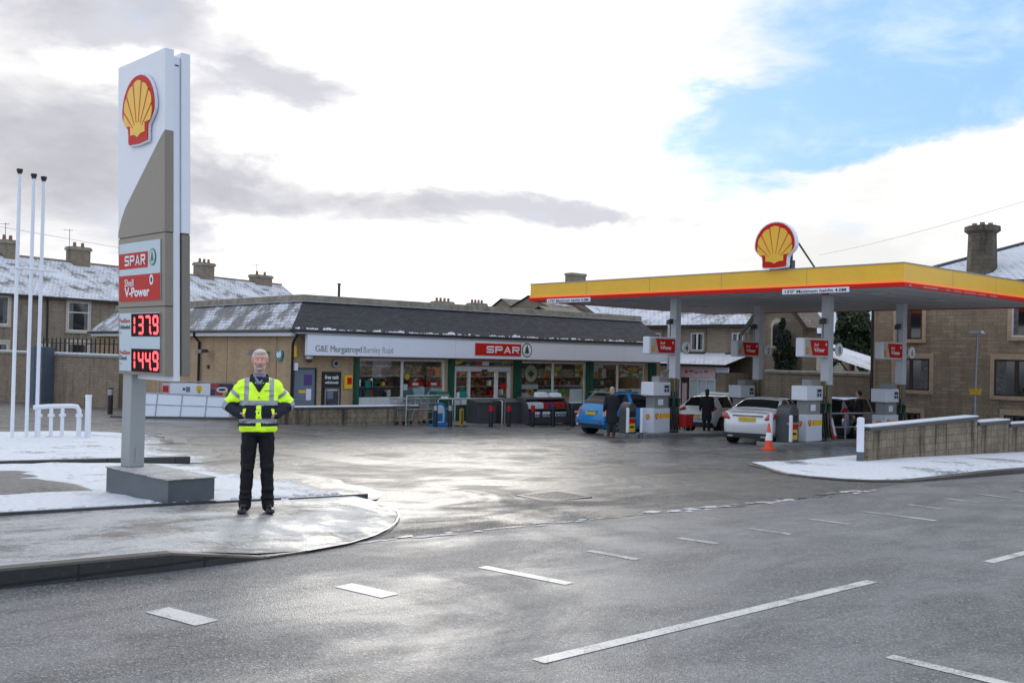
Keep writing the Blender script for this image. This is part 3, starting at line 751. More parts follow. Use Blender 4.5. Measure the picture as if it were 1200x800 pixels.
# mansard roof ring
def ring(mb, o0, z0, o1, z1, x0=0, x1=L, y0=0, y1=DEP):
    a = [(x0 - o0, y0 - o0, zl(z0)), (x1 + o0, y0 - o0, zl(z0)), (x1 + o0, y1 + o0, zl(z0)), (x0 - o0, y1 + o0, zl(z0))]
    b = [(x0 - o1, y0 - o1, zl(z1)), (x1 + o1, y0 - o1, zl(z1)), (x1 + o1, y1 + o1, zl(z1)), (x0 - o1, y1 + o1, zl(z1))]
    return a, b
rf = MB()
a, b = ring(rf, .28, 2.62, -.75, 3.72)
rf.m('slate_dark').add(a + b, [(0, 1, 5, 4), (1, 2, 6, 5)]); rf.m('slate_frost').add(a + b, [(3, 0, 4, 7), (2, 3, 7, 6)])
rfo = rf.build('roof', st)
ex = MB().m('concrete_cap'); a, b = ring(ex, -.70, 3.76, -.72, 4.0)
ex.hexa(a, b); ex.m('galvanised'); a, b = ring(ex, -.66, 3.715, -.68, 3.76); ex.hexa(a, b); ex.build('parapet', rfo, bevel=.02)
# frost lying along the eaves edge of the front slope
sn = MB().m('snow'); rr = random.Random(11)
def eave_pt(x, d, lift): # d up the slope from the eaves edge
    k = 1.10 / 1.03; return (x, -.28 + d * .683, zl(2.62) + d * .730 + lift)
x = -.1; hprev = .05; ph = 0
while x < L - .1:
    w = rr.uniform(.03, .07)
    env = .05 + .04 * math.sin(x * 1.9) + .035 * math.sin(x * 5.3 + 1)
    hn = max(0, env + rr.uniform(-.05, .045))
    if hprev > .02 or hn > .02:
        lo = rr.uniform(.0, .02)
        sn.add([eave_pt(x, lo, .004), eave_pt(x + w, lo, .004), eave_pt(x + w + .01, lo + hn, .006), eave_pt(x + .01, lo + hprev, .006), eave_pt(x, lo + .015, .022), eave_pt(x + w, lo + .015, .022)],
               [(0, 1, 5, 4), (4, 5, 2, 3)], True)
    if rr.random() < .10: x += rr.uniform(.04, .25); hn = 0
    hprev = hn; x += w
sn.build('eaves_snow', rfo)
gt = MB().m('gutter_black').box(-.36, L + .36, -.42, -.28, zl(2.50), zl(2.61)).box(-.42, -.30, -.42, DEP + .3, zl(2.505), zl(2.605))
gt.build('gutter', st, bevel=.02)
fs = MB().m('cool_white').box(-.30, -.02, -.30, DEP, zl(2.36), zl(2.50)); fs.build('fascia_board', st)
dp_ = MB().m('gutter_black').tube([(-.05, -.34, zl(2.5)), (-.07, -.34, zl(2.38)), (-.1, -.18, zl(2.2)), (-.1, -.09, zl(2.05)), (-.1, -.09, zl(-1.2))], .055, 10)
dp_.build('downpipe', st); dp_ = MB().m('gutter_black')
dp_.tube([(-.34, 8.2, zl(2.5)), (-.34, 8.2, zl(2.36)), (-.09, 8.2, zl(2.1)), (-.09, 8.2, zl(-1.2))], .055, 10)
dp_.build('downpipe', st)
# security lamp and small wall plaques on the gable wall
pl = MB().m('dark_metal').cyl((-.02, 1.9, zl(1.72)), (-.40, 2.1, zl(1.78)), .03).hexa([(-.7, 1.75, zl(1.62)), (-.3, 1.75, zl(1.66)), (-.3, 2.4, zl(1.66)), (-.7, 2.4, zl(1.62))], [(-.62, 1.8, zl(1.80)), (-.35, 1.8, zl(1.82)), (-.35, 2.3, zl(1.82)), (-.62, 2.3, zl(1.80))])
pl.hexa([(-.6, 6.9, zl(1.62)), (-.2, 6.9, zl(1.66)), (-.2, 7.5, zl(1.66)), (-.6, 7.5, zl(1.62))], [(-.5, 7, zl(1.78)), (-.25, 7, zl(1.8)), (-.25, 7.4, zl(1.8)), (-.5, 7.4, zl(1.78))])
pl.build('wall_lamp', st)
hb = MB().m('teal'); hb.prism([(math.cos(t) * (.27 + .05 * math.sin(3 * t)), math.sin(t) * (.25 + .05 * math.cos(2 * t))) for t in [i * .42 for i in range(15)]], (-.03, 1.02, zl(1.62)), (0, -1, 0), Z_, .03)
hb.m('cool_white').prism([(-.14, .16), (-.02, .10), (.10, .20), (.20, .05), (.10, -.1), (0, -.05), (-.08, -.12), (-.2, .02)], (-.065, 1.02, zl(1.62)), (0, -1, 0), Z_, .01)
hb.m('dark_metal').cyl((-.03, 7.35, zl(1.05)), (-.08, 7.35, zl(1.05)), .09)
hb.build('wall_plaque', st)

# white sign board along the whole front
sb = MB().m('cool_white').box(.22, L + .3, -.62, -.44, zl(1.66), zl(2.44))
sb.m('galvanised').box(-.2, L + .34, -.66, -.30, zl(2.45), zl(2.50))
sb.m('galvanised')
for xx in (3.9, 7.2, 10.9, 14.2, 17.6): sb.box(xx, xx + .004, -.622, -.62, zl(1.67), zl(2.43))
for dx_ in (0, .012, .024): sb.text('G&E Murgatroyd', (.55 + dx_, -.62 - dx_ * .02, zl(1.80)), X_, Z_, .25, width=2.03)
sb.text('Burnley Road', (2.68, -.62, zl(1.80)), X_, Z_, .25, width=1.38)
sb.m('spar_red').box(8.25, 10.85, -.645, -.62, zl(1.80), zl(2.32))
# SPAR in wide strokes
def letters_spar(mb, o, xd, yd, h, w, gap, t):
    o = Vector(o); xd = Vector(xd); yd = Vector(yd); nn = xd.cross(yd)
    def st_(x0, x1, y0, y1, ox):
        q = [o + xd * (ox + x0) + yd * y0, o + xd * (ox + x1) + yd * y0, o + xd * (ox + x1) + yd * y1, o + xd * (ox + x0) + yd * y1]
        mb.add([p + nn * .004 for p in q], [(0, 1, 2, 3)])
    def qd(pts, ox): mb.add([o + xd * (ox + a) + yd * b + nn * .004 for a, b in pts], [tuple(range(len(pts)))])
    m = h / 2
    x = 0   # S
    st_(t * .4, w, h - t, h, x); st_(0, t, m - t * .1, h - t * .4, x); st_(t * .5, w - t * .5, m - t / 2, m + t / 2, x); st_(w - t, w, t * .4, m + t * .1, x); st_(0, w - t * .4, 0, t, x)
    x = w + gap   # P
    st_(0, t, 0, h, x); st_(t, w - t * .4, h - t, h, x); st_(w - t, w, m - t * .1, h - t * .4, x); st_(t, w - t * .4, m - t * .6, m + t * .4, x)
    x = 2 * (w + gap)   # A
    qd([(0, 0), (t * 1.05, 0), (w / 2 + t * .1, h - t * .9), (w / 2 - t * .35, h)], x); qd([(w / 2 - t * .35, h), (w / 2 - t * .1, h - t * 1.1), (w - t * 1.05, 0), (w, 0), (w / 2 + t * .4, h)], x); st_(w * .26, w * .74, h * .2, h * .2 + t * .8, x)
    x = 3 * (w + gap)   # R
    st_(0, t, 0, h, x); st_(t, w - t * .4, h - t, h, x); st_(w - t, w, m - t * .1, h - t * .4, x); st_(t, w - t * .4, m - t * .6, m + t * .4, x); qd([(w * .42, m - t * .5), (w * .42 + t * 1.1, m - t * .5), (w, 0), (w - t * 1.2, 0)], x)
sb.m('text_white'); letters_spar(sb, (8.86, -.647, zl(1.91)), X_, Z_, .30, .42, .07, .072)
# fir tree roundel
def fir(mb, o, xd, yd, r, ring_='spar_green', inner='text_white', sxy=.85):
    o = Vector(o); xd = Vector(xd); yd = Vector(yd); nn = xd.cross(yd)
    def circ(rad, off, n=24): mb.add([o + xd * math.cos(2 * math.pi * i / n) * rad * sxy + yd * math.sin(2 * math.pi * i / n) * rad + nn * off for i in range(n)], [tuple(range(n))])
    mb.m(ring_); circ(r, .004); mb.m(inner); circ(r * .84, .006); mb.m(ring_)
    for (y0, y1, w) in ((.10, .74, .34), (-.16, .34, .46), (-.44, .08, .58)):
        mb.add([o + xd * r * a * sxy + yd * r * b + nn * (.008 + .0004 * w) for a, b in ((-w, y0), (w, y0), (0, y1))], [(0, 1, 2)])
    mb.add([o + xd * r * a * sxy + yd * r * b + nn * .008 for a, b in ((-.07, -.7), (.07, -.7), (.07, -.4), (-.07, -.4))], [(0, 1, 2, 3)])
fir(sb, (11.22, -.62, zl(2.07)), X_, Z_, .32, 'dark_green', 'text_white', .95)
sb.build('sign_board', st)
for x0, x1, ys, fl in ((2.63, 2.86, -.09, (2.68,)), (7.30, 7.58, -.12, (7.38,)), (10.98, 11.40, -.12, (11.1, 11.28)), (15.60, 16.02, -.12, (15.75,)), (20.1, 20.6, -.12, (20.3,))):
    hg = MB().m('dark_green').box(x0, x1, ys, -.003, zl(-2), zl(1.6))
    for o in fl: hg.box(o, o + .035, ys - .03, ys, zl(-2), zl(1.58))
    hg.build('green_pilaster', st)
# grey staff door
dd = MB().m('door_grey').box(.05, .96, .04, .10, zl(-1.25), zl(1.14)); dd.m('dark_metal').box(.0, .05, -.02, .1, zl(-1.25), zl(1.18)).box(.96, 1.0, -.02, .1, zl(-1.25), zl(1.18)).box(.05, .96, -.02, .1, zl(1.14), zl(1.18))
dd.m('purple').box(.48, .82, .03, .04, zl(.52), zl(.92)).m('yellow_sign').box(.26, .56, .03, .04, zl(.22), zl(.34)).m('cool_white').box(.58, .80, .03, .04, zl(-.05), zl(.38))
dd.build('staff_door', st)
# cash machine
am = MB().m('text_black').box(1.22, 2.05, -.06, -.003, zl(-.62), zl(1.04)); am.m('dark_metal').box(1.29, 1.98, -.10, -.06, zl(-.52), zl(.44))
am.m('galvanised').box(1.33, 1.94, -.115, -.10, zl(.36), zl(.40)).box(1.31, 1.36, -.12, -.1, zl(-.45), zl(.35)).box(1.90, 1.95, -.12, -.1, zl(-.45), zl(.35))
am.m('door_grey').box(1.42, 1.68, -.108, -.10, zl(.0), zl(.28)).m('text_white').box(1.40, 1.86, -.108, -.10, zl(.31), zl(.34)).m('dark_box').box(1.45, 1.85, -.2, -.1, zl(-.42), zl(-.15))
am.m('text_white').text('free cash', (1.33, -.06, zl(.76)), X_, Z_, .15, width=.60, bold=.03).text('withdrawals', (1.33, -.06, zl(.58)), X_, Z_, .10, width=.60, bold=.03)
am.build('cash_machine', st)
ab = MB().m('yellow_sign').box(2.20, 2.56, -.07, -.003, zl(.38), zl(.90)).m('brand_red').box(2.32, 2.52, -.09, -.07, zl(.56), zl(.82)); ab.build('yellow_box', st)
cv = MB().m('galvanised').cyl((1.75, -.003, zl(1.36)), (1.75, -.16, zl(1.36)), .15, n=16).m('text_black').cyl((1.75, -.16, zl(1.36)), (1.75, -.17, zl(1.36)), .08, n=14)
cv.m('cool_white').cyl((.55, -.2, zl(1.52)), (.55, -.2, zl(1.62)), .13).m('dark_metal').sphere((.55, -.2, zl(1.50)), .12)
cv.build('dome_camera', st)
MB().m('cool_white').box(-.02, .12, -.14, -.003, zl(1.08), zl(1.36)).build('junction_box', st); bb = MB().m('brand_yellow').box(-.1, .06, -.12, -.003, zl(1.58), zl(2.0)); bb.build('alarm_box', st)
# windows
def shopwin(x0, x1, z0, z1, mull, name='shop_window', rail=None):
    f_ = MB().m('frame_white'); t = .07
    f_.box(x0, x0 + t, .05, .12, zl(z0), zl(z1)).box(x1 - t, x1, .05, .12, zl(z0), zl(z1)).box(x0 + t, x1 - t, .05, .12, zl(z1 - t), zl(z1)).box(x0 + t, x1 - t, .04, .13, zl(z0), zl(z0 + t))
    for mx in mull: f_.box(mx - .045, mx + .045, .045, .125, zl(z0 + t), zl(z1 - t))
    if rail: f_.box(rail[0], rail[1], .046, .118, zl(z0 + t), zl(z0 + t + rail[2]))
    w_ = f_.build(name, st)
    MB().m('shop_glass').box(x0 + t, x1 - t, .08, .09, zl(z0 + t), zl(z1 - t)).build('pane', w_)
    return w_
w1 = shopwin(2.87, 7.16, -.28, ZO, [5.0], rail=(2.94, 4.95, .24))
w2 = shopwin(11.46, 15.62, -.75, ZO, [13.5])
w3 = shopwin(16.03, 19.86, -.75, ZO, [17.9])
# posters behind the glass
def poster(par, mat, x0, x1, z0, z1, y=.10): return MB().m(mat).box(x0, x1, y, y + .006, zl(z0), zl(z1)).build('poster', par)
p = MB().m('door_grey').box(5.05, 7.05, .10, .106, zl(-.2), zl(.42)); p.m('pale_blue_panel').prism([(0, 0), (.42, 0), (.5, .40), (-.15, .40)], (5.70, .099, zl(-.02)), X_, Z_, .002).prism([(0, 0), (.65, 0), (.65, .40), (.12, .40), (-.08, .2)], (6.40, .099, zl(-.02)), X_, Z_, .002); p.build('poster', w1)
p = MB().m('spar_red').box(5.35, 6.1, .10, .106, zl(.44), zl(.66)).box(6.3, 7.0, .10, .106, zl(.44), zl(.66)).m('text_white').box(5.55, 5.85, .098, .10, zl(.5), zl(.6)).box(6.5, 6.8, .098, .10, zl(.5), zl(.6)); p.build('poster', w1)
MB().m('teal').prism([(math.cos(t / 10 * 6.283) * .14, math.sin(t / 10 * 6.283) * .17) for t in range(10)], (3.38, .097, zl(.55)), X_, Z_, -.004).m('nozzle_green').box(3.3, 3.5, .097, .10, zl(-.1), zl(.3)).build('window_sticker', w1)
MB().m('yellow_sign').prism([(math.cos(t / 10 * 6.283) * .13, math.sin(t / 10 * 6.283) * .13) for t in range(10)], (5.28, .097, zl(.85)), X_, Z_, -.004).m('cool_white').box(5.1, 5.3, .097, .1, zl(.3), zl(.55)).build('window_sticker', w1)
poster(w2, 'bread_poster', 11.55, 12.5, -.7, .18); poster(w2, 'pale_blue_panel', 12.55, 13.4, -.7, .30); poster(w2, 'bread_poster', 12.75, 13.2, -.6, .1, .098)
poster(w2, 'veg_poster', 13.6, 14.6, -.7, .30); poster(w2, 'cool_white', 14.65, 15.5, -.7, .30); poster(w2, 'pale_blue_panel', 11.55, 12.6, .32, .52)
poster(w2, 'food_poster', 13.02, 13.42, .82, 1.42); poster(w2, 'food_poster', 13.6, 14.1, .82, 1.42); poster(w2, 'food_poster', 15.0, 15.5, .85, 1.45)
dl = MB().m('hi_yellow').m('pale_blue_panel'); dl.m('leaf_mid').cyl((12.15, .10, zl(1.02)), (12.15, .096, zl(1.02)), .44, n=22); dl.m('render_cream').cyl((12.15, .0955, zl(1.02)), (12.15, .094, zl(1.02)), .38, n=22); dl.m('leaf_mid').prism([(-.22, .02), (0, .16), (.22, .02), (0, -.18)], (12.15, .093, zl(1.0)), X_, Z_, -.002)
dl.build('round_sticker', w2)
poster(w3, 'veg_poster', 16.1, 16.9, .8, 1.45); poster(w3, 'bread_poster', 16.55, 17.1, .82, 1.3, .096); poster(w3, 'food_poster', 18.0, 19.75, 1.08, 1.46); poster(w3, 'veg_poster', 18.0, 19.75, .84, 1.06)
poster(w3, 'veg_poster', 16.1, 17.8, -.1, .30); poster(w3, 'cool_white', 18.0, 19.8, -.6, .30); poster(w3, 'bread_poster', 18.4, 19.0, -.4, .26, .096)
fp = MB(); fir(fp, (19.35, .094, zl(.08)), X_, Z_, .2); fp.build('poster_roundel', w3)
# entrance
en = MB().m('frame_white').box(7.67, 7.77, .02, .16, zl(-1.2), zl(1.30)).box(10.75, 10.85, .02, .16, zl(-1.2), zl(1.30)).box(7.77, 10.75, .0, .16, zl(1.10), zl(1.30)).box(8.46, 8.56, .02, .16, zl(-1.2), zl(1.10)).box(10.0, 10.12, .02, .16, zl(-1.2), zl(1.10))
en.box(7.77, 8.46, .03, .15, zl(-.34), zl(-.12)).box(10.12, 10.75, .03, .15, zl(-.34), zl(-.12)).m('dark_green').box(7.77, 8.46, .04, .14, zl(-1.2), zl(-.34)).box(10.12, 10.75, .04, .14, zl(-1.2), zl(-.34))
en.m('text_black').box(9.15, 9.45, -.05, .0, zl(1.10), zl(1.18))
eo = en.build('entrance_doors', st)
MB().m('shop_glass').box(7.77, 8.46, .08, .09, zl(-.12), zl(1.10)).build('pane', eo); MB().m('shop_glass').box(10.12, 10.75, .08, .09, zl(-.12), zl(1.10)).build('pane', eo)
MB().m('nozzle_green').box(8.0, 8.3, .07, .076, zl(.28), zl(.42)).m('teal').box(7.92, 8.4, .07, .076, zl(-.05), zl(.22)).m('cool_white').box(7.85, 8.0, .066, .07, zl(-.05), zl(.2)).m('brand_red').cyl((10.45, .07, zl(.45)), (10.45, .06, zl(.45)), .13).build('door_sticker', eo)
MB().m('banner_print').box(7.6, 10.9, -.1, -.02, zl(1.36), zl(1.52)).build('door_header', st)
# interior
it = MB().m('shelf_goods').box(2.6, 7.5, 2.2, 2.3, zl(-1.05), zl(1.3)).box(11.2, 20.2, 2.4, 2.5, zl(-1.05), zl(1.2)).m('door_goods').box(7.7, 11.1, 2.0, 2.1, zl(-1.05), zl(1.25))
it.m('wood_dark').box(.3, L - .3, 6.0, 6.1, zl(-1.05), zl(2.5))
for z in (-.55, -.1, .35, .8):
    it.m('galvanised').box(2.6, 7.45, 1.9, 2.2, zl(z), zl(z) + .03).box(11.2, 20.2, 2.1, 2.4, zl(z), zl(z) + .03).box(7.8, 11.1, 1.8, 2.0, zl(z), zl(z) + .03)
rr = random.Random(4)
for z in (-.52, -.07, .38):
    for k in range(60):
        x = rr.uniform(2.65, 7.3) if k < 22 else rr.uniform(11.3, 20.0)
        it.m(rr.choice(['terracotta', 'dark_green', 'brand_red', 'yellow_sign', 'cool_white', 'wood_dark', 'shelf_goods', 'purple', 'wood_dark', 'dark_box']))
        w = rr.uniform(.06, .2); y = 1.92 if x < 8 else 2.12
        it.box(x, x + w, y - .02, y + .2, zl(z) + .03, zl(z) + .03 + rr.uniform(.12, .34))
it.build('shop_interior', st)
li = MB().m('shop_light')
for x0, x1 in ((3, 5), (5.6, 7.2), (8.0, 10.6), (12, 14.4), (15.6, 17.8)): MB().m('shop_light').box(x0, x1, 1.1, 1.22, zl(2.2), zl(2.24)).build('ceiling_light', st)
MB().m('cool_white').box(.3, L - .3, .32, 6, zl(2.3), zl(2.34)).build('shop_ceiling', st)
# flue pipe and white drainpipe
MB().m('dark_metal').cyl((2.62, 1.2, zl(3.8)), (2.62, 1.2, zl(4.5)), .055).cyl((2.62, 1.2, zl(4.5)), (2.62, 1.2, zl(4.56)), .075).build('flue_pipe', st)
MB().m('frame_white').tube([(20.75, -.75, zl(3.6)), (20.75, -.75, zl(1.3)), (20.75, -.35, zl(1.15)), (20.75, -.3, zl(-1.2))], .05).build('white_pipe', st)

# ---- low retaining wall in front of the store
def capwall(name, label, pts, z_top, thick, mat, capmat, cap_over=.05, cap_h=.06, snow_h=.04, zb=None, bevel=.01, steps=None):
    o = thing(name, label, 'wall', (pts[0][0], pts[0][1], gz(*pts[0])))
    ox, oy, oz = o.location
    w_ = MB().m(mat); c_ = MB().m(capmat); s_ = MB().m('snow')
    for i, (a, b) in enumerate(zip(pts, pts[1:])):
        zt = z_top[i] if isinstance(z_top, list) else (z_top, z_top)
        d = Vector((b[0] - a[0], b[1] - a[1], 0)).normalized(); nn = Vector((-d.y, d.x, 0))
        A = Vector((a[0] - ox, a[1] - oy, 0)); B = Vector((b[0] - ox, b[1] - oy, 0))
        def blk(mb, over, z0a, z1a, z0b, z1b, t0, t1, ext=0):
            A_ = A - d * ext; B_ = B + d * ext
            mb.hexa([(A_ + nn * t0 + Vector((0, 0, z0a))), (B_ + nn * t0 + Vector((0, 0, z0b))), (B_ + nn * t1 + Vector((0, 0, z0b))), (A_ + nn * t1 + Vector((0, 0, z0a)))],
                    [(A_ + nn * t0 + Vector((0, 0, z1a))), (B_ + nn * t0 + Vector((0, 0, z1b))), (B_ + nn * t1 + Vector((0, 0, z1b))), (A_ + nn * t1 + Vector((0, 0, z1a)))])
        ga, gb = gz(*a) - oz - .3, gz(*b) - oz - .3
        ta, tb = zt[0] - oz, zt[1] - oz
        blk(w_, 0, ga, ta - cap_h, gb, tb - cap_h, 0, thick)
        blk(c_, 0, ta - cap_h, ta, tb - cap_h, tb, -cap_over, thick + cap_over, .02)
        if snow_h: blk(s_, 0, ta, ta + snow_h, tb, tb + snow_h, -cap_over + .02, thick + cap_over - .02, .0)
    w_.build('stonework', o); c_.build('coping', o, bevel=.008)
    if snow_h: s_.build('snow_cap', o, bevel=.018)
    return o
capwall('retaining_wall', 'low stained stone wall with thin snow line in front of the grey staff door', [(17.1, 32.3), (22.73, 31.36)], [(-.24, -.22)], .3, 'wall_stone', 'dark_metal', snow_h=.05)
# ---- right wall beside the pavement (three steps)
for (x0, x1, za, zb, lab) in ((21.85, 27.62, .30, .42, 'nearest and longest run of brown stone wall behind the snowy right pavement'), (27.66, 29.66, .26, .28, 'short middle step of the brown stone wall behind the right pavement'), (29.70, 60, .16, .0, 'last and lowest step of the brown stone wall behind the right pavement')):
    capwall('boundary_wall', lab, [(x0, 12.12), (x1, 12.12)], [(za, zb)], .3, 'wall_stone', 'dark_metal', cap_over=.06, cap_h=.08, snow_h=.04)
# ---- long wall below the terrace
tw = capwall('boundary_wall', 'long brown stone wall with snowy coping below the terrace houses', [(10.0, 69.0), (14.5, 57.9), (17.35, 48.4)], [(1.50, 1.42), (1.42, 1.36)], .35, 'wall_brown', 'concrete_cap', snow_h=.09, cap_h=.1)
# iron railings standing behind that wall
rl = thing('iron_railings', 'black spiked iron railings behind the long brown wall by the terrace', 'railings', (16.8, 53.5, 0))
v1 = MB().m('gutter_black')
for k in range(21):
    t = k / 20; x = -.9 + t * 2.3; y = 2.6 - t * 6.4
    v1.cyl((x, y, .3), (x, y, 2.15), .035, n=6).cyl((x, y, 2.15), (x, y, 2.3), .035, .002, n=6)
v1.build('bars', rl)
MB().m('gutter_black').tube([(-.95, 2.7, 1.95), (1.45, -3.9, 1.95)], .03, 6).tube([(-.95, 2.7, 1.1), (1.45, -3.9, 1.1)], .03, 6).build('rail', rl)

# ============================================================ TERRACE (rotated frame)
TD = math.atan2(.34979, .93683)
P0 = Vector((16.248, 65.52, -1.6))
def house_window(parent, x0, x1, z0, z1, frame='cream_surround', style=0, y=0, deep=.0):
    """stone surround proud of the wall, white sash, dark glass; wall in x-z plane at y, looking towards -y"""
    s_ = MB().m(frame); t = .16
    s_.box(x0, x0 + t, y - .05, y + .06, z0, z1).box(x1 - t, x1, y - .05, y + .06, z0, z1).box(x0 + t, x1 - t, y - .05, y + .06, z1 - .22, z1).box(x0 + t, x1 - t, y - .09, y + .06, z0, z0 + .15)
    w_ = s_.build('window', parent)
    f_ = MB().m('frame_white' if style != 2 else 'wood_dark'); a, b, c, d = x0 + t, x1 - t, z0 + .15, z1 - .22; ft = .07
    f_.box(a, a + ft, y - .03, y - .005, c, d).box(b - ft, b, y - .03, y - .005, c, d).box(a + ft, b - ft, y - .03, y - .005, d - ft, d).box(a + ft, b - ft, y - .03, y - .005, c, c + ft)
    if style == 0: f_.box(a + ft, b - ft, y - .029, y - .006, c + (d - c) * .62, c + (d - c) * .62 + .07)
    if style == 1: f_.box((a + b) / 2 - .06, (a + b) / 2 + .06, y - .029, y - .006, c + ft, d - ft)
    if style == 2: f_.box(a + (b - a) * .42, a + (b - a) * .42 + .16, y - .04, y - .006, c + ft, d - ft)
    f_.build('frame', w_)
    MB().m('house_glass').box(a + ft, b - ft, y - .018, y - .012, c + ft, d - ft).build('pane', w_)
    cw = (b - a) * (.16 + .10 * ((int(x0 * 7) + int(z0 * 5)) % 3) / 2)
    if (int(x0 * 10) + int(z0 * 10)) % 3: 
        MB().m('curtain_dim').box(a + ft, a + ft + cw, y - .0195, y - .0182, c + ft, d - ft).build('curtain', w_); MB().m('curtain_dim').box(b - ft - cw * .8, b - ft, y - .0195, y - .0182, c + ft, d - ft).build('curtain', w_)
    return w_
def chimney(parent, x0, x1, y0, y1, zb, zt, pots, mat='stone_grey'):
    c_ = MB().m(mat).box(x0, x1, y0, y1, zb, zt - .25); c_.m('concrete_cap').box(x0 - .08, x1 + .08, y0 - .08, y1 + .08, zt - .25, zt - .08).box(x0 - .03, x1 + .03, y0 - .03, y1 + .03, zt - .08, zt)
    o_ = c_.build('chimney', parent)
    p_ = MB().m('terracotta')
    for k in range(pots):
        x = x0 + (x1 - x0) * (k + .5) / pots; p_.cyl((x, (y0 + y1) / 2, zt), (x, (y0 + y1) / 2, zt + .32), .12, .10, n=10)
    if pots: p_.build('chimney_pot', o_)
    return o_
Z0 = 1.6
def terrace_house(s0, s1, label, chims=(), wins=(), last=False):
    o = thing('terrace_house', label, 'house', P0 + Vector((math.cos(TD) * s0, math.sin(TD) * s0, 0)), TD, 'stone terrace houses')
    w = s1 - s0; D_ = 8
    ez = 5.0 + Z0; rz_ = 7.5 + Z0
    wl = MB().m('stone_terrace').box(0, w, 0, D_, -.6, ez)
    for xx in ((0,) if not last else (0, w)):
        wl.add([(xx + .002 if xx == 0 else xx - .002, 0, ez), (xx + .002 if xx == 0 else xx - .002, D_, ez), (xx + .002 if xx == 0 else xx - .002, D_ / 2, rz_)], [(0, 1, 2)])
    wl.build('wall', o)
    r_ = MB().m('roof_snowy'); yo = .3; ze = ez - .02 - .3 * (rz_ - ez) / 4
    e = .25 if last else 0
    r_.add([(0, -yo, ze + .12), (w + e, -yo, ze + .12), (w + e, D_ / 2, rz_ + .12), (0, D_ / 2, rz_ + .12), (0, D_ + yo, ze + .12), (w + e, D_ + yo, ze + .12), (0, -yo, ze), (w + e, -yo, ze), (w + e, D_ / 2, rz_), (0, D_ / 2, rz_), (0, D_ + yo, ze), (w + e, D_ + yo, ze)],
           [(0, 1, 2, 3), (3, 2, 5, 4), (0, 6, 7, 1), (1, 7, 8, 2), (2, 8, 11, 5), (6, 0, 3, 9), (9, 3, 4, 10)])
    r_.m('stone_grey').box(0, w + e, D_ / 2 - .1, D_ / 2 + .1, rz_ + .08, rz_ + .2)
    ro = r_.build('roof', o)
    MB().m('gutter_black').box(0, w + e, -yo - .1, -yo, ze - .02, ze + .1).cyl((w - .35, -.08, -.5), (w - .35, -.08, ez - .1), .05, n=8).build('gutter', o)
    for c in chims: chimney(ro, c[0], c[1], D_ / 2 - .45, D_ / 2 + .45, rz_ - .3, c[2] + Z0, c[3])
    for q in wins: house_window(o, *q)
    return o
terrace_house(-8, -2.2, 'terrace house at the far left edge of the photo', [], [(1.2, 2.9, 2.8 + Z0, 4.9 + Z0), (1.2, 2.9, .2 + Z0, 2.0 + Z0)])
terrace_house(-2.2, 3.6, 'terrace house with large cream-framed window, behind the three white pipes', [(4.9, 6.2 - .4, 8.59, 2)], [(.9, 2.95, 2.85 + Z0, 4.95 + Z0, 'cream_surround', 3), (.9, 2.95, .1 + Z0, 2.1 + Z0, 'cream_surround', 3), (4.75, 6.0 - .3, .2 + Z0, 2.0 + Z0)])
terrace_house(3.6, 9.4, 'terrace house with one cream-framed sash window just left of the price sign', [(4.3, 5.6, 8.7, 2)], [(1.0, 2.9, 2.64 + Z0, 4.89 + Z0), (1.1, 2.9, .1 + Z0, 2.2 + Z0)])
terrace_house(9.4, 15.0, 'terrace house mostly hidden behind the tall price sign', [], [(1.6, 3.2, 2.6 + Z0, 4.8 + Z0)])
terrace_house(15.0, 21.2, 'terrace house whose chimney stands just right of the price sign', [(4.6, 6.0, 8.7, 3)], [])
terrace_house(21.2, 29.2, 'last terrace house before the shop roof, with the rightmost chimney', [(4.7, 6.6, 8.25, 2)], [], True)
# chimney aerials
for k, (s, z, hh) in enumerate(((3.0, 8.5, 1.5), (7.8, 8.6, 1.6), (26.3, 8.2, 1.2))):
    q = P0 + Vector((math.cos(TD) * s - math.sin(TD) * 4, math.sin(TD) * s + math.cos(TD) * 4, 0))
    a_ = MB().m('dark_metal').cyl((0, 0, -.8), (0, 0, hh * .8), .018, n=6).cyl((-.4, 0, hh * .8 - .1), (.25, .1, hh * .8 - .05), .012, n=6)
    for j in range(4): a_.cyl((-.36 + j * .17, -.16, hh * .8 - .09), (-.36 + j * .17, .16, hh * .8 - .09), .008, n=5)
    ob = a_.build('tv_aerial', None, (q.x, q.y, z)); tag(ob, ['thin television aerial on the leftmost terrace chimney', 'thin television aerial on the chimney left of the price sign', 'thin television aerial on the rightmost terrace chimney'][k], 'aerial')

# ============================================================ RIGHT STONE HOUSE (facade on X = 41)
rh = thing('stone_house', 'large stone house with tan window surrounds behind the canopy at the right', 'house', (41, 22.6, -2.4), -math.pi / 2)
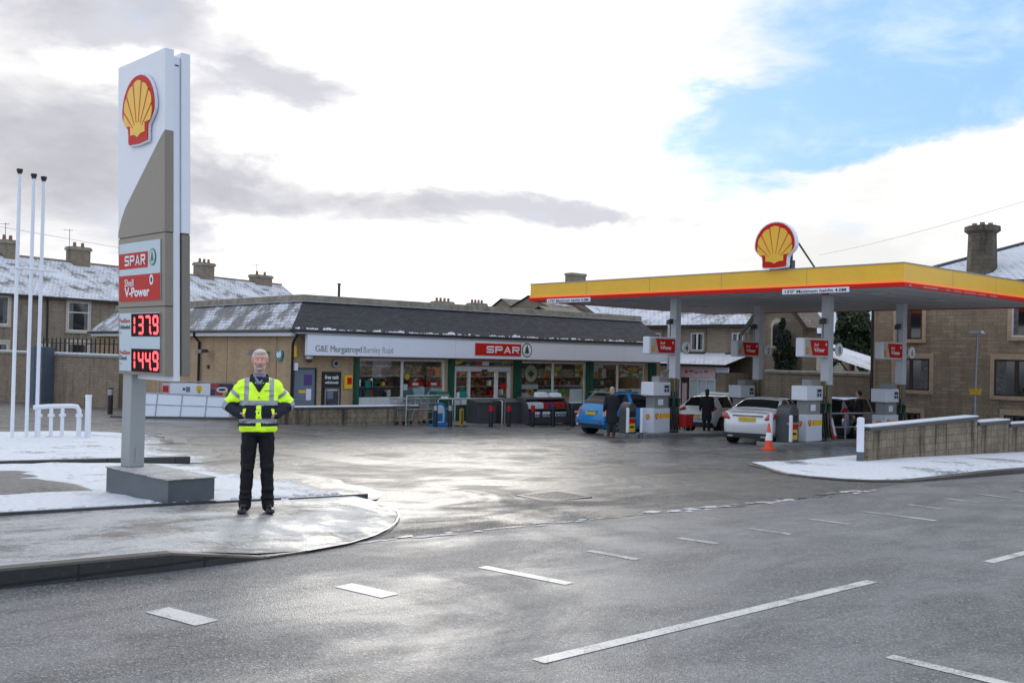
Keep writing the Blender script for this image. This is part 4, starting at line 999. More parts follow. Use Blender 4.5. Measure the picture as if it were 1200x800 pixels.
# local x runs along -Y (to the right in the photo), local y runs along +X (depth)
RZ = 2.4
wl = MB().m('stone_house').box(0, 15.5, 0, 10, -.6, 5.2 + RZ); wl.build('wall', rh)
wl = MB().m('dressed_stone').box(-.02, .12, -.03, .0, -.3, 5.2 + RZ); wl.build('quoin', rh)
MB().m('gutter_black').cyl((.0, -.08, 0), (.0, -.08, 5.1 + RZ), .06, n=8).box(-.3, 15.8, -.42, -.3, 5.12 + RZ, 5.25 + RZ).build('gutter', rh)
r_ = MB().m('roof_snow_full'); e0 = 5.2 + RZ; 
r_.add([(-.35, -.35, e0), (15.85, -.35, e0), (15.85, 10.35, e0), (-.35, 10.35, e0), (6.2, 5, e0 + 2.45), (9.6, 5, e0 + 2.45)], [(0, 1, 5, 4), (1, 2, 5), (2, 3, 4, 5), (3, 0, 4)])
r_.m('gutter_black').add([(-.35, -.35, e0 - .003), (15.85, -.35, e0 - .003), (15.85, 10.35, e0 - .003), (-.35, 10.35, e0 - .003)], [(0, 3, 2, 1)])
r_.m('dark_metal').tube([(-.35, -.35, e0 + .02), (6.2, 5, e0 + 2.47), (9.6, 5, e0 + 2.47)], .09, 6)
ro = r_.build('roof', rh)
ch = MB().m('stone_grey')
def oct_(mb, cx_, cy_, r0, r1, z0, z1):
    a = [(cx_ + r0 * math.cos(math.pi / 8 + k * math.pi / 4), cy_ + r0 * math.sin(math.pi / 8 + k * math.pi / 4), z0) for k in range(8)]
    b = [(cx_ + r1 * math.cos(math.pi / 8 + k * math.pi / 4), cy_ + r1 * math.sin(math.pi / 8 + k * math.pi / 4), z1) for k in range(8)]
    mb.add(a + b, [tuple(range(8))[::-1], tuple(range(8, 16))] + [(k, (k + 1) % 8, 8 + (k + 1) % 8, 8 + k) for k in range(8)])
ch.m('soot_stone'); oct_(ch, 4.3, .9, .60, .54, 5.4 + RZ, 7.3 + RZ); oct_(ch, 4.3, .9, .54, .70, 7.3 + RZ, 7.42 + RZ); oct_(ch, 4.3, .9, .70, .68, 7.42 + RZ, 7.62 + RZ)
cho = ch.build('chimney', ro)
pp = MB().m('stone_grey')
for k in range(4): a = k * 1.57 + .4; pp.cyl((4.3 + .3 * math.cos(a), .9 + .3 * math.sin(a), 7.62 + RZ), (4.3 + .3 * math.cos(a), .9 + .3 * math.sin(a), 7.76 + RZ), .12, .10, n=8)
pp.build('chimney_pot', cho)
for (x0, x1, z0, z1, sty) in ((.9, 2.75, .58, 2.3, 2), (.95, 2.4, 2.75, 4.5, 2), (5.1, 7.3, .50, 2.32, 2), (5.75, 7.2, 2.85, 4.6, 3), (1.3, 2.4, -1.2, -.02, 2), (5.5, 6.9, -1.2, .12, 2), (9.5, 11.7, .50, 2.32, 2), (9.9, 11.3, 2.85, 4.6, 2)):
    house_window(rh, x0, x1, z0 + RZ, z1 + RZ, 'dressed_stone', sty)
MB().m('curtain').box(6.05, 6.95, -.012, -.011, 3.1 + RZ, 4.3 + RZ).build('blind', rh)
# ============================================================ HOUSE BEHIND THE CANOPY (facade on X = 43)
ha = thing('corner_shop_house', 'two-storey stone house with snowy lean-to and pink shop sign behind the canopy', 'house', (43, 42, -2.2), -math.pi / 2)
HZ = 2.2
def hy(Y): return 42 - Y
w_ = MB().m('stone_grey').box(0, hy(30), 0, 3.2, -.6, 3.75 + HZ); w_.box(hy(30), hy(27.2), -.35, .9, -.6, 3.9 + HZ)
w_.add([(hy(30.05), -.35, 3.9 + HZ), (hy(27.2), -.35, 3.9 + HZ), (hy(28.6), -.35, 5.6 + HZ)], [(0, 1, 2)])
w_.build('wall', ha)
r_ = MB().m('roof_snowy').add([(-.3, -.4, 3.66 + HZ), (hy(30), -.4, 3.66 + HZ), (hy(30), 1.6, 4.9 + HZ), (-.3, 1.6, 4.9 + HZ), (-.3, 3.5, 3.66 + HZ), (hy(30), 3.5, 3.66 + HZ)], [(0, 1, 2, 3), (3, 2, 5, 4)])
r_.m('gutter_black').box(-.3, hy(30.2), -.52, -.4, 3.58 + HZ, 3.70 + HZ)
r_.m('roof_snow_full').add([(hy(30.6), -.75, 3.25 + HZ), (hy(28.6), -.75, 5.75 + HZ), (hy(28.6), 1.2, 5.75 + HZ), (hy(30.6), 1.2, 3.25 + HZ)], [(0, 1, 2, 3)])
r_.m('roof_brown').add([(hy(28.6), -.75, 5.75 + HZ), (hy(26.7), -.75, 3.5 + HZ), (hy(26.7), 1.2, 3.5 + HZ), (hy(28.6), 1.2, 5.75 + HZ)], [(0, 1, 2, 3)])
r_.m('wood_dark').prism([(0, 0), (1.9, 2.25), (1.9, 2.0), (.12, -.12)][::1], (hy(26.7), -.76, 3.45 + HZ), (-1, 0, 0), Z_, .06)
r_.prism([(0, 0), (2.0, 2.5), (2.0, 2.2), (.12, -.1)], (hy(30.6), -.70, 3.2 + HZ), X_, Z_, .06)
ro = r_.build('roof', ha)
for (ya, yb) in ((34.5, 33.3), (31.8, 30.75), (37.5, 36.3)): house_window(ha, hy(ya), hy(yb), 2.15 + HZ, 3.5 + HZ, 'stone_grey', 1)
for ya in (34.55, 31.85): MB().m('leaf_bush').box(hy(ya), hy(ya - 1.3), -.3, -.1, 2.05 + HZ, 2.22 + HZ).build('window_box', ha)
w_ = MB().m('cream_surround').box(hy(28.98), hy(28.25), -.40, -.35, 2.5 + HZ, 3.55 + HZ); w_.prism([(.42 * math.cos(t), .42 * math.sin(t)) for t in [i * math.pi / 8 for i in range(9)]], (hy(28.615), -.35, 3.55 + HZ), X_, Z_, .05)
ww = w_.build('arched_window', ha); MB().m('house_glass').box(hy(28.88), hy(28.35), -.42, -.405, 2.6 + HZ, 3.5 + HZ).prism([(.26 * math.cos(t), .26 * math.sin(t)) for t in [i * math.pi / 6 for i in range(7)]], (hy(28.615), -.41, 3.5 + HZ), X_, Z_, .01).build('pane', ww)
le = MB().m('roof_snow_full').add([(-.2, -2.4, 1.60 + HZ), (hy(30.25), -2.4, 1.60 + HZ), (hy(30.25), -.01, 2.2 + HZ), (-.2, -.01, 2.2 + HZ)], [(0, 1, 2, 3)]); le.m('gutter_black').box(-.2, hy(30.2), -2.45, -2.38, 1.48 + HZ, 1.60 + HZ); le.build('lean_to_roof', ha)
sf = MB().m('cool_white').box(0, hy(33.4), -2.1, -2.0, .86 + HZ, 1.46 + HZ).box(0, hy(34.85), -2.1, -2.0, -.6, .86 + HZ).box(hy(34.2), hy(33.3), -2.12, -2.0, -.6, .86 + HZ).box(hy(31.05), hy(30.3), -2.1, -2.0, 1.2 + HZ, 1.46 + HZ)
sf.m('stone_grey').box(hy(31.0), hy(30.4), -2.1, -.01, -.6, 1.2 + HZ).m('wood_dark').box(hy(34.85), hy(34.2), -2.05, -1.9, -.6, .86 + HZ).box(hy(33.3), hy(32.75), -2.05, -1.9, -.6, .9 + HZ)
sf.m('poster_pink').box(hy(33.4), hy(31.05), -2.14, -2.0, .9 + HZ, 1.5 + HZ).box(hy(33.2), hy(32.9), -2.08, -2.05, -.3, .6 + HZ).m('terracotta')
for k in range(5): sf.cyl((hy(32.9 - k * .32), -2.15, 1.2 + HZ + .08 * math.sin(k * 2)), (hy(32.9 - k * .32), -2.145, 1.2 + HZ), .10 + .03 * (k % 2), n=10)
sf.m('frame_white').box(hy(32.72), hy(31.05), -2.1, -2.0, .78 + HZ, .9 + HZ).box(hy(32.72), hy(31.05), -2.1, -2.0, -.9 + HZ, -.5 + HZ)
for yy in (32.72, 32.2, 31.66, 31.12): sf.box(hy(yy), hy(yy) + .08, -2.1, -2.0, -.5 + HZ, .78 + HZ)
sf.m('spar_green').cyl((hy(33.85), -2.12, 1.12 + HZ), (hy(33.85), -2.15, 1.12 + HZ), .16, n=14).m('cool_white').cyl((hy(33.85), -2.151, 1.12 + HZ), (hy(33.85), -2.155, 1.12 + HZ), .09, n=14)
so = sf.build('shop_front', ha)
MB().m('pale_blue_panel').box(hy(32.7), hy(31.1), -2.03, -2.02, -.5 + HZ, .78 + HZ).build('shop_pane', so)
# garden wall right of it
capwall('garden_wall', 'tall stone garden wall with snowy coping between the houses, behind the pumps', [(41.6, 28.6), (41.6, 22.62)], [(1.37, 1.37)], .35, 'stone_grey', 'concrete_cap', cap_h=.12, snow_h=.03)
# ---- far buildings glimpsed under the canopy
fr_ = thing('cottage', 'cream rendered cottage with snow-covered roof glimpsed under the canopy', 'house', (60, 41, -2.4), -math.pi / 2)
MB().m('render_cream').box(0, 12, 0, 7, -.6, 3.9 + 2.4).build('wall', fr_)
r_ = MB().m('roof_snow_full').add([(-.3, -.4, 3.75 + 2.4), (12.3, -.4, 3.75 + 2.4), (12.3, 3.5, 7.0 + 2.4), (-.3, 3.5, 7.0 + 2.4), (-.3, 7.4, 3.75 + 2.4), (12.3, 7.4, 3.75 + 2.4)], [(0, 1, 2, 3), (3, 2, 5, 4)]); r_.m('gutter_black').box(-.3, 12.3, -.5, -.4, 3.65 + 2.4, 3.78 + 2.4); r_.build('roof', fr_)
ar = MB().m('stone_grey'); pts = [(-.9, 0), (-.9, 1.3)] + [(-.9 * math.cos(t), 1.3 + .9 * math.sin(t)) for t in [i * math.pi / 8 for i in range(1, 8)]] + [(.9, 1.3), (.9, 0), (.5, 0), (.5, 1.25)] + [(.5 * math.cos(t), 1.25 + .5 * math.sin(t)) for t in [i * math.pi / 8 for i in range(1, 8)]] + [(-.5, 1.25), (-.5, 0)]
ar.prism(pts, (3.2 + 2.3, -.02, 2.4 + .9), X_, Z_, .3); ar.build('porch_arch', fr_)
sh = thing('shed', 'low outbuilding with snow-covered roof behind the garden wall', 'shed', (46, 30, -2), -math.pi / 2)
MB().m('render_cream').box(0, 5, 0, 4, 0, 3.4).build('wall', sh); MB().m('roof_snow_full').add([(-.3, -.3, 4.9), (5.2, -.3, 3.35), (5.2, 4.3, 3.35), (-.3, 4.3, 4.9)], [(0, 1, 2, 3)]).build('roof', sh)
# ---- roofs beyond the store
def backhouse(label, x0, x1, y0, D_, ez, rz_, wallm, roofm, chims=(), zb=-2.2):
    o = thing('distant_house', label, 'house', (x0, y0, zb)); w = x1 - x0; e = ez - zb; r = rz_ - zb
    wl = MB().m(wallm).box(0, w, 0, D_, -.5, e)
    for xx in (.002, w - .002): wl.add([(xx, 0, e), (xx, D_, e), (xx, D_ / 2, r)], [(0, 1, 2)])
    wl.build('wall', o)
    rf_ = MB().m(roofm).add([(-.2, -.3, e - .1), (w + .2, -.3, e - .1), (w + .2, D_ / 2, r + .1), (-.2, D_ / 2, r + .1), (-.2, D_ + .3, e - .1), (w + .2, D_ + .3, e - .1)], [(0, 1, 2, 3), (3, 2, 5, 4)])
    ro_ = rf_.build('roof', o)
    for c in chims: chimney(ro_, c[0] - x0, c[1] - x0, D_ / 2 - .5, D_ / 2 + .5, r - .5, c[2] - zb, c[3])
    return o
backhouse('distant stone house with snowy roof panel showing over the right end of the shop roof', 58.3, 64.0, 56, 8, 5.2, 7.4, 'stone_grey', 'roof_snow_full', [])
backhouse('distant house with bare brown roof left of the snowy roof panel beyond the shop', 54.8, 58.2, 56.5, 8, 5.2, 6.7, 'stone_grey', 'roof_brown', [])
backhouse('distant house whose tall chimney rises above the canopy left of the red and yellow emblem', 60.0, 69, 66, 8, 5.0, 7.0, 'stone_grey', 'roof_brown', [(68.5, 70.4, 10.1, 0)])
backhouse('distant house with two short chimneys just showing over the middle of the shop roof', 50, 58, 66, 8, 4.6, 6.0, 'stone_grey', 'roof_brown', [(52.2, 53.9, 6.45, 4), (56.2, 57.7, 6.5, 4)])
MBh = backhouse('brown gable house between the shop end and the corner house', 44.5, 47.5, 44, 8, 3.6, 5.0, 'stone_grey', 'roof_brown', [])

# ============================================================ SCALLOP EMBLEM (shared by sign and canopy)
def scallop(mb, o, xd, yd, h, depth, white_edge=True):
    """emblem of height h, origin at bottom centre, facing xd x yd"""
    half = [(.30, 0), (.315, .05), (.31, .13), (.325, .235), (.40, .30), (.475, .37), (.515, .44), (.515, .55), (.49, .66), (.445, .755), (.38, .84), (.30, .91), (.20, .965), (.10, .993)]
    outer = [(0, -.02)] + [(x, y) for x, y in half] + [(0, 1.0)] + [(-x, y) for x, y in reversed(half)]
    o = Vector(o); xd = Vector(xd).normalized(); yd = Vector(yd).normalized(); nn = xd.cross(yd)
    def pr(pts, off, d): mb.prism([(a * h, b * h) for a, b in pts], o + nn * off, xd, yd, d)
    if white_edge: mb.m('cool_white'); pr([(x * 1.055, (y - .5) * 1.05 + .5) for x, y in outer], 0, depth)
    mb.m('brand_red'); pr(outer, depth if white_edge else 0, .012)
    top = depth + .012 if white_edge else .012
    c0 = (0, .10); yl = []
    # yellow fan with seven rounded lobes
    yl = [(-.235, .13), (-.12, .125), (-.05, .10), (0, .075), (.05, .10), (.12, .125), (.235, .13), (.235, .27)]
    angs = [(-64, .445), (-46, .60), (-28, .735), (-9.5, .80), (9.5, .80), (28, .735), (46, .60), (64, .445)]
    def pt(a, r): return (math.sin(math.radians(a)) * r, c0[1] + math.cos(math.radians(a)) * r)
    right = []
    edges = [66, 47.5, 29, 9.8, -9.8, -29, -47.5, -66]
    rad = {66: .44, 47.5: .60, 29: .72, 9.8: .785, -9.8: .785, -29: .72, -47.5: .60, -66: .44}
    right.append((.235, .27))
    for i in range(7):
        a0, a1 = edges[i], edges[i + 1]
        for k in range(5):
            t = k / 4; a = a0 + (a1 - a0) * t; r = rad[a0] + (rad[a1] - rad[a0]) * t + .030 * math.sin(math.pi * t) + (.015 if i == 3 else 0)
            right.append(pt(a, r))
    yl = yl[:-1] + right + [(-.235, .27)]
    mb.m('sign_gold'); pr(yl, top, .006)
    mb.m('rib_red')
    for a in (47.5, 29, 9.8, -9.8, -29, -47.5):
        r1 = rad[a] + .012; r0 = .20; w1, w0 = .0135, .005
        p0, p1 = pt(a, r0), pt(a, r1); d = (math.cos(math.radians(a)), -math.sin(math.radians(a)))
        pr([(p0[0] - d[0] * w0, p0[1] - d[1] * w0), (p0[0] + d[0] * w0, p0[1] + d[1] * w0), (p1[0] + d[0] * w1, p1[1] + d[1] * w1), (p1[0] - d[0] * w1, p1[1] - d[1] * w1)], top + .006, .004)
def ribbon_bottom(mb, o, xd, yd, h, off): pass

# ============================================================ PRICE SIGN
TW = math.radians(4.0)
K = Vector((4.769, 11.774, 0))
zb0 = gz(4.9, 12.2) + .11
to = thing('price_sign', 'tall white and bronze fuel price sign on dark grey plinth in the snow', 'sign', (K.x, K.y, zb0), TW)
zz = lambda z: z - zb0
# local: x = thickness (to the right), y = width (away to the left)
pb = MB().m('plinth_grey').hexa([(-.13, -.42, -.1), (.46, -.42, -.1), (.46, 1.28, -.1), (-.13, 1.28, -.1)], [(-.13, -.42, zz(.255)), (.46, -.42, zz(.255)), (.46, 1.28, zz(.255)), (-.13, 1.28, zz(.255))])
pb.m('icy_pavement').box(-.145, .475, -.435, 1.295, zz(.255), zz(.268)); pb.build('plinth', to, bevel=.004)
po = MB().m('post_grey').box(.04, .24, 1.0, 1.26, zz(.268), zz(1.50)); 
po_ = po.build('post', to, bevel=.012)
ap = MB().m('galvanised').box(.11, .18, .995, 1.0, zz(.33), zz(.52)).m('post_grey').box(.115, .175, .992, .995, zz(.335), zz(.515)); ap.build('access_hatch', po_)
tilt = bpy.data.objects.new('sign_body_mount', None)
bpy.data.objects.remove(tilt)
lean = math.tan(math.radians(1.15))
PT, PBm, H0 = 5.47, 1.46, 1.46
class LMB(MB):
    """panel builder whose upright edges lean and flare slightly like the real sign's"""
    def build(s, *a, **k):
        v = []
        for (x, y, z) in s.v:
            t = (z - zz(1.46)) / 4.0
            v.append((x - .02 * t, y + (.195 + .03 * (y / 1.3)) * t, z))
        s.v = v; return super().build(*a, **k)
bd = LMB()
# front shell, white above / bronze below with sweeping boundary
def sweep(y): # height of bronze top edge across the face (y 0 right .. 1.3 left)
    t = min(1, max(0, (y - .02) / 1.27)); return 4.46 - 1.02 * t - .14 * max(0, (t - .8) / .2) ** 2.5
bd.m('white_gloss').box(0, .115, 0, 1.3, zz(3.215), zz(5.47))
pts = [(1.3, 3.215)] + [(y, sweep(y)) for y in [1.295, 1.28, 1.25, 1.2, 1.1, 1.0, .9, .8, .7, .6, .5, .4, .3, .2, .1, 0]] + [(0, 3.215)]
bd.m('bronze_grey'); bd.prism([(-a, zz(b)) for a, b in pts], (-.001, 0, 0), (0, -1, 0), Z_, .003)
bd.box(-.0, .108, -.003, .0, zz(3.215), zz(4.46))
bd.m('bronze_grey').box(0, .105, 0, 1.3, zz(2.315), zz(3.20)).box(0, .105, 0, 1.3, zz(1.46), zz(2.30)); bd.m('dark_metal').box(.01, .10, .01, 1.29, zz(2.30), zz(2.315)).box(.01, .10, .01, 1.29, zz(3.20), zz(3.215))
bdo = bd.build('front_shell', to, bevel=.006)
sp_ = LMB().m('white_gloss').box(.117, .205, .03, 1.27, zz(1.40), zz(5.40)); sp_.m('dark_metal').box(.14, .19, .028, .03, zz(5.28), zz(5.30)); sp_.build('white_spine', to, bevel=.004)
bk = LMB().m('white_gloss').box(.215, .33, 0, 1.3, zz(3.215), zz(5.46)); bk.m('bronze_side').box(.217, .325, .001, 1.3, zz(1.46), zz(3.20)); bk.m('dark_metal').box(.22, .32, .01, 1.29, zz(3.2), zz(3.215)); bk.build('rear_shell', to, bevel=.006)
em = LMB(); scallop(em, (-.012, .625, zz(4.38)), NY, Z_, .85, .03); em.build('emblem', to)
# spar / v-power panel
ad = LMB().m('pale_blue_panel').box(-.010, -.002, .11, 1.25, zz(2.385), zz(3.13))
ad.m('spar_red').box(-.0135, -.010, .44, 1.25, zz(2.80), zz(3.00)).box(-.0135, -.010, .11, 1.25, zz(2.385), zz(2.715))
ad.m('text_white'); letters_spar(ad, (-.0145, 1.075, zz(2.838)), NY, Z_, .13, .128, .024, .026)
fir(ad, (-.0135, .305, zz(2.92)), NY, Z_, .105, 'nozzle_green', 'pale_blue_panel')
ad.m('text_white').text('Shell', (-.0145, 1.08, zz(2.575)), NY, Z_, .095, width=.26, bold=.012).text('V-Power', (-.0145, 1.08, zz(2.445)), NY, Z_, .115, width=.70, bold=.035)
def rg(mb, o, r0, r1):
    n = 18; o = Vector(o)
    v = [o + Vector((0, -math.cos(6.2832 * i / n) * r, math.sin(6.2832 * i / n) * r * 1.25)) for r in (r0, r1) for i in range(n)]
    mb.add(v, [(i, (i + 1) % n, n + (i + 1) % n, n + i) for i in range(n)])
rg(ad, (-.0148, .335, zz(2.64)), .028, .052); ad.m('text_black').cyl((-.0135, .335, zz(2.64)), (-.0146, .335, zz(2.64)), .027, n=12)
ad.build('advert_panel', to)
# fuel price panel
fp_ = LMB().m('pale_blue_panel').box(-.010, -.002, .12, 1.25, zz(1.50), zz(2.235))
fp_.m('text_red')
for z, t_ in ((2.115, 'FuelSave'), (2.035, 'Unleaded'), (1.71, 'FuelSave'), (1.64, 'Diesel')):
    fp_.m('text_red' if t_ == 'FuelSave' else 'text_black').text(t_, (-.0115, 1.235, zz(z)), NY, Z_, .055, width=.30 if t_ != 'Diesel' else .20, bold=.02)
    if t_ != 'FuelSave': fp_.text('ppl', (-.0115, 1.235, zz(z - .055)), NY, Z_, .02, width=.05)
fpo = fp_.build('price_panel', to)
def seg7(mb, o, s, w, h, t):
    o = Vector(o); S = {'0': 'abcdef', '1': 'bc', '3': 'abgcd', '4': 'fgbc', '7': 'abc', '9': 'abcdfg'}[s]
    g_seg = {'a': (t * .5, w - t * .5, h - t, h), 'd': (t * .5, w - t * .5, 0, t), 'g': (t * .5, w - t * .5, h / 2 - t / 2, h / 2 + t / 2),
             'f': (0, t, h / 2 + t * .2, h - t * .5), 'b': (w - t, w, h / 2 + t * .2, h - t * .5), 'e': (0, t, t * .5, h / 2 - t * .2), 'c': (w - t, w, t * .5, h / 2 - t * .2)}
    for q in S:
        a, b, c, d = g_seg[q]; r = t * .35
        if b - a > d - c: pts = [(a + r, c), (b - r, c), (b, c + r), (b, d - r), (b - r, d), (a + r, d), (a, d - r), (a, c + r)]
        else: pts = [(a + r, c), (b - r, c), (b, c + r), (b, d - r), (b - r, d), (a + r, d), (a, d - r), (a, c + r)]
        mb.prism(pts, o, NY, Z_, .003)
for zt_, s in ((2.225, '1379'), (1.785, '1449')):
    dg_ = LMB().m('led_back').box(-.015, -.011, .12, .895, zz(zt_ - .285), zz(zt_))
    dg_.m('led_red')
    for k, ch_ in enumerate(s):
        xo = [.93, .715, .52, .315][k]
        if ch_ == '1': xo = .945 if k == 0 else .885
        seg7(dg_, (-.0155, xo - .02 if ch_ != '1' else xo - .015, zz(zt_ - .262)), ch_, .15, .238, .034)
    dg_.cyl((-.0155, .345, zz(zt_ - .245)), (-.019, .345, zz(zt_ - .245)), .018, n=8)
    dg_.build('price_display', to)

# ============================================================ CANOPY
CX, CY, CX1, CY1 = 26.75, 13.85, 38.6, 29.5
ca = thing('forecourt_canopy', 'flat yellow and red filling station canopy on square white columns', 'canopy', (CX, CY, -.9))
W_, D_ = CX1 - CX, CY1 - CY; cz = lambda z: z + .9
rf = MB().m('canopy_roof').box(.1, W_ - .1, .1, D_ - .1, cz(4.5), cz(4.6)); rf.m('soffit').box(.06, W_ - .06, .06, D_ - .06, cz(4.03), cz(4.06)).m('canopy_roof').box(.3, W_ - .3, .3, D_ - .3, cz(4.06), cz(4.5)); rf.build('deck', ca)
fa = MB(); fa.m('sign_gold')
for (x0, x1, y0, y1) in ((-.0, .06, 0, D_), (W_ - .06, W_, 0, D_), (.06, W_ - .06, 0, .06), (.06, W_ - .06, D_ - .06, D_)):
    fa.m('sign_gold').box(x0, x1, y0, y1, cz(4.175), cz(4.67))
fa.build('fascia', ca)
sr = MB()
for (x0, x1, y0, y1) in ((-.035, .05, -.035, D_ + .035), (W_ - .05, W_ + .035, -.035, D_ + .035), (.05, W_ - .05, -.035, .05), (.05, W_ - .05, D_ - .05, D_ + .035)):
    sr.m('brand_red').box(x0, x1, y0, y1, cz(4.0), cz(4.125)); sr.m('stripe_orange').box(x0 + .008, x1 - .008, y0 + .008, y1 - .008, cz(4.125), cz(4.17))
sr.build('red_edge', ca)
tr = MB().m('galvanised').box(-.02, .1, -.02, D_ + .02, cz(4.672), cz(4.70)).box(W_ - .1, W_ + .02, -.02, D_ + .02, cz(4.672), cz(4.70)).box(.1, W_ - .1, -.02, .1, cz(4.672), cz(4.70)).box(.1, W_ - .1, D_ - .1, D_ + .02, cz(4.672), cz(4.70))
tr.m('rib_red')
for y in (3.1, 6.3, 9.4, 12.5): tr.m('bronze_grey').box(-.003, 0, y, y + .012, cz(4.18), cz(4.66))
for x in (3.0, 6.0, 9.0): tr.box(x, x + .012, -.003, 0, cz(4.18), cz(4.66))
tr.build('top_trim', ca)
# soffit panel joints and lamps
sj = MB().m('dark_metal')
for y in np.arange(1.0, D_, 1.0): sj.box(.1, W_ - .1, y, y + .012, cz(4.026), cz(4.031))
sj.build('soffit_joints', ca)
for (x, y) in ((2.2, 2.0), (2.2, 6.2), (2.2, 12.3), (6.4, 2.0), (6.4, 6.2), (6.4, 12.3)):
    s_ = MB().m('cool_white').box(x - .3, x + .3, y - .25, y + .25, cz(4.0), cz(4.03)); s_.m('galvanised').box(x - .33, x + .33, y - .28, y + .28, cz(4.012), cz(4.029)); s_.build('canopy_light', ca)
cols = [(29.6, 17.95), (34.55, 17.95), (28.45, 23.45), (33.6, 23.45)]
for (x, y) in cols:
    x -= CX; y -= CY; r = .145
    c_ = MB().m('column_white').box(x - r, x + r, y - r, y + r, cz(1.07), cz(4.03)); c_.m('column_base').box(x - r + .01, x + r - .01, y - r + .01, y + r - .01, cz(-1.1), cz(1.07)); c_.m('galvanised').box(x - r - .01, x + r + .01, y - r - .01, y + r + .01, cz(1.06), cz(1.09))
    c_.build('column', ca, bevel=.012)
# lit boxes and bay numbers hung on each column (face the lane, -y)
for (cxn, num, sx0) in (((29.6, 17.95), '8', 27.98), ((34.55, 17.95), '6', 32.95), ((28.45, 23.45), '4', 26.85), ((33.6, 23.45), '2', 32.0)):
    X0 = sx0 - CX; X1 = cxn[0] - .16 - CX; Y0 = cxn[1] - CY - .14; z0, z1 = cz(1.98), cz(2.60)
    b_ = MB().m('pump_white').box(X0, X1, Y0, Y0 + .30, z0, z1); bo = b_.build('lane_sign', ca, bevel=.04, seg=3)
    f_ = MB().m('render_cream').box(X0 + .10, X1 - .02, Y0 - .006, Y0 - .001, z0 + .05, z1 - .05)
    f_.m('brand_red').add([(X0 + .36, Y0 - .010, z1 - .06), (X0 + .52, Y0 - .010, z0 + .06), (X1 - .03, Y0 - .010, z0 + .06), (X1 - .03, Y0 - .010, z1 - .06)], [(0, 1, 2, 3)])
    f_.m('text_white').text('Shell', (X0 + .60, Y0 - .012, z0 + .36), X_, Z_, .10, bold=.02).text('V-Power', (X0 + .60, Y0 - .012, z0 + .18), X_, Z_, .13, width=min(.62, X1 - X0 - .68), bold=.04)
    f_.m('text_white').cyl((X1 - .14, Y0 - .010, z0 + .43), (X1 - .14, Y0 - .013, z0 + .43), .045, n=10)
    scallop(f_, (X0 + .22, Y0 - .006, z0 + .12), X_, Z_, .18, .002, False)
    f_.build('sign_face', bo)
    nx = cxn[0] - CX + .37
    n_ = MB().m('text_white').cyl((nx, Y0 - .05, cz(2.25)), (nx, Y0 - .10, cz(2.25)), .215, n=24, smooth=False).m('galvanised').box(cxn[0] - CX + .19, nx, Y0 - .05, Y0 + .14, cz(2.2), cz(2.3)); n_.m('text_black').text(num, (nx, Y0 - .102, cz(2.12)), X_, Z_, .24, align='C', bold=.01)
    n_.build('bay_number', ca)
    # small floodlight and camera on a bracket
    fx = cxn[0] - CX - .15
    k_ = MB().m('dark_metal').cyl((fx, Y0 + .15, cz(3.25)), (fx - .2, Y0 + .1, cz(3.2)), .02).hexa([(fx - .36, Y0, cz(3.06)), (fx - .14, Y0, cz(3.1)), (fx - .14, Y0 + .15, cz(3.1)), (fx - .36, Y0 + .15, cz(3.06))], [(fx - .34, Y0, cz(3.22)), (fx - .16, Y0, cz(3.28)), (fx - .16, Y0 + .15, cz(3.28)), (fx - .34, Y0 + .15, cz(3.22))])
    k_.cyl((fx - .18, Y0 + .1, cz(2.62)), (fx - .18, Y0 + .1, cz(3.1)), .018, n=6); k_.build('floodlight', ca)
# height boards
for (y0, y1) in ((17.78, 15.5), (28.47, 26.1)):
    hb_ = MB().m('cool_white').box(-.06, -.04, y1 - CY, y0 - CY, cz(3.90), cz(4.06)); hb_.m('text_black').text("13'0\" Maximum height 4.0M", (-.061, y0 - CY - .1, cz(3.93)), NY, Z_, .095, width=y0 - y1 - .2, bold=.02); hb_.build('height_board', ca)
wr = MB().m('tail_pale')  # pale flecks stand in for faint, unreadable lettering on the red edge
for xa, xb in ((.25, .38), (1.1, 2.0), (2.5, 2.75), (3.0, 3.5), (3.7, 4.5), (4.7, 5.2), (5.5, 6.0)): wr.box(xa, xb, -.0365, -.035, cz(4.03), cz(4.08))
wr.build('lettering_flecks', ca)
MB().m('brand_red').box(.05, .2, 16.3 - CY, 16.5 - CY, cz(3.86), cz(4.0)).build('alarm_bell', ca)
ce = MB(); scallop(ce, (-.02, 18.0 - CY, cz(4.76)), NY, Z_, 1.38, .16); 
ceo = ce.build('roof_emblem', ca)
MB().m('dark_metal').cyl((.2, 17.4 - CY, cz(5.5)), (1.1, 17.3 - CY, cz(4.7)), .03).cyl((.2, 18.5 - CY, cz(5.5)), (1.1, 18.6 - CY, cz(4.7)), .03).box(.2, .5, 17.7 - CY, 18.3 - CY, cz(4.62), cz(5.0)).box(.15, .22, 17.6 - CY, 18.4 - CY, cz(4.7), cz(5.3)).build('emblem_strut', ceo)

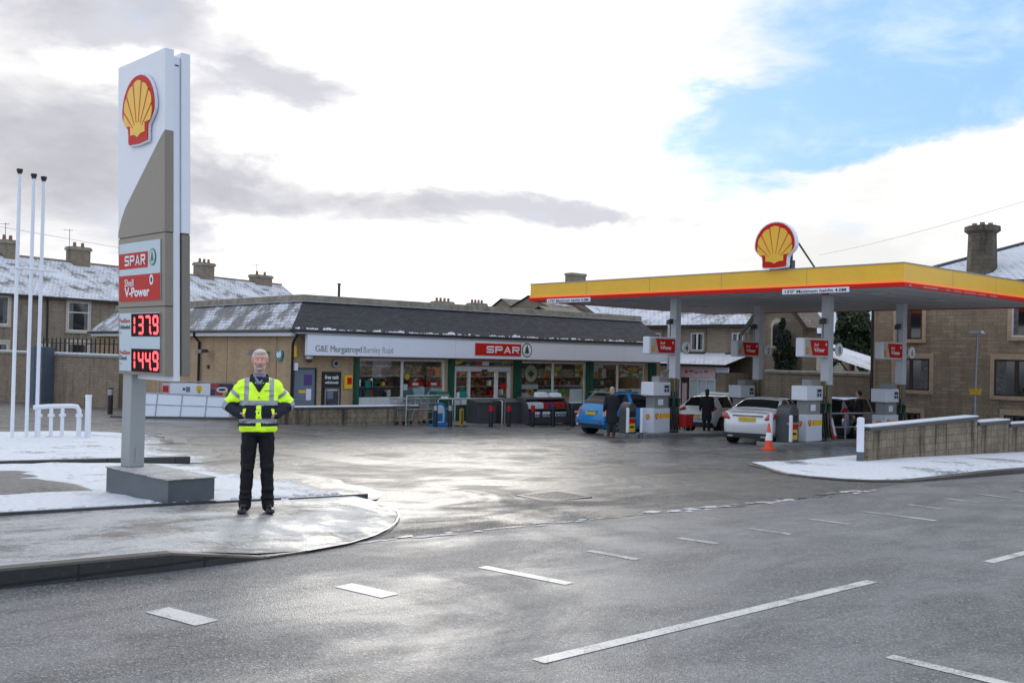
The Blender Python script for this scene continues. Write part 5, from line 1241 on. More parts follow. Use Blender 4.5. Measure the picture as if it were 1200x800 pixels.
# ============================================================ PUMP ISLANDS AND PUMPS
for (x0, x1, y0, y1, lab) in ((26.2, 36.2, 17.3, 18.55, 'raised concrete kerb island under the two nearer pumps'), (25.0, 35.6, 22.55, 24.0, 'raised concrete kerb island under the two farther pumps')):
    z = gz(x0, y0); i_ = MB().m('concrete'); r = .5
    pts = [(x0 + r * (1 - math.cos(t)), (y0 + y1) / 2 + (y1 - y0) / 2 * math.sin(t)) for t in [-1.57 + k * .314 for k in range(11)]]
    pts = [(x1, y1), *reversed(pts), (x1, y0)][::-1]
    a = [(p[0], p[1], gz(*p) - .1) for p in pts]; b = [(p[0], p[1], gz(*p) + .12) for p in pts]; n = len(pts)
    i_.add(a + b, [tuple(range(n))[::-1], tuple(range(n, 2 * n))] + [(k, (k + 1) % n, n + (k + 1) % n, n + k) for k in range(n)])
    tag(i_.build('pump_island', bevel=.02), lab, 'kerb island', 'pump islands')
def make_pump(label):
    o = thing('fuel_pump', label, 'fuel pump', group='fuel pumps')
    # local x 0..2.0 along lane, y 0 front, height from island top
    c_ = MB().m('pump_white').box(.5, 1.40, 0, .52, .02, .88); c_.m('dark_metal').box(.53, 1.37, .02, .5, -.05, .02); co = c_.build('cabinet', o, bevel=.015)
    l_ = MB().m('brand_yellow').box(.88, 1.39, -.006, 0, .53, .70).m('brand_red').box(.85, .88, -.006, 0, .53, .70); scallop(l_, (.68, -.001, .52), X_, Z_, .20, .002, False)
    scallop(l_, (.499, .26, .5), NY, Z_, .18, .002, False); l_.build('livery', co)
    MB().m('pump_grey').box(.62, 1.38, .06, .46, .88, 1.33).m('cool_white').box(.80, 1.08, .045, .06, .99, 1.2).build('meter_housing', o, bevel=.008)
    d_ = MB().m('pump_white').box(.46, 1.38, -.02, .56, 1.33, 1.80); do_ = d_.build('display_head', o, bevel=.02)
    MB().m('pale_blue_panel').box(1.0, 1.32, -.03, -.021, 1.42, 1.72).m('text_black').box(1.04, 1.28, -.034, -.03, 1.60, 1.69).box(1.04, 1.14, -.034, -.03, 1.46, 1.56).box(1.18, 1.28, -.034, -.03, 1.46, 1.56).build('price_screen', do_)
    MB().m('pump_grey').box(.9, 1.38, .1, .45, 1.80, 2.0).box(1.40, 2.02, .18, .50, .02, 1.95).m('column_base').box(1.45, 1.97, .17, .18, 1.4, 1.93).build('hose_tower', o, bevel=.01)
    for k in range(4):
        x = 1.48 + k * .15
        h_ = MB().m('hose_yellow' if k % 2 == 0 else 'column_base').cyl((x, .14, 1.42), (x, .14, 1.95), .018, n=8)
        h_.m('hose_black').tube([(x, .14, 1.45), (x - .03, .08, 1.2), (x - .05, .02, .75), (x - .03, 0, .3), (x + .02, -.02, .10), (x + .06, .03, .12), (x + .06, .1, .5), (x + .05, .12, .92)], .022, 7)
        ho = h_.build('hose', o)
        MB().m(['hose_black', 'nozzle_green', 'hose_black', 'nozzle_green'][k]).hexa([(x - .035, .03, .92), (x + .045, .03, .92), (x + .045, .17, .92), (x - .035, .17, .92)], [(x - .03, .0, 1.22), (x + .04, .0, 1.22), (x + .04, .12, 1.22), (x - .03, .12, 1.22)]).m('steel').cyl((x, .08, 1.2), (x, .16, 1.34), .013, n=6).build('nozzle', ho)
    return o
pump = make_pump('white fuel pump in the nearer row beside the grey bin with white car behind it')
pump.location = (27.6, 17.72, gz(28.4, 17.8) + .11)
dup(pump, (32.6, 17.72, gz(33.3, 17.8) + .11), 0, 'white fuel pump behind the stone wall under bay number 6', 'fuel pumps')
dup(pump, (26.3, 23.0, gz(27.2, 23.2) + .11), 0, 'white fuel pump next to the blue car under bay number 4', 'fuel pumps')
dup(pump, (31.6, 23.15, gz(32.3, 23.2) + .11), 0, 'white fuel pump at the back, half hidden by the white saloon, under bay number 2', 'fuel pumps')
# grey service bins with screenwash tray
def make_bin(label):
    o = thing('service_bin', label, 'bin', group='service bins on the pump islands')
    b_ = MB().m('dark_box'); pts = [(-.30, 0), (.30, 0), (.30, 1.05)] + [(.30 * math.cos(t), 1.05 + .30 * math.sin(t)) for t in [k * math.pi / 8 for k in range(1, 8)]] + [(-.30, 1.05)]
    b_.prism(pts, (0, .0, 0), X_, Z_, -.55) if False else b_.prism(pts, (0, .55, 0), X_, Z_, .55); bo = b_.build('bin_body', o, bevel=.015)
    MB().m('text_black').box(-.2, .2, -.004, 0, .78, 1.0).m('galvanised').box(-.31, .31, -.008, .1, .70, .76).build('bin_opening', bo)
    MB().m('yellow_sign').box(-.24, .20, -.01, 0, .18, .52).m('brand_red').box(-.22, .18, -.012, -.0, .54, .70).m('text_black').box(-.18, .14, -.012, -.01, .34, .42).build('bin_sticker', bo)
    return o
b1 = make_bin('round-topped grey bin with yellow notice beside the traffic cone')
b1.location = (27.05, 17.5, gz(27.2, 17.5) + .05); b1.scale = (.88, .88, .92)
q = dup(b1, (25.42, 22.75, gz(25.4, 22.7) + .03), 0, 'round-topped grey bin with yellow notice between two white posts by the blue car', 'service bins on the pump islands'); q.scale = (.72, .72, .85)
# white hoop posts guarding the islands
def make_post(label, h=.98, r=.055):
    o = thing('guard_post', label, 'post', group='white guard posts')
    MB().m('white_panel').cyl((0, 0, .18), (0, 0, h), r, n=14).sphere((0, 0, h), r, 12, (1, 1, .5)).build('sleeve', o)
    MB().m('plinth_grey').cyl((0, 0, -.05), (0, 0, .19), r * 1.05, n=14).build('base', o)
    return o
g1 = make_post('white guard post right of the traffic cone, in front of the grey bin')
g1.location = (26.72, 17.4, gz(27, 17.4) - .02)
dup(g1, (26.48, 17.95, gz(26, 18.1)), 0, 'white guard post between the white saloon and the cone')
dup(g1, (24.97, 22.55, gz(25, 22.5)), 0, 'white guard post immediately right of the person in long dark coat')
dup(g1, (25.5, 22.4, gz(25.5, 22.4)), 0, 'white guard post against the left end of the pump by the blue car')
# ---- bollard at the end of the right wall
o = thing('white_bollard', 'white-topped bollard at the near end of the right stone wall', 'bollard', (21.66, 12.22, gz(21.7, 12.2) + .1))
MB().m('white_panel').cyl((0, 0, .22), (0, 0, 1.0), .085, n=16).sphere((0, 0, 1.0), .085, 14, (1, 1, .35)).cyl((0, 0, .80), (0, 0, .83), .09, n=16).build('sleeve', o)
MB().m('plinth_grey').cyl((0, 0, -.1), (0, 0, .22), .082, n=16).build('base', o)

# ============================================================ WHITE VENT PIPES AND STANDS (left)
for k, (x, y, lx, top) in enumerate(((6.33, 24.17, .14, 5.75), (6.72, 24.5, .10, 5.85), (6.95, 24.55, .02, 5.85))):
    z = gz(x, y) + .1; H = 5.95 - [0, .0, .02][k]
    lab = ['leftmost of the three tall white vent pipes', 'middle one of the three tall white vent pipes', 'rightmost of the three tall white vent pipes, rising from the manifold'][k]
    o = thing('vent_pipe', lab, 'vent pipe', (x, y, z), 0, 'tall white vent pipes')
    r = .040
    MB().m('white_panel').tube([(0, 0, -.1), (0, 0, 2.2), (.003, 0, 4.0), (.003, 0, H)], r, 12).build('pipe', o)
    MB().m('text_black').cyl((0, 0, H), (0, 0, H + .05), .05, n=12).cyl((0, 0, H + .05), (0, 0, H + .11), .068, n=12).build('vent_cap', o)
a_, b_ = Vector((6.33, 24.17)), Vector((6.95, 24.55))
o = thing('pipe_bracket', 'thin white crossbar joining the three tall vent pipes near the chimney line', 'bracket', (6.33, 24.08, gz(6.3, 24.2)))
MB().m('white_panel').tube([(-.1, -.02, 3.93), (.95, .42, 3.93)], .022, 6).build('bar', o)
o = thing('pipe_manifold', 'low white pipe manifold with four legs standing in the snow', 'pipe manifold', (6.98, 24.5, gz(7, 24.5) + .1))
m_ = MB().m('white_panel').tube([(-.12, 0, .70), (.2, .0, .72), (.72, .02, .72), (.84, .02, .70), (.90, .02, .62), (.90, .02, .3), (.90, .02, -.1)], .055, 12)
for x in (.0, .27, .52): m_.cyl((x, .01, -.1), (x, .01, .70), .042, n=12).cyl((x, .01, .48), (x, .01, .54), .075, n=12)
m_.cyl((.90, .02, .46), (.90, .02, .52), .08, n=12); m_.build('pipework', o)
o = thing('white_bollard', 'short white post in the snow right of the white pipe manifold', 'bollard', (8.08, 24.5, gz(8, 24.5) + .1))
MB().m('white_panel').cyl((0, 0, -.1), (0, 0, .95), .07, n=14).cyl((0, 0, .95), (0, 0, 1.0), .078, n=14).build('post', o)
# tall dark cabinet behind the poles against the wall
o = thing('utility_cabinet', 'tall dark grey cabinet behind the white pipes against the brown wall', 'cabinet', (15.35, 53.8, gz(15.3, 53.8)), math.radians(-72))
MB().m('cabinet_blue').box(-.6, .6, -.35, .35, 0, 2.9).m('gutter_black').box(-.01, .01, -.36, -.35, .1, 3.0).box(-.4, -.35, -.37, -.35, 1.5, 1.7).build('body', o, bevel=.03)
# dark bollard and low kerb by the far-left wall
def make_bollard(label, band, top=None):
    o = thing('bollard', label, 'bollard', group='bollards')
    MB().m('black_plastic').cyl((0, 0, -.05), (0, 0, .62), .085, n=14).build('post', o)
    MB().m(band).cyl((0, 0, .62), (0, 0, .80), .088, n=14).m(top or 'black_plastic').cyl((0, 0, .80), (0, 0, .86), .085, .07, n=14).build('band', o)
    return o
bs = make_bollard('silver-topped dark bollard left of the white panel barrier by the price sign', 'steel')
bs.location = (14.41, 41.09, gz(14.4, 41.1)); bs.scale = (1.25, 1.25, 1.25)
q = dup(bs, (22.58, 30.06, gz(22.6, 30.06)), 0, 'plain silver-topped bollard in front of the trolleys, nearest the low wall'); q.scale = (1, 1, 1)
q = dup(bs, (23.15, 29.9, gz(23, 29.9)), 0, 'silver-topped bollard in front of the blue pavement sign'); q.scale = (1, 1, 1)
br = make_bollard('red-banded bollard in the middle of the shop entrance, leftmost of the red ones', 'brand_red')
br.location = (25.0, 29.7, gz(25, 29.7))
dup(br, (26.1, 29.9, gz(26.1, 29.9)), 0, 'red-banded bollard in front of the two dark grey boxes')
dup(br, (27.3, 29.8, gz(27.3, 29.8)), 0, 'red-banded bollard left of the magazine stand, rightmost of the red ones')
bd_ = make_bollard('plain black bollard in front of the middle of the goods stand', 'black_plastic')
bd_.location = (28.35, 29.7, gz(28.3, 29.7))
dup(bd_, (29.35, 29.6, gz(29.3, 29.6)), 0, 'plain black bollard between the goods stand and the blue car')
o = thing('cable_post', 'short yellow and black marker post by the handrail at the shop entrance', 'marker post', (23.85, 30.1, gz(23.9, 30.1)))
MB().m('hose_yellow').box(-.07, .07, -.04, .04, 0, .72).m('text_black').box(-.03, .03, -.046, -.04, .1, .62).build('post', o); MB().m('text_black').box(-.14, .14, -.07, .07, .72, .84).cyl((0, 0, 0), (0, 0, .03), .25, n=14).build('head', o)
# handrail hoops
def hoop(x0, y0, x1, y1, label):
    o = thing('handrail', label, 'handrail', (x0, y0, gz(x0, y0) + .04), group='steel handrails at the entrance')
    dx, dy = x1 - x0, y1 - y0; h = 1.0
    MB().m('steel').tube([(0, 0, -.1), (0, 0, h - .05), (.05 * dx, .05 * dy, h), (.95 * dx, .95 * dy, h), (dx, dy, h - .05), (dx, dy, -.1)], .028, 8).build('rail', o)
hoop(23.55, 31.2, 24.45, 30.9, 'steel handrail hoop by the green bin, left of the shop door')
hoop(24.5, 31.5, 27.0, 31.2, 'long steel handrail across the front of the shop doorway')
hoop(26.9, 32.6, 26.6, 30.9, 'steel handrail hoop between the doorway and the dark grey boxes')
hoop(24.9, 33.0, 25.0, 31.6, 'short steel handrail beside the open shop door')
# grey boxes
for (x, y, w, d, h, lab) in ((25.6, 31.2, .95, .8, 1.05, 'left one of two plain dark grey storage boxes outside the shop door'), (26.95, 31.2, 1.15, .8, 1.08, 'right one of two plain dark grey storage boxes outside the shop door')):
    o = thing('storage_box', lab, 'box', (x, y, gz(x, y)), 0, 'grey boxes outside the shop')
    MB().m('dark_box').hexa([(0, 0, 0), (w, 0, 0), (w, d, 0), (0, d, 0)], [(0, 0, h * .86), (w, 0, h * .86), (w, d, h), (0, d, h)]).build('box', o, bevel=.02)
    MB().m('dark_metal').box(-.02, w + .02, -.02, .04, h * .80, h * .88).build('lid_edge', o, bevel=.01)
o = thing('litter_bin', 'dark green litter bin left of the shop entrance', 'bin', (24.45, 32.3, gz(24.4, 32.3)))
MB().m('dark_green').hexa([(-.33, -.3, 0), (.33, -.3, 0), (.33, .3, 0), (-.33, .3, 0)], [(-.38, -.34, .95), (.38, -.34, .95), (.38, .34, .95), (-.38, .34, .95)]).build('body', o, bevel=.03)
MB().m('dark_green').hexa([(-.38, -.34, .98), (.38, -.34, .98), (.38, .34, .98), (-.38, .34, .98)], [(-.28, -.2, 1.32), (.28, -.2, 1.32), (.28, .3, 1.32), (-.28, .3, 1.32)]).m('cool_white').box(-.2, .2, -.37, -.33, 1.0, 1.12).build('hood', o, bevel=.02)
# trolleys
def make_trolley(label):
    o = thing('shopping_trolley', label, 'shopping trolley', group='nested shopping trolleys')
    w = MB().m('steel'); A = [(-.42, -.22), (.45, -.27), (.45, .27), (-.42, .22)]
    for z, k in ((.45, .8), (.62, .88), (.80, .95), (.98, 1.0)):
        q = [(a * k, b * k, z) for a, b in A]
        for i in range(4): w.cyl(q[i], q[(i + 1) % 4], .010 if z < .9 else .016, n=5)
    for i in range(13):
        t = i / 12
        for s in (-1, 1): w.cyl((-.336 + .696 * t, s * (.176 + .04 * t), .45), (-.42 + .87 * t, s * (.22 + .05 * t), .98), .006, n=4)
        if i % 2 == 0: w.cyl((-.336 + .696 * t, -.19, .45), (-.336 + .696 * t, .19, .45), .006, n=4)
    for i in range(5):
        b = -.2 + i * .1
        w.cyl((-.336, b * .85, .45), (-.42, b, .98), .006, n=4); w.cyl((.36, b, .45), (.45, b * 1.2, .98), .006, n=4)
    w.build('basket', o)
    f_ = MB().m('steel')
    for s in (-1, 1): f_.tube([(.5, s * .25, 1.02), (.42, s * .25, .5), (.30, s * .24, .16), (-.40, s * .2, .14), (-.36, s * .18, .45)], .014, 6)
    f_.cyl((-.40, -.2, .14), (-.40, .2, .14), .012, n=6); f_.build('chassis', o)
    MB().m('nozzle_green').cyl((.5, -.27, 1.03), (.5, .27, 1.03), .022, n=8).build('handle', o)
    for (x, y) in ((-.36, -.18), (-.36, .18), (.3, -.22), (.3, .22)): MB().m('tyre').cyl((x, y - .015, .06), (x, y + .015, .06), .06, n=10).build('wheel', o)
    return o
t1 = make_trolley('front shopping trolley of the nested row left of the shop door')
t1.location = (22.1, 31.6, gz(22, 32) + .04); t1.rotation_euler = (0, 0, .1)
for k, lab in enumerate(('second shopping trolley in the nested row left of the shop door', 'third shopping trolley in the nested row left of the shop door', 'rearmost shopping trolley in the nested row, nearest the shop door')):
    dup(t1, (22.45 + k * .36, 31.66 + k * .03, gz(22.4, 32) + .04), .1, lab)
o = thing('trolley_shelter_rail', 'waist-high steel rail along the nested shopping trolleys', 'rail', (22.0, 31.15, gz(22, 31)))
MB().m('steel').tube([(0, 0, 0), (0, 0, 1.12), (2.1, .1, 1.12), (2.1, .1, 0)], .026, 8).tube([(.0, .02, .6), (2.1, .12, .6)], .02, 6).build('rail', o)
# blue pavement sign
o = thing('pavement_sign', 'blue-framed round-topped pavement sign between bollards outside the shop', 'pavement sign', (23.0, 30.35, gz(23, 30.3)))
MB().m('blue_plastic').prism([(-.30, 0), (.30, 0), (.33, .5)] + [(.30 * math.cos(t), .6 + .30 * math.sin(t)) for t in [k * math.pi / 8 for k in range(9)]] + [(-.33, .5)], (0, .05, .02), X_, Z_, .06).box(-.36, .36, -.2, .25, 0, .08).build('frame', o, bevel=.01)
MB().m('pale_blue_panel').prism([(-.2, .12), (.2, .12), (.22, .5)] + [(.2 * math.cos(t), .6 + .2 * math.sin(t)) for t in [k * math.pi / 8 for k in range(9)]] + [(-.22, .5)], (0, -.012, .02), X_, Z_, .006).m('blue_plastic').box(-.12, .12, -.024, -.018, .2, .5).build('poster', o)
# goods stand: dark arched rack with packs
o = thing('goods_stand', 'dark curved goods stand with white and purple packs outside the shop', 'display stand', (27.9, 30.7, gz(28, 30.7) + .05))
s_ = MB().m('dark_box')
for x in (0, 2.35):
    s_.prism([(0, 0), (.85, 0), (.85, 1.0), (.6, 1.12), (.3, 1.05), (.12, .8), (0, .35)], (x + .05, 0, 0), Y_, Z_, -.05) if False else s_.prism([(0, 0), (.85, 0), (.85, 1.02), (.62, 1.14), (.32, 1.05), (.12, .8), (0, .35)], (x, 0, 0), Y_, Z_, .05)
s_.box(.05, 2.35, .78, .84, .05, 1.05).box(.05, 2.35, 0, .8, .02, .30).box(.05, 2.35, .15, .8, .58, .63).hexa([(.05, .35, 1.02), (2.35, .35, 1.02), (2.35, .84, 1.02), (.05, .84, 1.02)], [(.05, .4, 1.10), (2.35, .4, 1.10), (2.35, .80, 1.12), (.05, .80, 1.12)])
so = s_.build('frame', o)
rr = random.Random(2); gd = MB()
for k in range(9): gd.m('text_white' if k % 4 else 'purple').box(.12 + k * .15, .22 + k * .15, .05, .25, .30, .50); gd.m('purple').box(.12 + k * .15, .22 + k * .15, .045, .05, .33, .40)
for k in range(4): gd.m('pale_blue_panel').box(1.62 + k * .17, 1.72 + k * .17, .05, .25, .30, .48).m('nozzle_green').box(1.62 + k * .17, 1.72 + k * .17, .045, .05, .34, .4)
for k in range(7):
    gd.m(rr.choice(['cool_white', 'purple', 'red_plastic', 'stand_goods', 'cool_white'])).hexa([(.1 + k * .32, .2, .63), (.38 + k * .32, .2, .63), (.38 + k * .32, .6, .63), (.1 + k * .32, .6, .63)], [(.1 + k * .32, .22, .86), (.38 + k * .32, .22, .86), (.38 + k * .32, .6, .92), (.1 + k * .32, .6, .92)])
gd.build('packs', so)
MB().m('cool_white').hexa([(.9, .42, 1.1), (1.5, .42, 1.1), (1.5, .7, 1.1), (.9, .7, 1.1)], [(.95, .5, 1.28), (1.5, .5, 1.28), (1.5, .72, 1.30), (.95, .72, 1.30)]).hexa([(1.75, .42, 1.1), (2.3, .42, 1.1), (2.3, .7, 1.1), (1.75, .7, 1.1)], [(1.8, .5, 1.25), (2.3, .5, 1.25), (2.3, .72, 1.27), (1.8, .72, 1.27)]).build('top_trays', o)
o = thing('newspaper_stand', 'small red and white newspaper stand right of the curved goods stand', 'newspaper stand', (30.5, 30.8, gz(30.5, 30.8) + .05))
MB().m('dark_box').box(0, .75, 0, .6, 0, .9).build('body', o, bevel=.02); MB().m('cool_white').hexa([(.05, -.02, .5), (.7, -.02, .5), (.7, .05, .5), (.05, .05, .5)], [(.05, .1, .95), (.7, .1, .95), (.7, .2, .95), (.05, .2, .95)]).m('red_plastic').box(.1, .7, -.05, -.02, .3, .48).build('papers', o)
o = thing('salt_bags', 'pile of pale plastic sacks between the newspaper stand and blue car', 'sacks', (30.2, 30.0, gz(30.2, 30) ))
m_ = MB().m('cool_white')
for k in range(3): m_.sphere((0 + .04 * (k % 2), 0, .10 + k * .17), .18, 12, (1.0, .8, .5))
m_.build('sacks', o)
# railings behind the low wall (left part) with advert banner, and white panel barrier
o = thing('advert_banner', 'long strip of printed advert panels tied along the rail by the shop side wall', 'banner', (15.3, 38.3, -.9))
DX, DY = 5.0, -2.05
Lb = math.hypot(DX, DY); dxn = Vector((DX / Lb, DY / Lb, 0))
pos = [(.1, .40, 'poster_pink'), (.40, 1.9, 'cool_white'), (1.9, 5.3, 'banner_print')]
m_ = MB()
for a, b, mt in pos: m_.m(mt).prism([(a, .86), (b, .86), (b, 1.34), (a, 1.34)], (0, 0, 0), dxn, Z_, .02)
m_.m('red_plastic').prism([(.12, .98), (.34, .98), (.34, 1.24), (.12, 1.24)], (0, 0, 0), dxn, Z_, .024)
m_.m('door_grey').prism([(.98, 1.0), (1.14, 1.0), (1.14, 1.2), (.98, 1.2)], (0, 0, 0), dxn, Z_, .024).m('purple').prism([(.86, 1.06), (.96, 1.06), (.96, 1.16), (.86, 1.16)], (0, 0, 0), dxn, Z_, .024)
m_.m('nozzle_green').prism([(1.46, .92), (1.49, .92), (1.49, 1.1), (1.46, 1.1)], (0, 0, 0), dxn, Z_, .027).m('yellow_sign').prism([(1.475 + .12 * math.cos(t), 1.12 + .15 * math.sin(t)) for t in [k * .6283 for k in range(10)]], (0, 0, 0), dxn, Z_, .024)
m_.m('cool_white').prism([(2.35 + .22 * math.cos(t), 1.10 + .11 * math.sin(t)) for t in [k * .6283 for k in range(10)]], (0, 0, 0), dxn, Z_, .026).m('text_black').prism([(2.35 + .15 * math.cos(t), 1.10 + .05 * math.sin(t)) for t in [k * .6283 for k in range(10)]], (0, 0, 0), dxn, Z_, .028)
m_.m('poster_pink').prism([(2.95 + .13 * math.cos(t), 1.10 + .18 * math.sin(t)) for t in [k * .6283 for k in range(10)]], (0, 0, 0), dxn, Z_, .026)
bo = m_.build('printed_panels', o)
m_ = MB().m('galvanised'); m_.tube([(0, 0, 1.4), (DX, DY, 1.4)], .025, 6).tube([(0, .0, .8), (DX, DY, .8)], .025, 6)
for k in range(6): m_.cyl((DX * k / 5, DY * k / 5 + .04, -.2), (DX * k / 5, DY * k / 5 + .04, 1.42), .03, n=6)
m_.build('rail_frame', o)
# white sheet barrier lying against the rail
o = thing('white_panel_barrier', 'white sheet barrier with grey metal frame leaning behind the price sign', 'barrier', (13.7, 37.55, gz(14, 37.5) + .02))
dv = Vector((3.15, -1.95, 0)); Lv = dv.length; dn = dv.normalized(); up = (Vector((0, 0, 1)) + Vector((-dn.y, dn.x, 0)) * .22).normalized()
m_ = MB().m('white_panel').prism([(0, .06), (Lv + .15, .04), (Lv + .28, .82), (0, .97)], (0, 0, 0), dn, up, .02); m_.build('sheet', o)
m_ = MB().m('galvanised')
for k in range(5):
    a = .18 + k * (Lv - .1) / 4.0; m_.prism([(a, .06), (a + .045, .06), (a + .085, .90), (a + .04, .90)], (0, 0, 0), dn, up, .035)
m_.prism([(0, .50), (Lv + .2, .42), (Lv + .2, .455), (0, .535)], (0, 0, 0), dn, up, .033).prism([(0, .95), (Lv + .28, .80), (Lv + .28, .845), (0, .995)], (0, 0, 0), dn, up, .037)
m_.m('dark_metal').prism([(-.5, -.02), (Lv + 1.9, -.02), (Lv + 1.9, .05), (-.5, .05)], (0, 0, 0), dn, up, .06); m_.build('frame', o)
# cone
o = thing('traffic_cone', 'orange and white traffic cone behind the white saloon', 'traffic cone', (24.75, 16.85, gz(24.7, 17))); o.scale = (.8, .8, .8)
MB().m('cone_orange').box(-.20, .20, -.20, .20, 0, .05).cyl((0, 0, .05), (0, 0, .34), .15, .118, n=18).build('cone_base', o); MB().m('cone_orange').cyl((0, 0, .62), (0, 0, .95), .08, .03, n=18).build('cone_tip', o); MB().m('text_white').cyl((0, 0, .34), (0, 0, .62), .126, .08, n=18).build('white_band', o)
# red stand by the pump
o = thing('red_bucket_stand', 'red water can stand between the pump and the white hatchback', 'stand', (28.3, 22.75, gz(28.7, 23) + .02)); o.scale = (.7, .7, .78)
MB().m('red_plastic').hexa([(-.28, -.2, .42), (.28, -.2, .42), (.28, .2, .42), (-.28, .2, .42)], [(-.33, -.24, 1.02), (.33, -.24, 1.02), (.33, .24, 1.02), (-.33, .24, 1.02)]).build('tub', o, bevel=.02)
MB().m('steel').cyl((-.2, -.15, -.02), (-.2, -.15, .44), .02, n=6).cyl((.2, -.15, -.02), (.2, -.15, .44), .02, n=6).cyl((0, .15, -.02), (0, .15, .44), .02, n=6).tube([(-.35, -.2, .02), (.35, -.2, .02), (.35, .2, .02), (-.35, .2, .02)], .02, 6).build('legs', o)
# galvanised rail behind the nearer island and caution board
o = thing('guard_rail', 'galvanised two-bar guard rail behind the near end of the stone wall', 'guard rail', (31.1, 18.6, gz(31.5, 18.5)))
MB().m('galvanised').tube([(0, .1, 1.0), (.75, -.05, 1.0), (3.0, -.45, 1.0)], .035, 8).tube([(0, .1, .52), (.75, -.05, .52), (3.0, -.45, .52)], .025, 8).cyl((.75, -.05, -.1), (.75, -.05, 1.0), .035, n=8).cyl((2.45, -.38, -.1), (2.45, -.38, 1.0), .035, n=8).build('rail', o)
o = thing('caution_board', 'red and white caution board leaning beside the pump hoses', 'caution board', (30.55, 18.2, gz(30.5, 18.2) + .1), .25)
MB().m('red_plastic').hexa([(-.02, 0, 0), (.42, 0, 0), (.42, .03, 0), (-.02, .03, 0)], [(-.2, .2, .95), (.22, .2, .95), (.22, .23, .95), (-.2, .23, .95)]).build('board', o)
MB().m('text_white').hexa([(.05, .0, .15), (.15, .0, .15), (.15, .02, .15), (.05, .02, .15)], [(.02, .12, .75), (.12, .12, .75), (.12, .15, .75), (.02, .15, .75)]).hexa([(.2, 0, .15), (.28, 0, .15), (.28, .02, .15), (.2, .02, .15)], [(.1, .12, .75), (.18, .12, .75), (.18, .15, .75), (.1, .15, .75)]).build('stripes', o)
# lamp column by the right house
o = thing('lamp_post', 'thin grey lamp post with small yellow sign before the large stone house', 'lamp post', (38.5, 17.0, -1.1), 0)
MB().m('galvanised').cyl((0, 0, 0), (0, 0, 1.2), .08, n=10).cyl((0, 0, 1.2), (.12, 0, 4.2), .05, .04, n=10).build('column', o); MB().m('cool_white').hexa([(-.06, .28, 4.16), (.30, .28, 4.16), (.30, -.22, 4.16), (-.06, -.22, 4.16)][::-1], [(-.02, .22, 4.27), (.26, .22, 4.27), (.26, -.18, 4.27), (-.02, -.18, 4.27)][::-1]).build('lamp_head', o); MB().m('yellow_sign').hexa([(-.07, .16, 1.82), (.12, .16, 1.82), (.12, -.16, 1.82), (-.07, -.16, 1.82)][::-1], [(-.07, .2, 2.05), (.12, .2, 2.05), (.12, -.2, 2.05), (-.07, -.2, 2.05)][::-1]).build('notice', o)

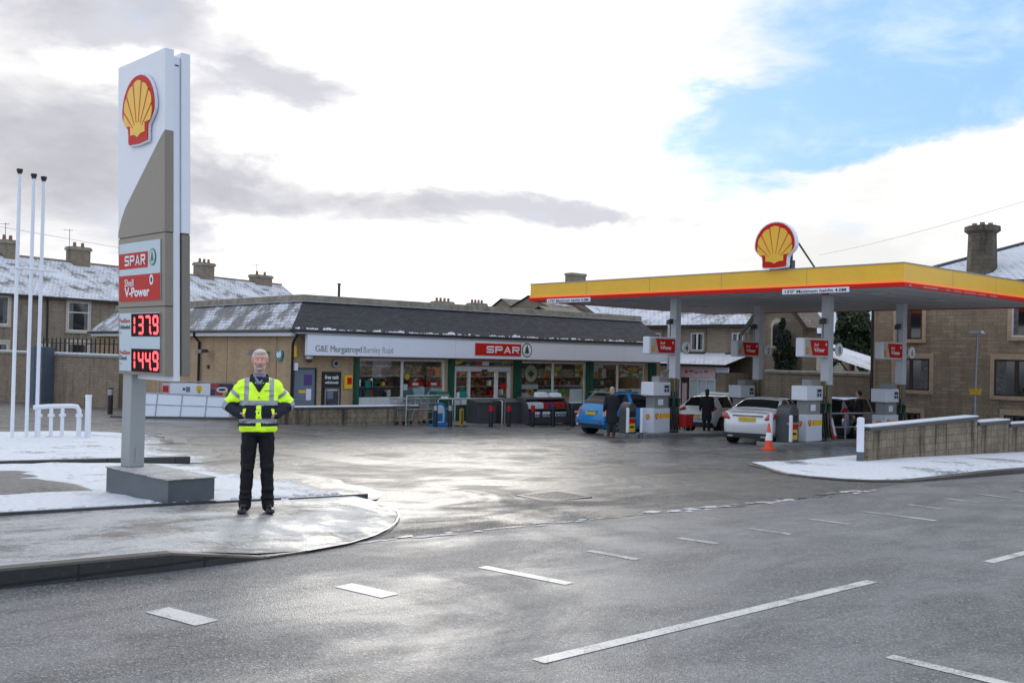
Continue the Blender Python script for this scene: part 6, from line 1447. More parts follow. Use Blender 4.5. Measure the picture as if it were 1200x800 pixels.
# ============================================================ CARS
def make_car(name, label, paint, L, W, H, spec, loc, heading, group='cars at the pumps'):
    """loft: stations along x (0 rear .. L front); spec gives profile arrays"""
    o = thing(name, label, 'car', (loc[0], loc[1], gz(*loc)), heading, group)
    xs_ = np.array(sorted(set(np.round(np.concatenate([np.linspace(0, L, 46), spec['keys']]), 3))))
    top = np.interp(xs_, spec['tx'], spec['tz']); 
    belt = np.interp(xs_, spec['bx'], spec['bz']); wid = np.interp(xs_, spec['wx'], spec['ww']) * W / 2
    bot = np.interp(xs_, [0, .12, .5, L - .5, L - .1, L], [.34, .22, .17, .17, .20, .30])
    k = np.array([.25, .5, .25]); sm = lambda a: np.concatenate([a[:1], np.convolve(a, k, 'valid'), a[-1:]])
    top = sm(top); wid = sm(wid)
    ring = []
    for x, t, b, w, z0 in zip(xs_, top, belt, wid, bot):
        cab = max(0, t - b - .02); b = min(b, t - .02)
        tw = w * (.93 - .25 * min(1, cab / .42))  # roof narrower than belt (tumblehome)
        if cab < .05: tw = w * .86
        pts = [(0, z0), (w * .80, z0), (w * .955, z0 + .07), (w * .99, z0 + .22), (w, (z0 + b) / 2 + .05), (w * .985, b - .07), (w * .955, b),
               (w * .955 + (tw - w * .955) * .5 + .01, b + (t - .05 - b) * .52), (tw + .01, t - .045 - .0), (tw * .90, t - .012), (tw * .5, t + .012), (0, t + .02)]
        ring.append(pts)
    nR = len(ring[0]); v = []; 
    for s in (1, -1):
        for x, pts in zip(xs_, ring): v += [(x, s * p[0], p[1]) for p in pts]
    nX = len(xs_); base = nX * nR
    body = MB().m(paint); gl = MB().m('car_glass')
    fb, fg = [], []
    cabz = lambda xm: np.interp(xm, xs_, top) - np.interp(xm, xs_, belt)
    for i in range(nX - 1):
        xm = (xs_[i] + xs_[i + 1]) / 2
        slope = abs(top[i + 1] - top[i]) / max(1e-3, xs_[i + 1] - xs_[i])
        for j in range(nR - 1):
            for s in (0, 1):
                q = [i, i + 1]; a = s * base + i * nR + j; b = s * base + (i + 1) * nR + j
                face = (a, b, b + 1, a + 1) if s == 1 else (a + 1, b + 1, b, a)
                side = 6 <= j <= 7 and any(p0 < xm < p1 for p0, p1 in spec['side'])
                scr = j >= 9 and any(p0 < xm < p1 for p0, p1 in spec['screen'])
                (fg if (side or scr) else fb).append(face)
    cap0 = [tuple(range(0, nR)) + tuple(base + j for j in range(nR - 2, 0, -1))]
    capn = [tuple((nX - 1) * nR + j for j in range(nR))[::-1] + tuple(base + (nX - 1) * nR + j for j in range(1, nR - 1))]
    body.add(v, fb + cap0 + capn, True); gl.add(v, fg, True)
    bo = body.build('body', o)
    bm = bmesh.new(); bm.from_mesh(bo.data); bmesh.ops.remove_doubles(bm, verts=bm.verts, dist=.0005); bmesh.ops.recalc_face_normals(bm, faces=bm.faces); bm.to_mesh(bo.data); bm.free()
    go = gl.build('windows', o); bm = bmesh.new(); bm.from_mesh(go.data); bmesh.ops.remove_doubles(bm, verts=bm.verts, dist=.0005)
    bmesh.ops.delete(bm, geom=[x for x in bm.verts if not x.link_faces], context='VERTS'); bmesh.ops.recalc_face_normals(bm, faces=bm.faces); bm.to_mesh(go.data); bm.free()
    r = spec['r']
    for ax in spec['axles']:
        wx = float(np.interp(ax, xs_, wid))
        for s in (-1, 1):
            arch = MB().m('car_trim').cyl((ax, s * (wx - .25), r + .02), (ax, s * (wx + .004), r + .02), r + .055, n=26, smooth=True); arch.build('wheel_arch', bo)
            ty = MB().m('tyre').cyl((ax, s * (wx - .20), r), (ax, s * (wx + .010), r), r, n=26); wo = ty.build('wheel', o, bevel=.02)
            rm = MB().m('alloy').cyl((ax, s * (wx + .0), r), (ax, s * (wx + .014), r), r * .66, n=20)
            rm.m('car_trim')
            for kk in range(5):
                a0 = kk * 1.2566 + .3; rm.prism([(math.cos(a0 + t) * rr_, math.sin(a0 + t) * rr_) for t, rr_ in ((-.2, r * .25), (.2, r * .25), (.42, r * .6), (-.42, r * .6))], (ax, s * (wx + .0145), r), (s * -1, 0, 0), Z_, .002 )
            rm.build('rim', wo)
    for (nm, mt, boxes) in spec['bits']:
        q = MB()
        for b in boxes:
            m_ = b[0]; q.m(m_)
            q.box(*b[1:])
        q.build(nm, o, bevel=.012 if nm not in ('number_plate',) else 0)
    for (nm, mt, x0, z0, pts) in spec.get('lamps', []):
        for s in (-1, 1):
            q = MB().m(mt); q.prism([(p[0], p[1]) for p in pts], (x0, s * 0, z0), (0, -s, 0) if False else (0, s, 0), Z_, .03 * s * -1 if s > 0 else .03 * -1 * -1 * 1)
            q.build(nm, o)
    return o
def lampshape(o, nm, mt, verts_r):
    """mirror a hand-placed lamp patch (list of 4+ points on the left side) as thin slabs"""
    for s in (1, -1):
        q = MB().m(mt); f = [Vector((p[0], p[1] * s, p[2])) for p in verts_r]
        nrm = (f[1] - f[0]).cross(f[2] - f[0]).normalized(); c = sum(f, Vector()) / len(f)
        out = Vector((c.x - 2.2, c.y, 0)); 
        if nrm.dot(out) < 0: nrm = -nrm
        n = len(f); q.add([p - nrm * .05 for p in f] + [p + nrm * .008 for p in f], [tuple(range(n)), tuple(range(n, 2 * n))] + [(k, (k + 1) % n, n + (k + 1) % n, n + k) for k in range(n)])
        q.build(nm, o)
saloon = dict(keys=[1.0, 1.1, 3.3], tx=[0, .04, .12, .55, .75, 1.55, 2.1, 2.6, 3.35, 3.55, 4.2, 4.55, 4.7], tz=[.78, .98, 1.04, 1.07, 1.10, 1.40, 1.44, 1.43, 1.08, 1.00, .88, .76, .60],
    bx=[0, 1, 2.2, 3.6, 4.7], bz=[.98, .99, .95, .92, .6], wx=[0, .08, .3, .9, 2.3, 3.8, 4.4, 4.6, 4.7], ww=[.78, .88, .95, 1, 1, .98, .92, .82, .70],
    side=[(1.05, 1.95), (2.05, 3.10)], screen=[(.80, 1.50), (2.72, 3.36)], r=.325, axles=[.98, 3.82],
    bits=[('bumper', 'car_trim', [('car_trim', -.03, .35, -.80, .80, .20, .36)]), ('number_plate', 'plate_yellow', [('plate_yellow', -.035, .06, -.27, .27, .74, .86)]), ('boot_spoiler', 'car_trim', [('car_white', .06, .16, -.66, .66, 1.05, 1.075), ('car_trim', .0, .1, -.5, .5, .905, .92)]), ('exhaust', 'steel', [('steel', -.04, .06, .45, .62, .23, .28), ('steel', -.04, .06, -.62, -.45, .23, .28)]), ('mirror', 'car_white', [('car_white', 3.0, 3.15, .9, 1.06, .95, 1.08), ('car_white', 3.0, 3.15, -1.06, -.9, .95, 1.08)])])
hatch = dict(keys=[.3, .5], tx=[0, .05, .20, .62, .95, 1.6, 2.2, 2.9, 3.25, 3.8, 4.0], tz=[.62, .88, 1.06, 1.40, 1.46, 1.48, 1.45, 1.10, .98, .82, .60],
    bx=[0, 1, 2.2, 3.2, 4.0], bz=[.98, 1.0, .96, .92, .6], wx=[0, .08, .3, .9, 2.3, 3.4, 3.8, 4.0], ww=[.80, .90, .96, 1, 1, .97, .88, .72],
    side=[(.75, 1.45), (1.55, 2.55)], screen=[(.22, .62), (2.25, 2.92)], r=.31, axles=[.72, 3.25],
    bits=[('bumper', 'car_trim', [('car_trim', -.03, .3, -.78, .78, .24, .40)]), ('number_plate', 'plate_yellow', [('plate_yellow', -.02, .07, -.26, .26, .60, .71)]), ('mirror', 'car_white', [('car_white', 2.5, 2.65, .86, 1.02, .98, 1.12), ('car_white', 2.5, 2.65, -1.02, -.86, .98, 1.12)])])
small = dict(keys=[.2, .4], tx=[0, .05, .16, .46, .80, 1.5, 2.0, 2.62, 2.9, 3.35, 3.55], tz=[.66, .86, 1.02, 1.40, 1.47, 1.49, 1.44, 1.10, 1.00, .84, .62],
    bx=[0, 1, 2.2, 3.0, 3.55], bz=[.96, .98, .95, .92, .62], wx=[0, .08, .3, .8, 2.2, 3.0, 3.4, 3.55], ww=[.80, .90, .96, 1, 1, .96, .86, .72],
    side=[(.72, 1.22), (1.32, 2.35)], screen=[(.18, .50), (2.05, 2.66)], r=.30, axles=[.62, 2.95],
    bits=[('bumper', 'car_blue', [('car_blue', -.05, .3, -.76, .76, .38, .56)]), ('roof_panel', 'car_dark', [('car_dark', .62, 1.9, -.46, .46, 1.47, 1.505)]), ('number_plate', 'plate_yellow', [('plate_yellow', -.015, .1, -.26, .26, .70, .81)]), ('tailgate_handle', 'steel', [('steel', -.0, .1, -.28, .28, .835, .86)]), ('roof_spoiler', 'car_trim', [('car_trim', .38, .62, -.56, .56, 1.44, 1.475)]), ('mirror', 'car_blue', [('car_blue', 2.25, 2.4, .82, .98, .98, 1.12), ('car_blue', 2.25, 2.4, -.98, -.82, .98, 1.12)])])
estate = dict(keys=[.3, .5], tx=[0, .05, .15, .5, .8, 1.8, 2.6, 3.4, 3.7, 4.3, 4.55], tz=[.70, .95, 1.10, 1.48, 1.52, 1.54, 1.50, 1.12, 1.02, .86, .62],
    bx=[0, 1, 2.2, 3.6, 4.55], bz=[.99, 1.0, .97, .92, .62], wx=[0, .08, .3, .9, 2.3, 3.8, 4.3, 4.55], ww=[.82, .92, .97, 1, 1, .97, .88, .74],
    side=[(.5, 1.2), (1.3, 2.1), (2.2, 3.0)], screen=[(.14, .50), (2.72, 3.42)], r=.32, axles=[.85, 3.6],
    bits=[('bumper', 'car_trim', [('car_trim', -.03, .3, -.8, .8, .24, .55)]), ('number_plate', 'plate_yellow', [('plate_yellow', -.02, .07, -.26, .26, .62, .73)]), ('mirror', 'car_silver', [('car_silver', 3.0, 3.15, .9, 1.06, .98, 1.12), ('car_silver', 3.0, 3.15, -1.06, -.9, .98, 1.12)])])
c1 = make_car('saloon_car', 'white saloon car seen from behind at the nearer pump row', 'car_white', 4.7, 1.82, 1.44, saloon, (26.35, 18.75), math.radians(17))
lampshape(c1, 'tail_lamp', 'tail_red', [(-.0, .55, .80), (.02, .84, .86), (.30, .89, .97), (.10, .84, .99), (.03, .66, .96)])
c2 = make_car('small_hatchback', 'bright blue small hatchback at the farther pump row', 'car_blue', 3.55, 1.63, 1.49, small, (25.2, 24.5), math.radians(-4))
lampshape(c2, 'tail_lamp', 'tail_pale', [(.02, .60, .68), (.03, .76, .68), (.14, .78, .84), (.17, .76, .95), (.10, .64, .93), (.03, .60, .84)])
MB().m('car_trim').box(-.055, -.045, -.6, .6, .30, .38).build('diffuser', c2)
MB().m('tail_red').box(-.06, -.04, -.62, -.48, .42, .48).box(-.06, -.04, .48, .62, .42, .48).build('fog_lamp', c2)
c3 = make_car('white_hatchback', 'white hatchback beyond the pumps with a person in black beside it', 'car_white', 4.0, 1.76, 1.48, hatch, (32.0, 25.3), math.radians(4))
lampshape(c3, 'tail_lamp', 'tail_red', [(.04, .50, .92), (.03, .80, .88), (.28, .85, 1.0), (.24, .80, 1.06), (.10, .56, 1.0)])
c4 = make_car('silver_estate', 'silver estate car behind the guard rail at the right', 'car_silver', 4.55, 1.8, 1.54, estate, (32.9, 20.1), math.radians(2))
lampshape(c4, 'tail_lamp', 'tail_red', [(.0, .66, .85), (.02, .86, .85), (.26, .87, 1.2), (.2, .74, 1.2)])
MB().m('car_glass').box(-.04, .0, -.78, .78, .56, 1.0).build('tailgate', c4)
c5 = make_car('parked_car', 'car with snow-covered roof parked before the pink-signed shop', 'car_white', 4.0, 1.76, 1.6, hatch, (37.8, 30.2), math.radians(-80), 'parked cars')
MB().m('snow').hexa([(.75, -.55, 1.49), (2.2, -.55, 1.49), (2.2, .55, 1.49), (.75, .55, 1.49)], [(.85, -.48, 1.62), (2.1, -.48, 1.62), (2.1, .48, 1.62), (.85, .48, 1.62)]).build('roof_snow', c5, bevel=.05)
c6 = make_car('parked_car', 'dark red car half hidden behind the white saloon', 'car_dark', 4.0, 1.74, 1.48, hatch, (35.6, 24.2), math.radians(-60), 'parked cars')
0 and lampshape(c6, 'tail_lamp', 'tail_red', [(.04, .50, .92), (.03, .80, .88), (.28, .85, 1.0), (.24, .80, 1.06), (.10, .56, 1.0)])

# ============================================================ PEOPLE
def fuse(name, parts, voxel, mats, classify, parent, smooth_it=2, loc=None, folds=0, fs=(14, 14, 26)):
    """blend tapered capsules / ellipsoids into one continuous surface; classify(face centre, normal) -> material index"""
    bm = bmesh.new()
    for p in parts:
        if p[0] == 'cap':      # ('cap', a, b, ra, rb, flat)
            a, b, ra, rb = Vector(p[1]), Vector(p[2]), p[3], p[4]; fl = p[5] if len(p) > 5 else 1.0
            d = (b - a); Lh = d.length; d.normalize(); u = d.cross(Vector((0, 1, 0)));
            u = u.normalized() if u.length > .05 else Vector((1, 0, 0)); w = u.cross(d).normalized()
            n = 20; steps = [(-1, 0), (-.85, .53), (-.5, .866), (0, 1)]; rings = []
            for t, r_ in steps: rings.append((a + d * t * ra, r_ * ra))
            for t, r_ in reversed(steps): rings.append((b - d * t * rb, r_ * rb))
            vs = [[bm.verts.new(c + (u * math.cos(6.28318 * k / n) + w * math.sin(6.28318 * k / n) * fl) * max(r_, .0005)) for k in range(n)] for c, r_ in rings]
            for r0, r1 in zip(vs, vs[1:]):
                for k in range(n): bm.faces.new((r0[k], r0[(k + 1) % n], r1[(k + 1) % n], r1[k]))
            bm.faces.new(vs[0][::-1]); bm.faces.new(vs[-1])
        elif p[0] == 'ell':    # ('ell', centre, (rx, ry, rz))
            res = bmesh.ops.create_uvsphere(bm, u_segments=24, v_segments=16, radius=1)
            for v in res['verts']: v.co = Vector((p[1][0] + v.co.x * p[2][0], p[1][1] + v.co.y * p[2][1], p[1][2] + v.co.z * p[2][2]))
        elif p[0] == 'loft':   # ('loft', [(cx, cy, z, rx, ry), ...])
            n = 28; vs = []
            for (cx_, cy_, z, rx, ry) in p[1]:
                vs.append([bm.verts.new((cx_ + rx * math.copysign(abs(math.cos(6.28318 * k / n)) ** .85, math.cos(6.28318 * k / n)), cy_ + ry * math.copysign(abs(math.sin(6.28318 * k / n)) ** .85, math.sin(6.28318 * k / n)), z)) for k in range(n)])
            for r0, r1 in zip(vs, vs[1:]):
                for k in range(n): bm.faces.new((r0[k], r0[(k + 1) % n], r1[(k + 1) % n], r1[k]))
            bm.faces.new(vs[0][::-1]); bm.faces.new(vs[-1])
    bmesh.ops.recalc_face_normals(bm, faces=bm.faces)
    me = bpy.data.meshes.new(name); bm.to_mesh(me); bm.free()
    tmp = bpy.data.objects.new(name, me); COL.objects.link(tmp)
    rm = tmp.modifiers.new('r', 'REMESH'); rm.mode = 'VOXEL'; rm.voxel_size = voxel
    s_ = tmp.modifiers.new('s', 'SMOOTH'); s_.iterations = smooth_it; s_.factor = .5
    bpy.context.view_layer.update()
    m2 = bpy.data.meshes.new_from_object(tmp.evaluated_get(bpy.context.evaluated_depsgraph_get())); m2.name = name
    bpy.data.objects.remove(tmp); bpy.data.meshes.remove(me)
    if folds:
        nr_ = [v.normal.copy() for v in m2.vertices]
        for v, nn in zip(m2.vertices, nr_):
            c = v.co; a = mnoise.noise(Vector((c.x * fs[0], c.y * fs[1], c.z * fs[2]))); b_ = mnoise.noise(Vector((c.x * fs[0] * 2.3 + 5, c.y * fs[1] * 2.3, c.z * fs[2] * 2.1)))
            v.co = c + nn * folds * (1 - 2 * abs(a) + .5 * b_ - .4)
    m2.materials.clear()
    for m in mats: m2.materials.append(MATS[m])
    for f in m2.polygons: f.use_smooth = True; f.material_index = classify(f.center, f.normal) if classify else 0
    ob = bpy.data.objects.new(name, m2); COL.objects.link(ob)
    if parent: ob.parent = parent
    return ob
# -- main figure: local -y faces the camera, z from the soles
mx, my = 5.227, 10.246
pe = thing('person', 'smiling grey-haired man in yellow high-visibility jacket with hands in pockets', 'person', (mx, my, gz(mx, my) + .118), math.atan2(-.4543, .8908))
# skin: head, neck and forearm/hand roots (one body)
def facecls(c, n):
    return 0
head = [('ell', (0, .012, 1.715), (.078, .096, .105)), ('ell', (0, -.012, 1.655), (.064, .078, .085)), ('ell', (0, -.045, 1.608), (.038, .040, .034)), ('cap', (0, .03, 1.48), (0, .015, 1.62), .060, .056),
        ('cap', (0, -.088, 1.705), (0, -.112, 1.668), .011, .017), ('ell', (.016, -.094, 1.664), (.012, .012, .010)), ('ell', (-.016, -.094, 1.664), (.012, .012, .010)),
        ('ell', (.037, -.072, 1.674), (.027, .025, .024)), ('ell', (-.037, -.072, 1.674), (.027, .025, .024)),
        ('cap', (-.045, -.074, 1.735), (-.014, -.084, 1.733), .010, .010), ('cap', (.045, -.074, 1.735), (.014, -.084, 1.733), .010, .010),
        ('ell', (.082, .01, 1.69), (.010, .020, .034)), ('ell', (-.082, .01, 1.69), (.010, .020, .034)),
        ('ell', (0, .02, 1.30), (.15, .09, .2)), ('cap', (.06, .02, 1.40), (.18, .02, 1.40), .06, .05), ('cap', (-.06, .02, 1.40), (-.18, .02, 1.40), .06, .05),
        ('cap', (.18, .02, 1.40), (.33, .05, 1.20), .045, .036), ('cap', (-.18, .02, 1.40), (-.33, .05, 1.20), .045, .036), ('cap', (.33, .05, 1.20), (.20, -.10, 1.115), .036, .026), ('cap', (-.33, .05, 1.20), (-.20, -.10, 1.115), .036, .026),
        ('cap', (0, .02, 1.25), (0, .02, 1.0), .12, .10), ('cap', (.09, .02, .93), (.115, .02, .50), .075, .05), ('cap', (-.09, .02, .93), (-.115, .02, .50), .075, .05), ('cap', (.115, .02, .5), (.125, .03, .09), .048, .035), ('cap', (-.115, .02, .5), (-.125, .03, .09), .048, .035)]
# hands: palm, thumb and four fingers curling into the pocket openings
for s in (1, -1):
    head.append(('cap', (s * .205, -.100, 1.11), (s * .165, -.120, 1.085), .026, .028))
    for k in range(4): head.append(('cap', (s * (.160 - .004 * k), -.135 + .014 * k, 1.080 - .002 * k), (s * (.125 - .004 * k), -.120 + .014 * k, 1.035 + .003 * abs(k - 1.5)), .0095, .008))
    head.append(('cap', (s * .190, -.145, 1.115), (s * .155, -.165, 1.10), .011, .010))
body = fuse('body', head, .0065, ['skin'], None, pe, 2)
fc = MB().m('text_white')
for s in (1, -1): fc.m('text_white').sphere((s * .030, -.0795, 1.708), .0125, 10, (1.15, .6, .62)); fc.m('eye_dark').sphere((s * .030, -.0868, 1.708), .0056, 8, (1, .5, 1))
fc.m('text_white').hexa([(-.022, -.0975, 1.632), (.022, -.0975, 1.632), (.02, -.08, 1.632), (-.02, -.08, 1.632)], [(-.025, -.0965, 1.640), (.025, -.0965, 1.640), (.02, -.08, 1.640), (-.02, -.08, 1.640)])
fc.m('lips').tube([(-.032, -.085, 1.646), (-.018, -.096, 1.6435), (0, -.100, 1.6425), (.018, -.096, 1.6435), (.032, -.085, 1.646)], .0045, 6).tube([(-.030, -.085, 1.644), (-.015, -.097, 1.631), (0, -.099, 1.629), (.015, -.097, 1.631), (.030, -.085, 1.644)], .0045, 6)
fc.build('face_features', pe)
eb = MB().m('white_hair')
for s in (1, -1): eb.tube([(s * .050, -.076, 1.733), (s * .030, -.0935, 1.738), (s * .014, -.098, 1.733)], .0055, 6)
eb.build('eyebrows', pe)
hair = [('ell', (0, .035, 1.735), (.086, .096, .092)), ('ell', (0, -.005, 1.785), (.070, .078, .038)), ('cap', (.073, .02, 1.70), (.071, .0, 1.735), .018, .022), ('cap', (-.073, .02, 1.70), (-.071, .0, 1.735), .018, .022), ('ell', (0, .065, 1.68), (.07, .055, .06))]
fuse('hair', hair, .006, ['white_hair'], None, pe, 1)
bd2 = [('cap', (-.062, -.018, 1.650), (-.040, -.054, 1.608), .009, .017), ('cap', (.062, -.018, 1.650), (.040, -.054, 1.608), .009, .017), ('cap', (-.036, -.062, 1.608), (.036, -.062, 1.608), .021, .021), ('ell', (0, -.078, 1.606), (.030, .022, .022)),
       ('cap', (-.030, -.090, 1.650), (0, -.099, 1.6545), .0065, .007), ('cap', (.030, -.090, 1.650), (0, -.099, 1.6545), .0065, .007), ('cap', (-.032, -.088, 1.648), (-.036, -.075, 1.62), .008, .010), ('cap', (.032, -.088, 1.648), (.036, -.075, 1.62), .008, .010)]
fuse('beard', bd2, .005, ['beard'], None, pe, 1)
# shirt showing in the open collar
fuse('shirt', [('cap', (0, .0, 1.45), (0, -.045, 1.30), .088, .08), ('cap', (-.05, -.035, 1.53), (-.012, -.095, 1.44), .020, .016), ('cap', (.05, -.035, 1.53), (.012, -.095, 1.44), .020, .016), ('cap', (0, .03, 1.50), (0, .03, 1.53), .074, .072)], .008, ['shirt_blue'], None, pe, 1)
# jacket
SH, EL, WR = Vector((.165, .02, 1.402)), Vector((.325, .060, 1.200)), Vector((.190, -.100, 1.100))
jk = [('loft', [(0, .01, .905, .185, .128), (0, .01, .93, .205, .145), (0, .008, 1.0, .212, .155), (0, .005, 1.10, .215, .158), (0, .005, 1.22, .222, .158), (0, .01, 1.33, .215, .148), (0, .015, 1.42, .178, .125), (0, .02, 1.48, .135, .10), (0, .02, 1.515, .095, .085)])]
for s in (1, -1):
    S_, E_, W2 = Vector((s * SH.x, SH.y, SH.z)), Vector((s * EL.x, EL.y, EL.z + (.008 if s > 0 else -.012))), Vector((s * WR.x, WR.y, WR.z))
    jk += [('cap', S_, E_, .084, .074), ('cap', E_, W2, .072, .056), ('cap', (s * .05, .02, 1.475), (s * .14, .02, 1.425), .050, .064), ('ell', (s * .285, .04, 1.27), (.070, .075, .06)), ('ell', (s * .28, .03, 1.165), (.06, .07, .042))]
    jk += [('cap', (s * .10, -.13, .965), (s * .19, -.10, .975), .03, .03), ('cap', (s * .06, -.135, 1.06), (s * .18, -.115, 1.04), .022, .022)]
def jcls(c, n):
    x, y, z = c; ax = abs(x); s = 1 if x > 0 else -1
    S_, E_, W2 = SH, EL, WR; p = Vector((ax, y, z))
    def proj_(a, b):
        d = b - a; t = max(0, min(1, (p - a).dot(d) / d.length_squared)); return t, (p - (a + d * t)).length
    t1, d1 = proj_(S_, E_); t2, d2 = proj_(E_, W2)
    torso_d = math.hypot(max(0, ax - .13), 0) 
    arm = ax > .208 or (ax > .17 and 1.05 < z < 1.24 and d2 < .088 and y < -.075)
    if arm and z < 1.42:
        if d2 < d1 - .004 or t1 >= .999:
            if t2 < .17: return 1
            return 2
        if .34 < t1 < .50: return 1
        if t1 > .93: return 1
        return 0
    if z > 1.455 and ax < .105: return 2
    # v-shaped dark lining at the open neck
    if y < -.03 and z > 1.36 and ax < (z - 1.36) * .42: return 2
    if z < .955: return 0
    if 1.005 < z < 1.055: return 1
    if z < 1.20:
        if ax < .030 and y < 0: return 0
        if y < -.03 and 1.085 < z < 1.165 and abs(ax - (.150 + (1.16 - z) * .25)) < .016: return 0
        if z < 1.005 and not (.97 < z): return 0
        return 2
    if 1.20 <= z < 1.255: return 1
    if abs(ax - .135) < .027: return 1
    return 0
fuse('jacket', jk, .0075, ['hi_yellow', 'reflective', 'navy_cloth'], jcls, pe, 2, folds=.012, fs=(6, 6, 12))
co = MB().m('navy_cloth')
fuse('collar', [('cap', (-.088, .03, 1.495), (-.095, -.035, 1.485), .016, .016), ('cap', (.088, .03, 1.495), (.095, -.035, 1.485), .016, .016), ('cap', (-.08, .065, 1.52), (.08, .065, 1.52), .024, .024), ('cap', (-.09, .02, 1.51), (-.08, .05, 1.53), .016, .018), ('cap', (.09, .02, 1.51), (.08, .05, 1.53), .016, .018),
                ('cap', (-.095, -.03, 1.495), (-.045, -.112, 1.43), .015, .012), ('cap', (.095, -.03, 1.49), (.045, -.112, 1.43), .015, .012), ('cap', (-.045, -.115, 1.435), (-.004, -.150, 1.355), .014, .009), ('cap', (.045, -.115, 1.435), (.004, -.150, 1.355), .014, .009)], .007, ['navy_cloth'], None, pe, 1)
jb = MB().m('text_black')
for z in (1.29, 1.12): jb.cyl((0, -.152, z), (0, -.162, z), .009, n=10)
jb.m('text_grey').box(.055, .125, -.158, -.150, 1.362, 1.372); jb.build('buttons', pe)
# trousers and shoes
tr_ = [('loft', [(0, .015, .86, .165, .115), (0, .015, .95, .170, .118)]), ('cap', (-.088, .015, .88), (-.108, .01, .50), .094, .072), ('cap', (.088, .015, .88), (.108, .01, .50), .094, .072), ('cap', (-.108, .01, .50), (-.122, .03, .10), .073, .062), ('cap', (.108, .01, .50), (.122, .03, .10), .073, .062),
       ('ell', (-.108, -.005, .505), (.074, .077, .06)), ('ell', (.108, -.005, .505), (.074, .077, .06)), ('cap', (-.124, .015, .11), (-.126, .0, .075), .068, .066), ('cap', (.124, .015, .11), (.126, .0, .075), .068, .066), ('ell', (-.118, .0, .17), (.072, .07, .03)), ('ell', (.118, .0, .17), (.072, .07, .03)), ('ell', (.12, .0, .26), (.07, .068, .03)), ('ell', (-.12, .0, .23), (.07, .068, .03))]
fuse('trousers', tr_, .0085, ['black_trouser'], None, pe, 2, folds=.008, fs=(8, 8, 10))
for s in (1, -1):
    fuse('shoe', [('cap', (s * .125, .05, .045), (s * .155, -.13, .036), .043, .040, 1), ('ell', (s * .158, -.155, .034), (.045, .05, .034)), ('cap', (s * .125, .04, .07), (s * .135, -.03, .075), .045, .04), ('loft', [(s * .142, -.055, .0, .046, .125), (s * .142, -.055, .02, .047, .127)])], .007, ['shoe_black'], None, pe, 1)

def simple_person(label, x, y, rz, h, coat, legs, haircol, shoe, long_coat, female=False, arm_f=.12):
    o = thing('person', label, 'person', (x, y, gz(x, y)), rz); k = h / 1.7
    V = lambda *p: tuple(a * k for a in p)
    P_ = [('ell', V(0, 0, 1.60), V(.075, .09, .105)), ('cap', V(0, .01, 1.44), V(0, 0, 1.54), .05 * k, .05 * k), ('ell', V(0, -.09, 1.585), V(.013, .02, .018)), ('ell', V(0, .01, 1.25), V(.15, .09, .2)), ('cap', V(0, .01, 1.2), V(0, .01, .9), .12 * k, .12 * k)]
    for s in (1, -1):
        P_ += [('cap', V(s * .08, 0, .86), V(s * .09, 0, .45), .07 * k, .05 * k), ('cap', V(s * .09, 0, .45), V(s * .09, .02, .07), .046 * k, .035 * k), ('cap', V(s * .19, .0, 1.36), V(s * .25, .02, 1.08), .045 * k, .038 * k), ('cap', V(s * .25, .02, 1.08), V(s * .22, -arm_f, .90), .036 * k, .026 * k), ('cap', V(s * .22, -arm_f, .90), V(s * .215, -arm_f - .03, .83), .028 * k, .024 * k)]
        for q in range(4): P_.append(('cap', V(s * .21, -arm_f - .055 + q * .018, .835), V(s * .205, -arm_f - .055 + q * .018, .77 + .004 * abs(q - 1)), .009 * k, .008 * k))
        P_.append(('cap', V(s * .2, -arm_f - .06, .86), V(s * .18, -arm_f - .075, .81), .010 * k, .009 * k))
    fuse('body', P_, .010, ['skin'], None, o, 1)
    c_ = [('loft', [tuple(a * k for a in q) for q in ([(0, .01, .50, .19, .15), (0, .01, .70, .20, .155)] if long_coat else []) + [(0, .01, .80, .19, .14), (0, .01, 1.0, .19, .14), (0, .01, 1.2, .20, .135), (0, .01, 1.36, .19, .12), (0, .01, 1.44, .10, .08)]])]
    for s in (1, -1): c_ += [('cap', V(s * .18, .0, 1.37), V(s * .25, .02, 1.08), .068 * k, .058 * k), ('cap', V(s * .25, .02, 1.08), V(s * .22, -arm_f, .90), .056 * k, .044 * k)]
    fuse('coat', c_, .012, [coat], None, o, 2)
    t_ = [('loft', [tuple(a * k for a in q) for q in [(0, .01, .74, .15, .11), (0, .01, .92, .155, .11)]])]
    for s in (1, -1): t_ += [('cap', V(s * .08, .01, .80), V(s * .09, 0, .45), .085 * k, .066 * k), ('cap', V(s * .09, 0, .45), V(s * .092, .02, .09), .064 * k, .055 * k)]
    fuse('trousers', t_, .012, [legs], None, o, 2)
    hp = [('ell', V(0, .025, 1.625), V(.085, .095, .095))] + ([('ell', V(0, .05, 1.54), V(.085, .07, .10))] if female else [])
    fuse('hair', hp, .010, [haircol], None, o, 1)
    for s in (1, -1): fuse('shoe', [('cap', V(s * .09, .05, .045), V(s * .10, -.11, .038), .042 * k, .038 * k)], .010, [shoe], None, o, 1)
    return o
simple_person('person in long black coat and dark red shoes standing by the blue car', 24.6, 22.95, math.atan2(-.72, .69) + math.pi + .35, 1.68, 'dark_coat', 'grey_coat', 'hair_blonde', 'shoe_red', True, True)
simple_person('person in black coat standing by the rear of the white hatchback', 31.55, 24.35, 2.4, 1.72, 'dark_coat', 'dark_coat', 'hair_dark', 'shoe_black', True, True, .2)
simple_person('man in dark jacket standing behind the guard rail by the silver estate', 33.5, 19.0, math.pi + .6, 1.80, 'dark_coat', 'grey_coat', 'hair_dark', 'shoe_black', False)

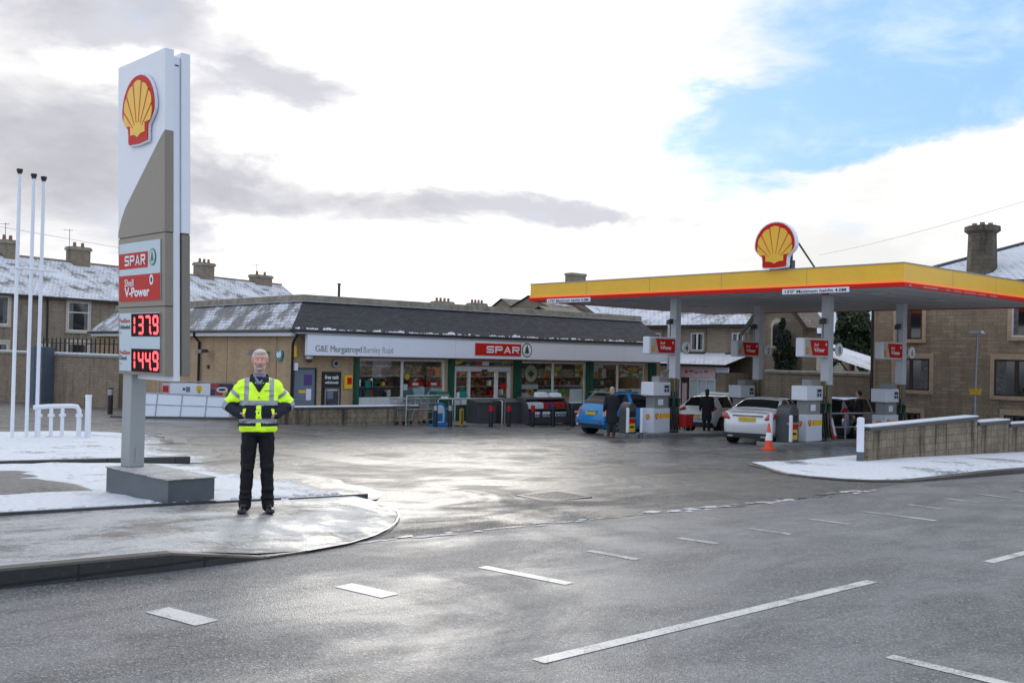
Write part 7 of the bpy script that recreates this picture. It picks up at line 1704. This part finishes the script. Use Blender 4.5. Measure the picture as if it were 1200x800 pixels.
# ============================================================ TREES
def foliage(center, radii, n, size, mats, seed, shape=None, par=None, name='crown'):
    r = random.Random(seed); mb = MB()
    clumps = []
    for _ in range(34):
        a = r.uniform(0, 6.283); u = r.uniform(-1, 1); q = r.uniform(.35, .95)
        s_ = math.sqrt(1 - u * u); clumps.append((q * s_ * math.cos(a), q * s_ * math.sin(a), q * u, r.uniform(.18, .34)))
    for i in range(n):
        c = r.choice(clumps); 
        while True:
            p = Vector((r.uniform(-1, 1), r.uniform(-1, 1), r.uniform(-1, 1)))
            if p.length < 1: break
        q = Vector((c[0], c[1], c[2])) + p * c[3]
        w = shape(q.z) if shape else 1
        pos_ = Vector((center[0] + q.x * radii[0] * w, center[1] + q.y * radii[1] * w, center[2] + q.z * radii[2]))
        d = Vector((r.gauss(0, 1), r.gauss(0, 1), r.gauss(0, 1))).normalized(); e = d.orthogonal().normalized(); f = d.cross(e)
        s_ = size * r.uniform(.6, 1.5)
        mb.m(mats[0] if r.random() < .65 else mats[1]).add([pos_ - e * s_ * .5, pos_ + f * s_ * .35, pos_ + e * s_ * .6, pos_ - f * s_ * .35], [(0, 1, 2, 3)])
    return mb.build(name, par)
o = thing('evergreen_tree', 'dark bushy evergreen tree under the canopy beside the large stone house', 'tree', (55.0, 31.6, -1.8))
MB().m('bark').tube([(0, 0, -.3), (.05, .05, 1.6), (-.05, 0, 3.4), (.1, 0, 5.2)], .13, 8).cyl((0, 0, 2.4), (.9, -.9, 3.6), .06, .03).cyl((0, 0, 2.8), (-.8, .9, 4.2), .06, .03).cyl((0, 0, 3.2), (.5, 1.1, 4.9), .05, .02).build('trunk', o)
foliage((0, 0, 5.3), (2.0, 2.0, 2.2), 12000, .17, ('leaf_dark', 'leaf_mid'), 5, lambda z: 1.05 - .35 * max(0, z), o)
o = thing('ivy_bush', 'tall dark rounded bush against the gable of the corner house', 'bush', (42.15, 27.9, -1.4))
MB().m('bark').tube([(0, 0, -.3), (0, .05, 1.4), (.05, 0, 3.6)], .10, 8).build('trunk', o)
foliage((0, 0, 3.75), (.55, .80, 1.45), 9000, .10, ('leaf_bush', 'leaf_dark'), 9, lambda z: 1.0 - .25 * z * z, o)

# ============================================================ OVERHEAD WIRES
def wire(pa, pb, label, sag=1.0):
    pts = []
    for i in range(25):
        t = i / 24; p = Vector(pa).lerp(Vector(pb), t); p.z -= sag * 4 * t * (1 - t); pts.append(p)
    tag(MB().m('dark_metal').tube(pts, .008, 5).build('overhead_wire'), label, 'wire', 'overhead wires')
wire((20.0, -2.3, 7.6), (53.38, 33.01, 8.3), 'thin overhead wire crossing the sky above the right end of the canopy', .45)
wire((4.0, 49.2, 7.9), (33.4, 66.45, 7.5), 'thin overhead wire running above the terrace chimneys at the left', .05)
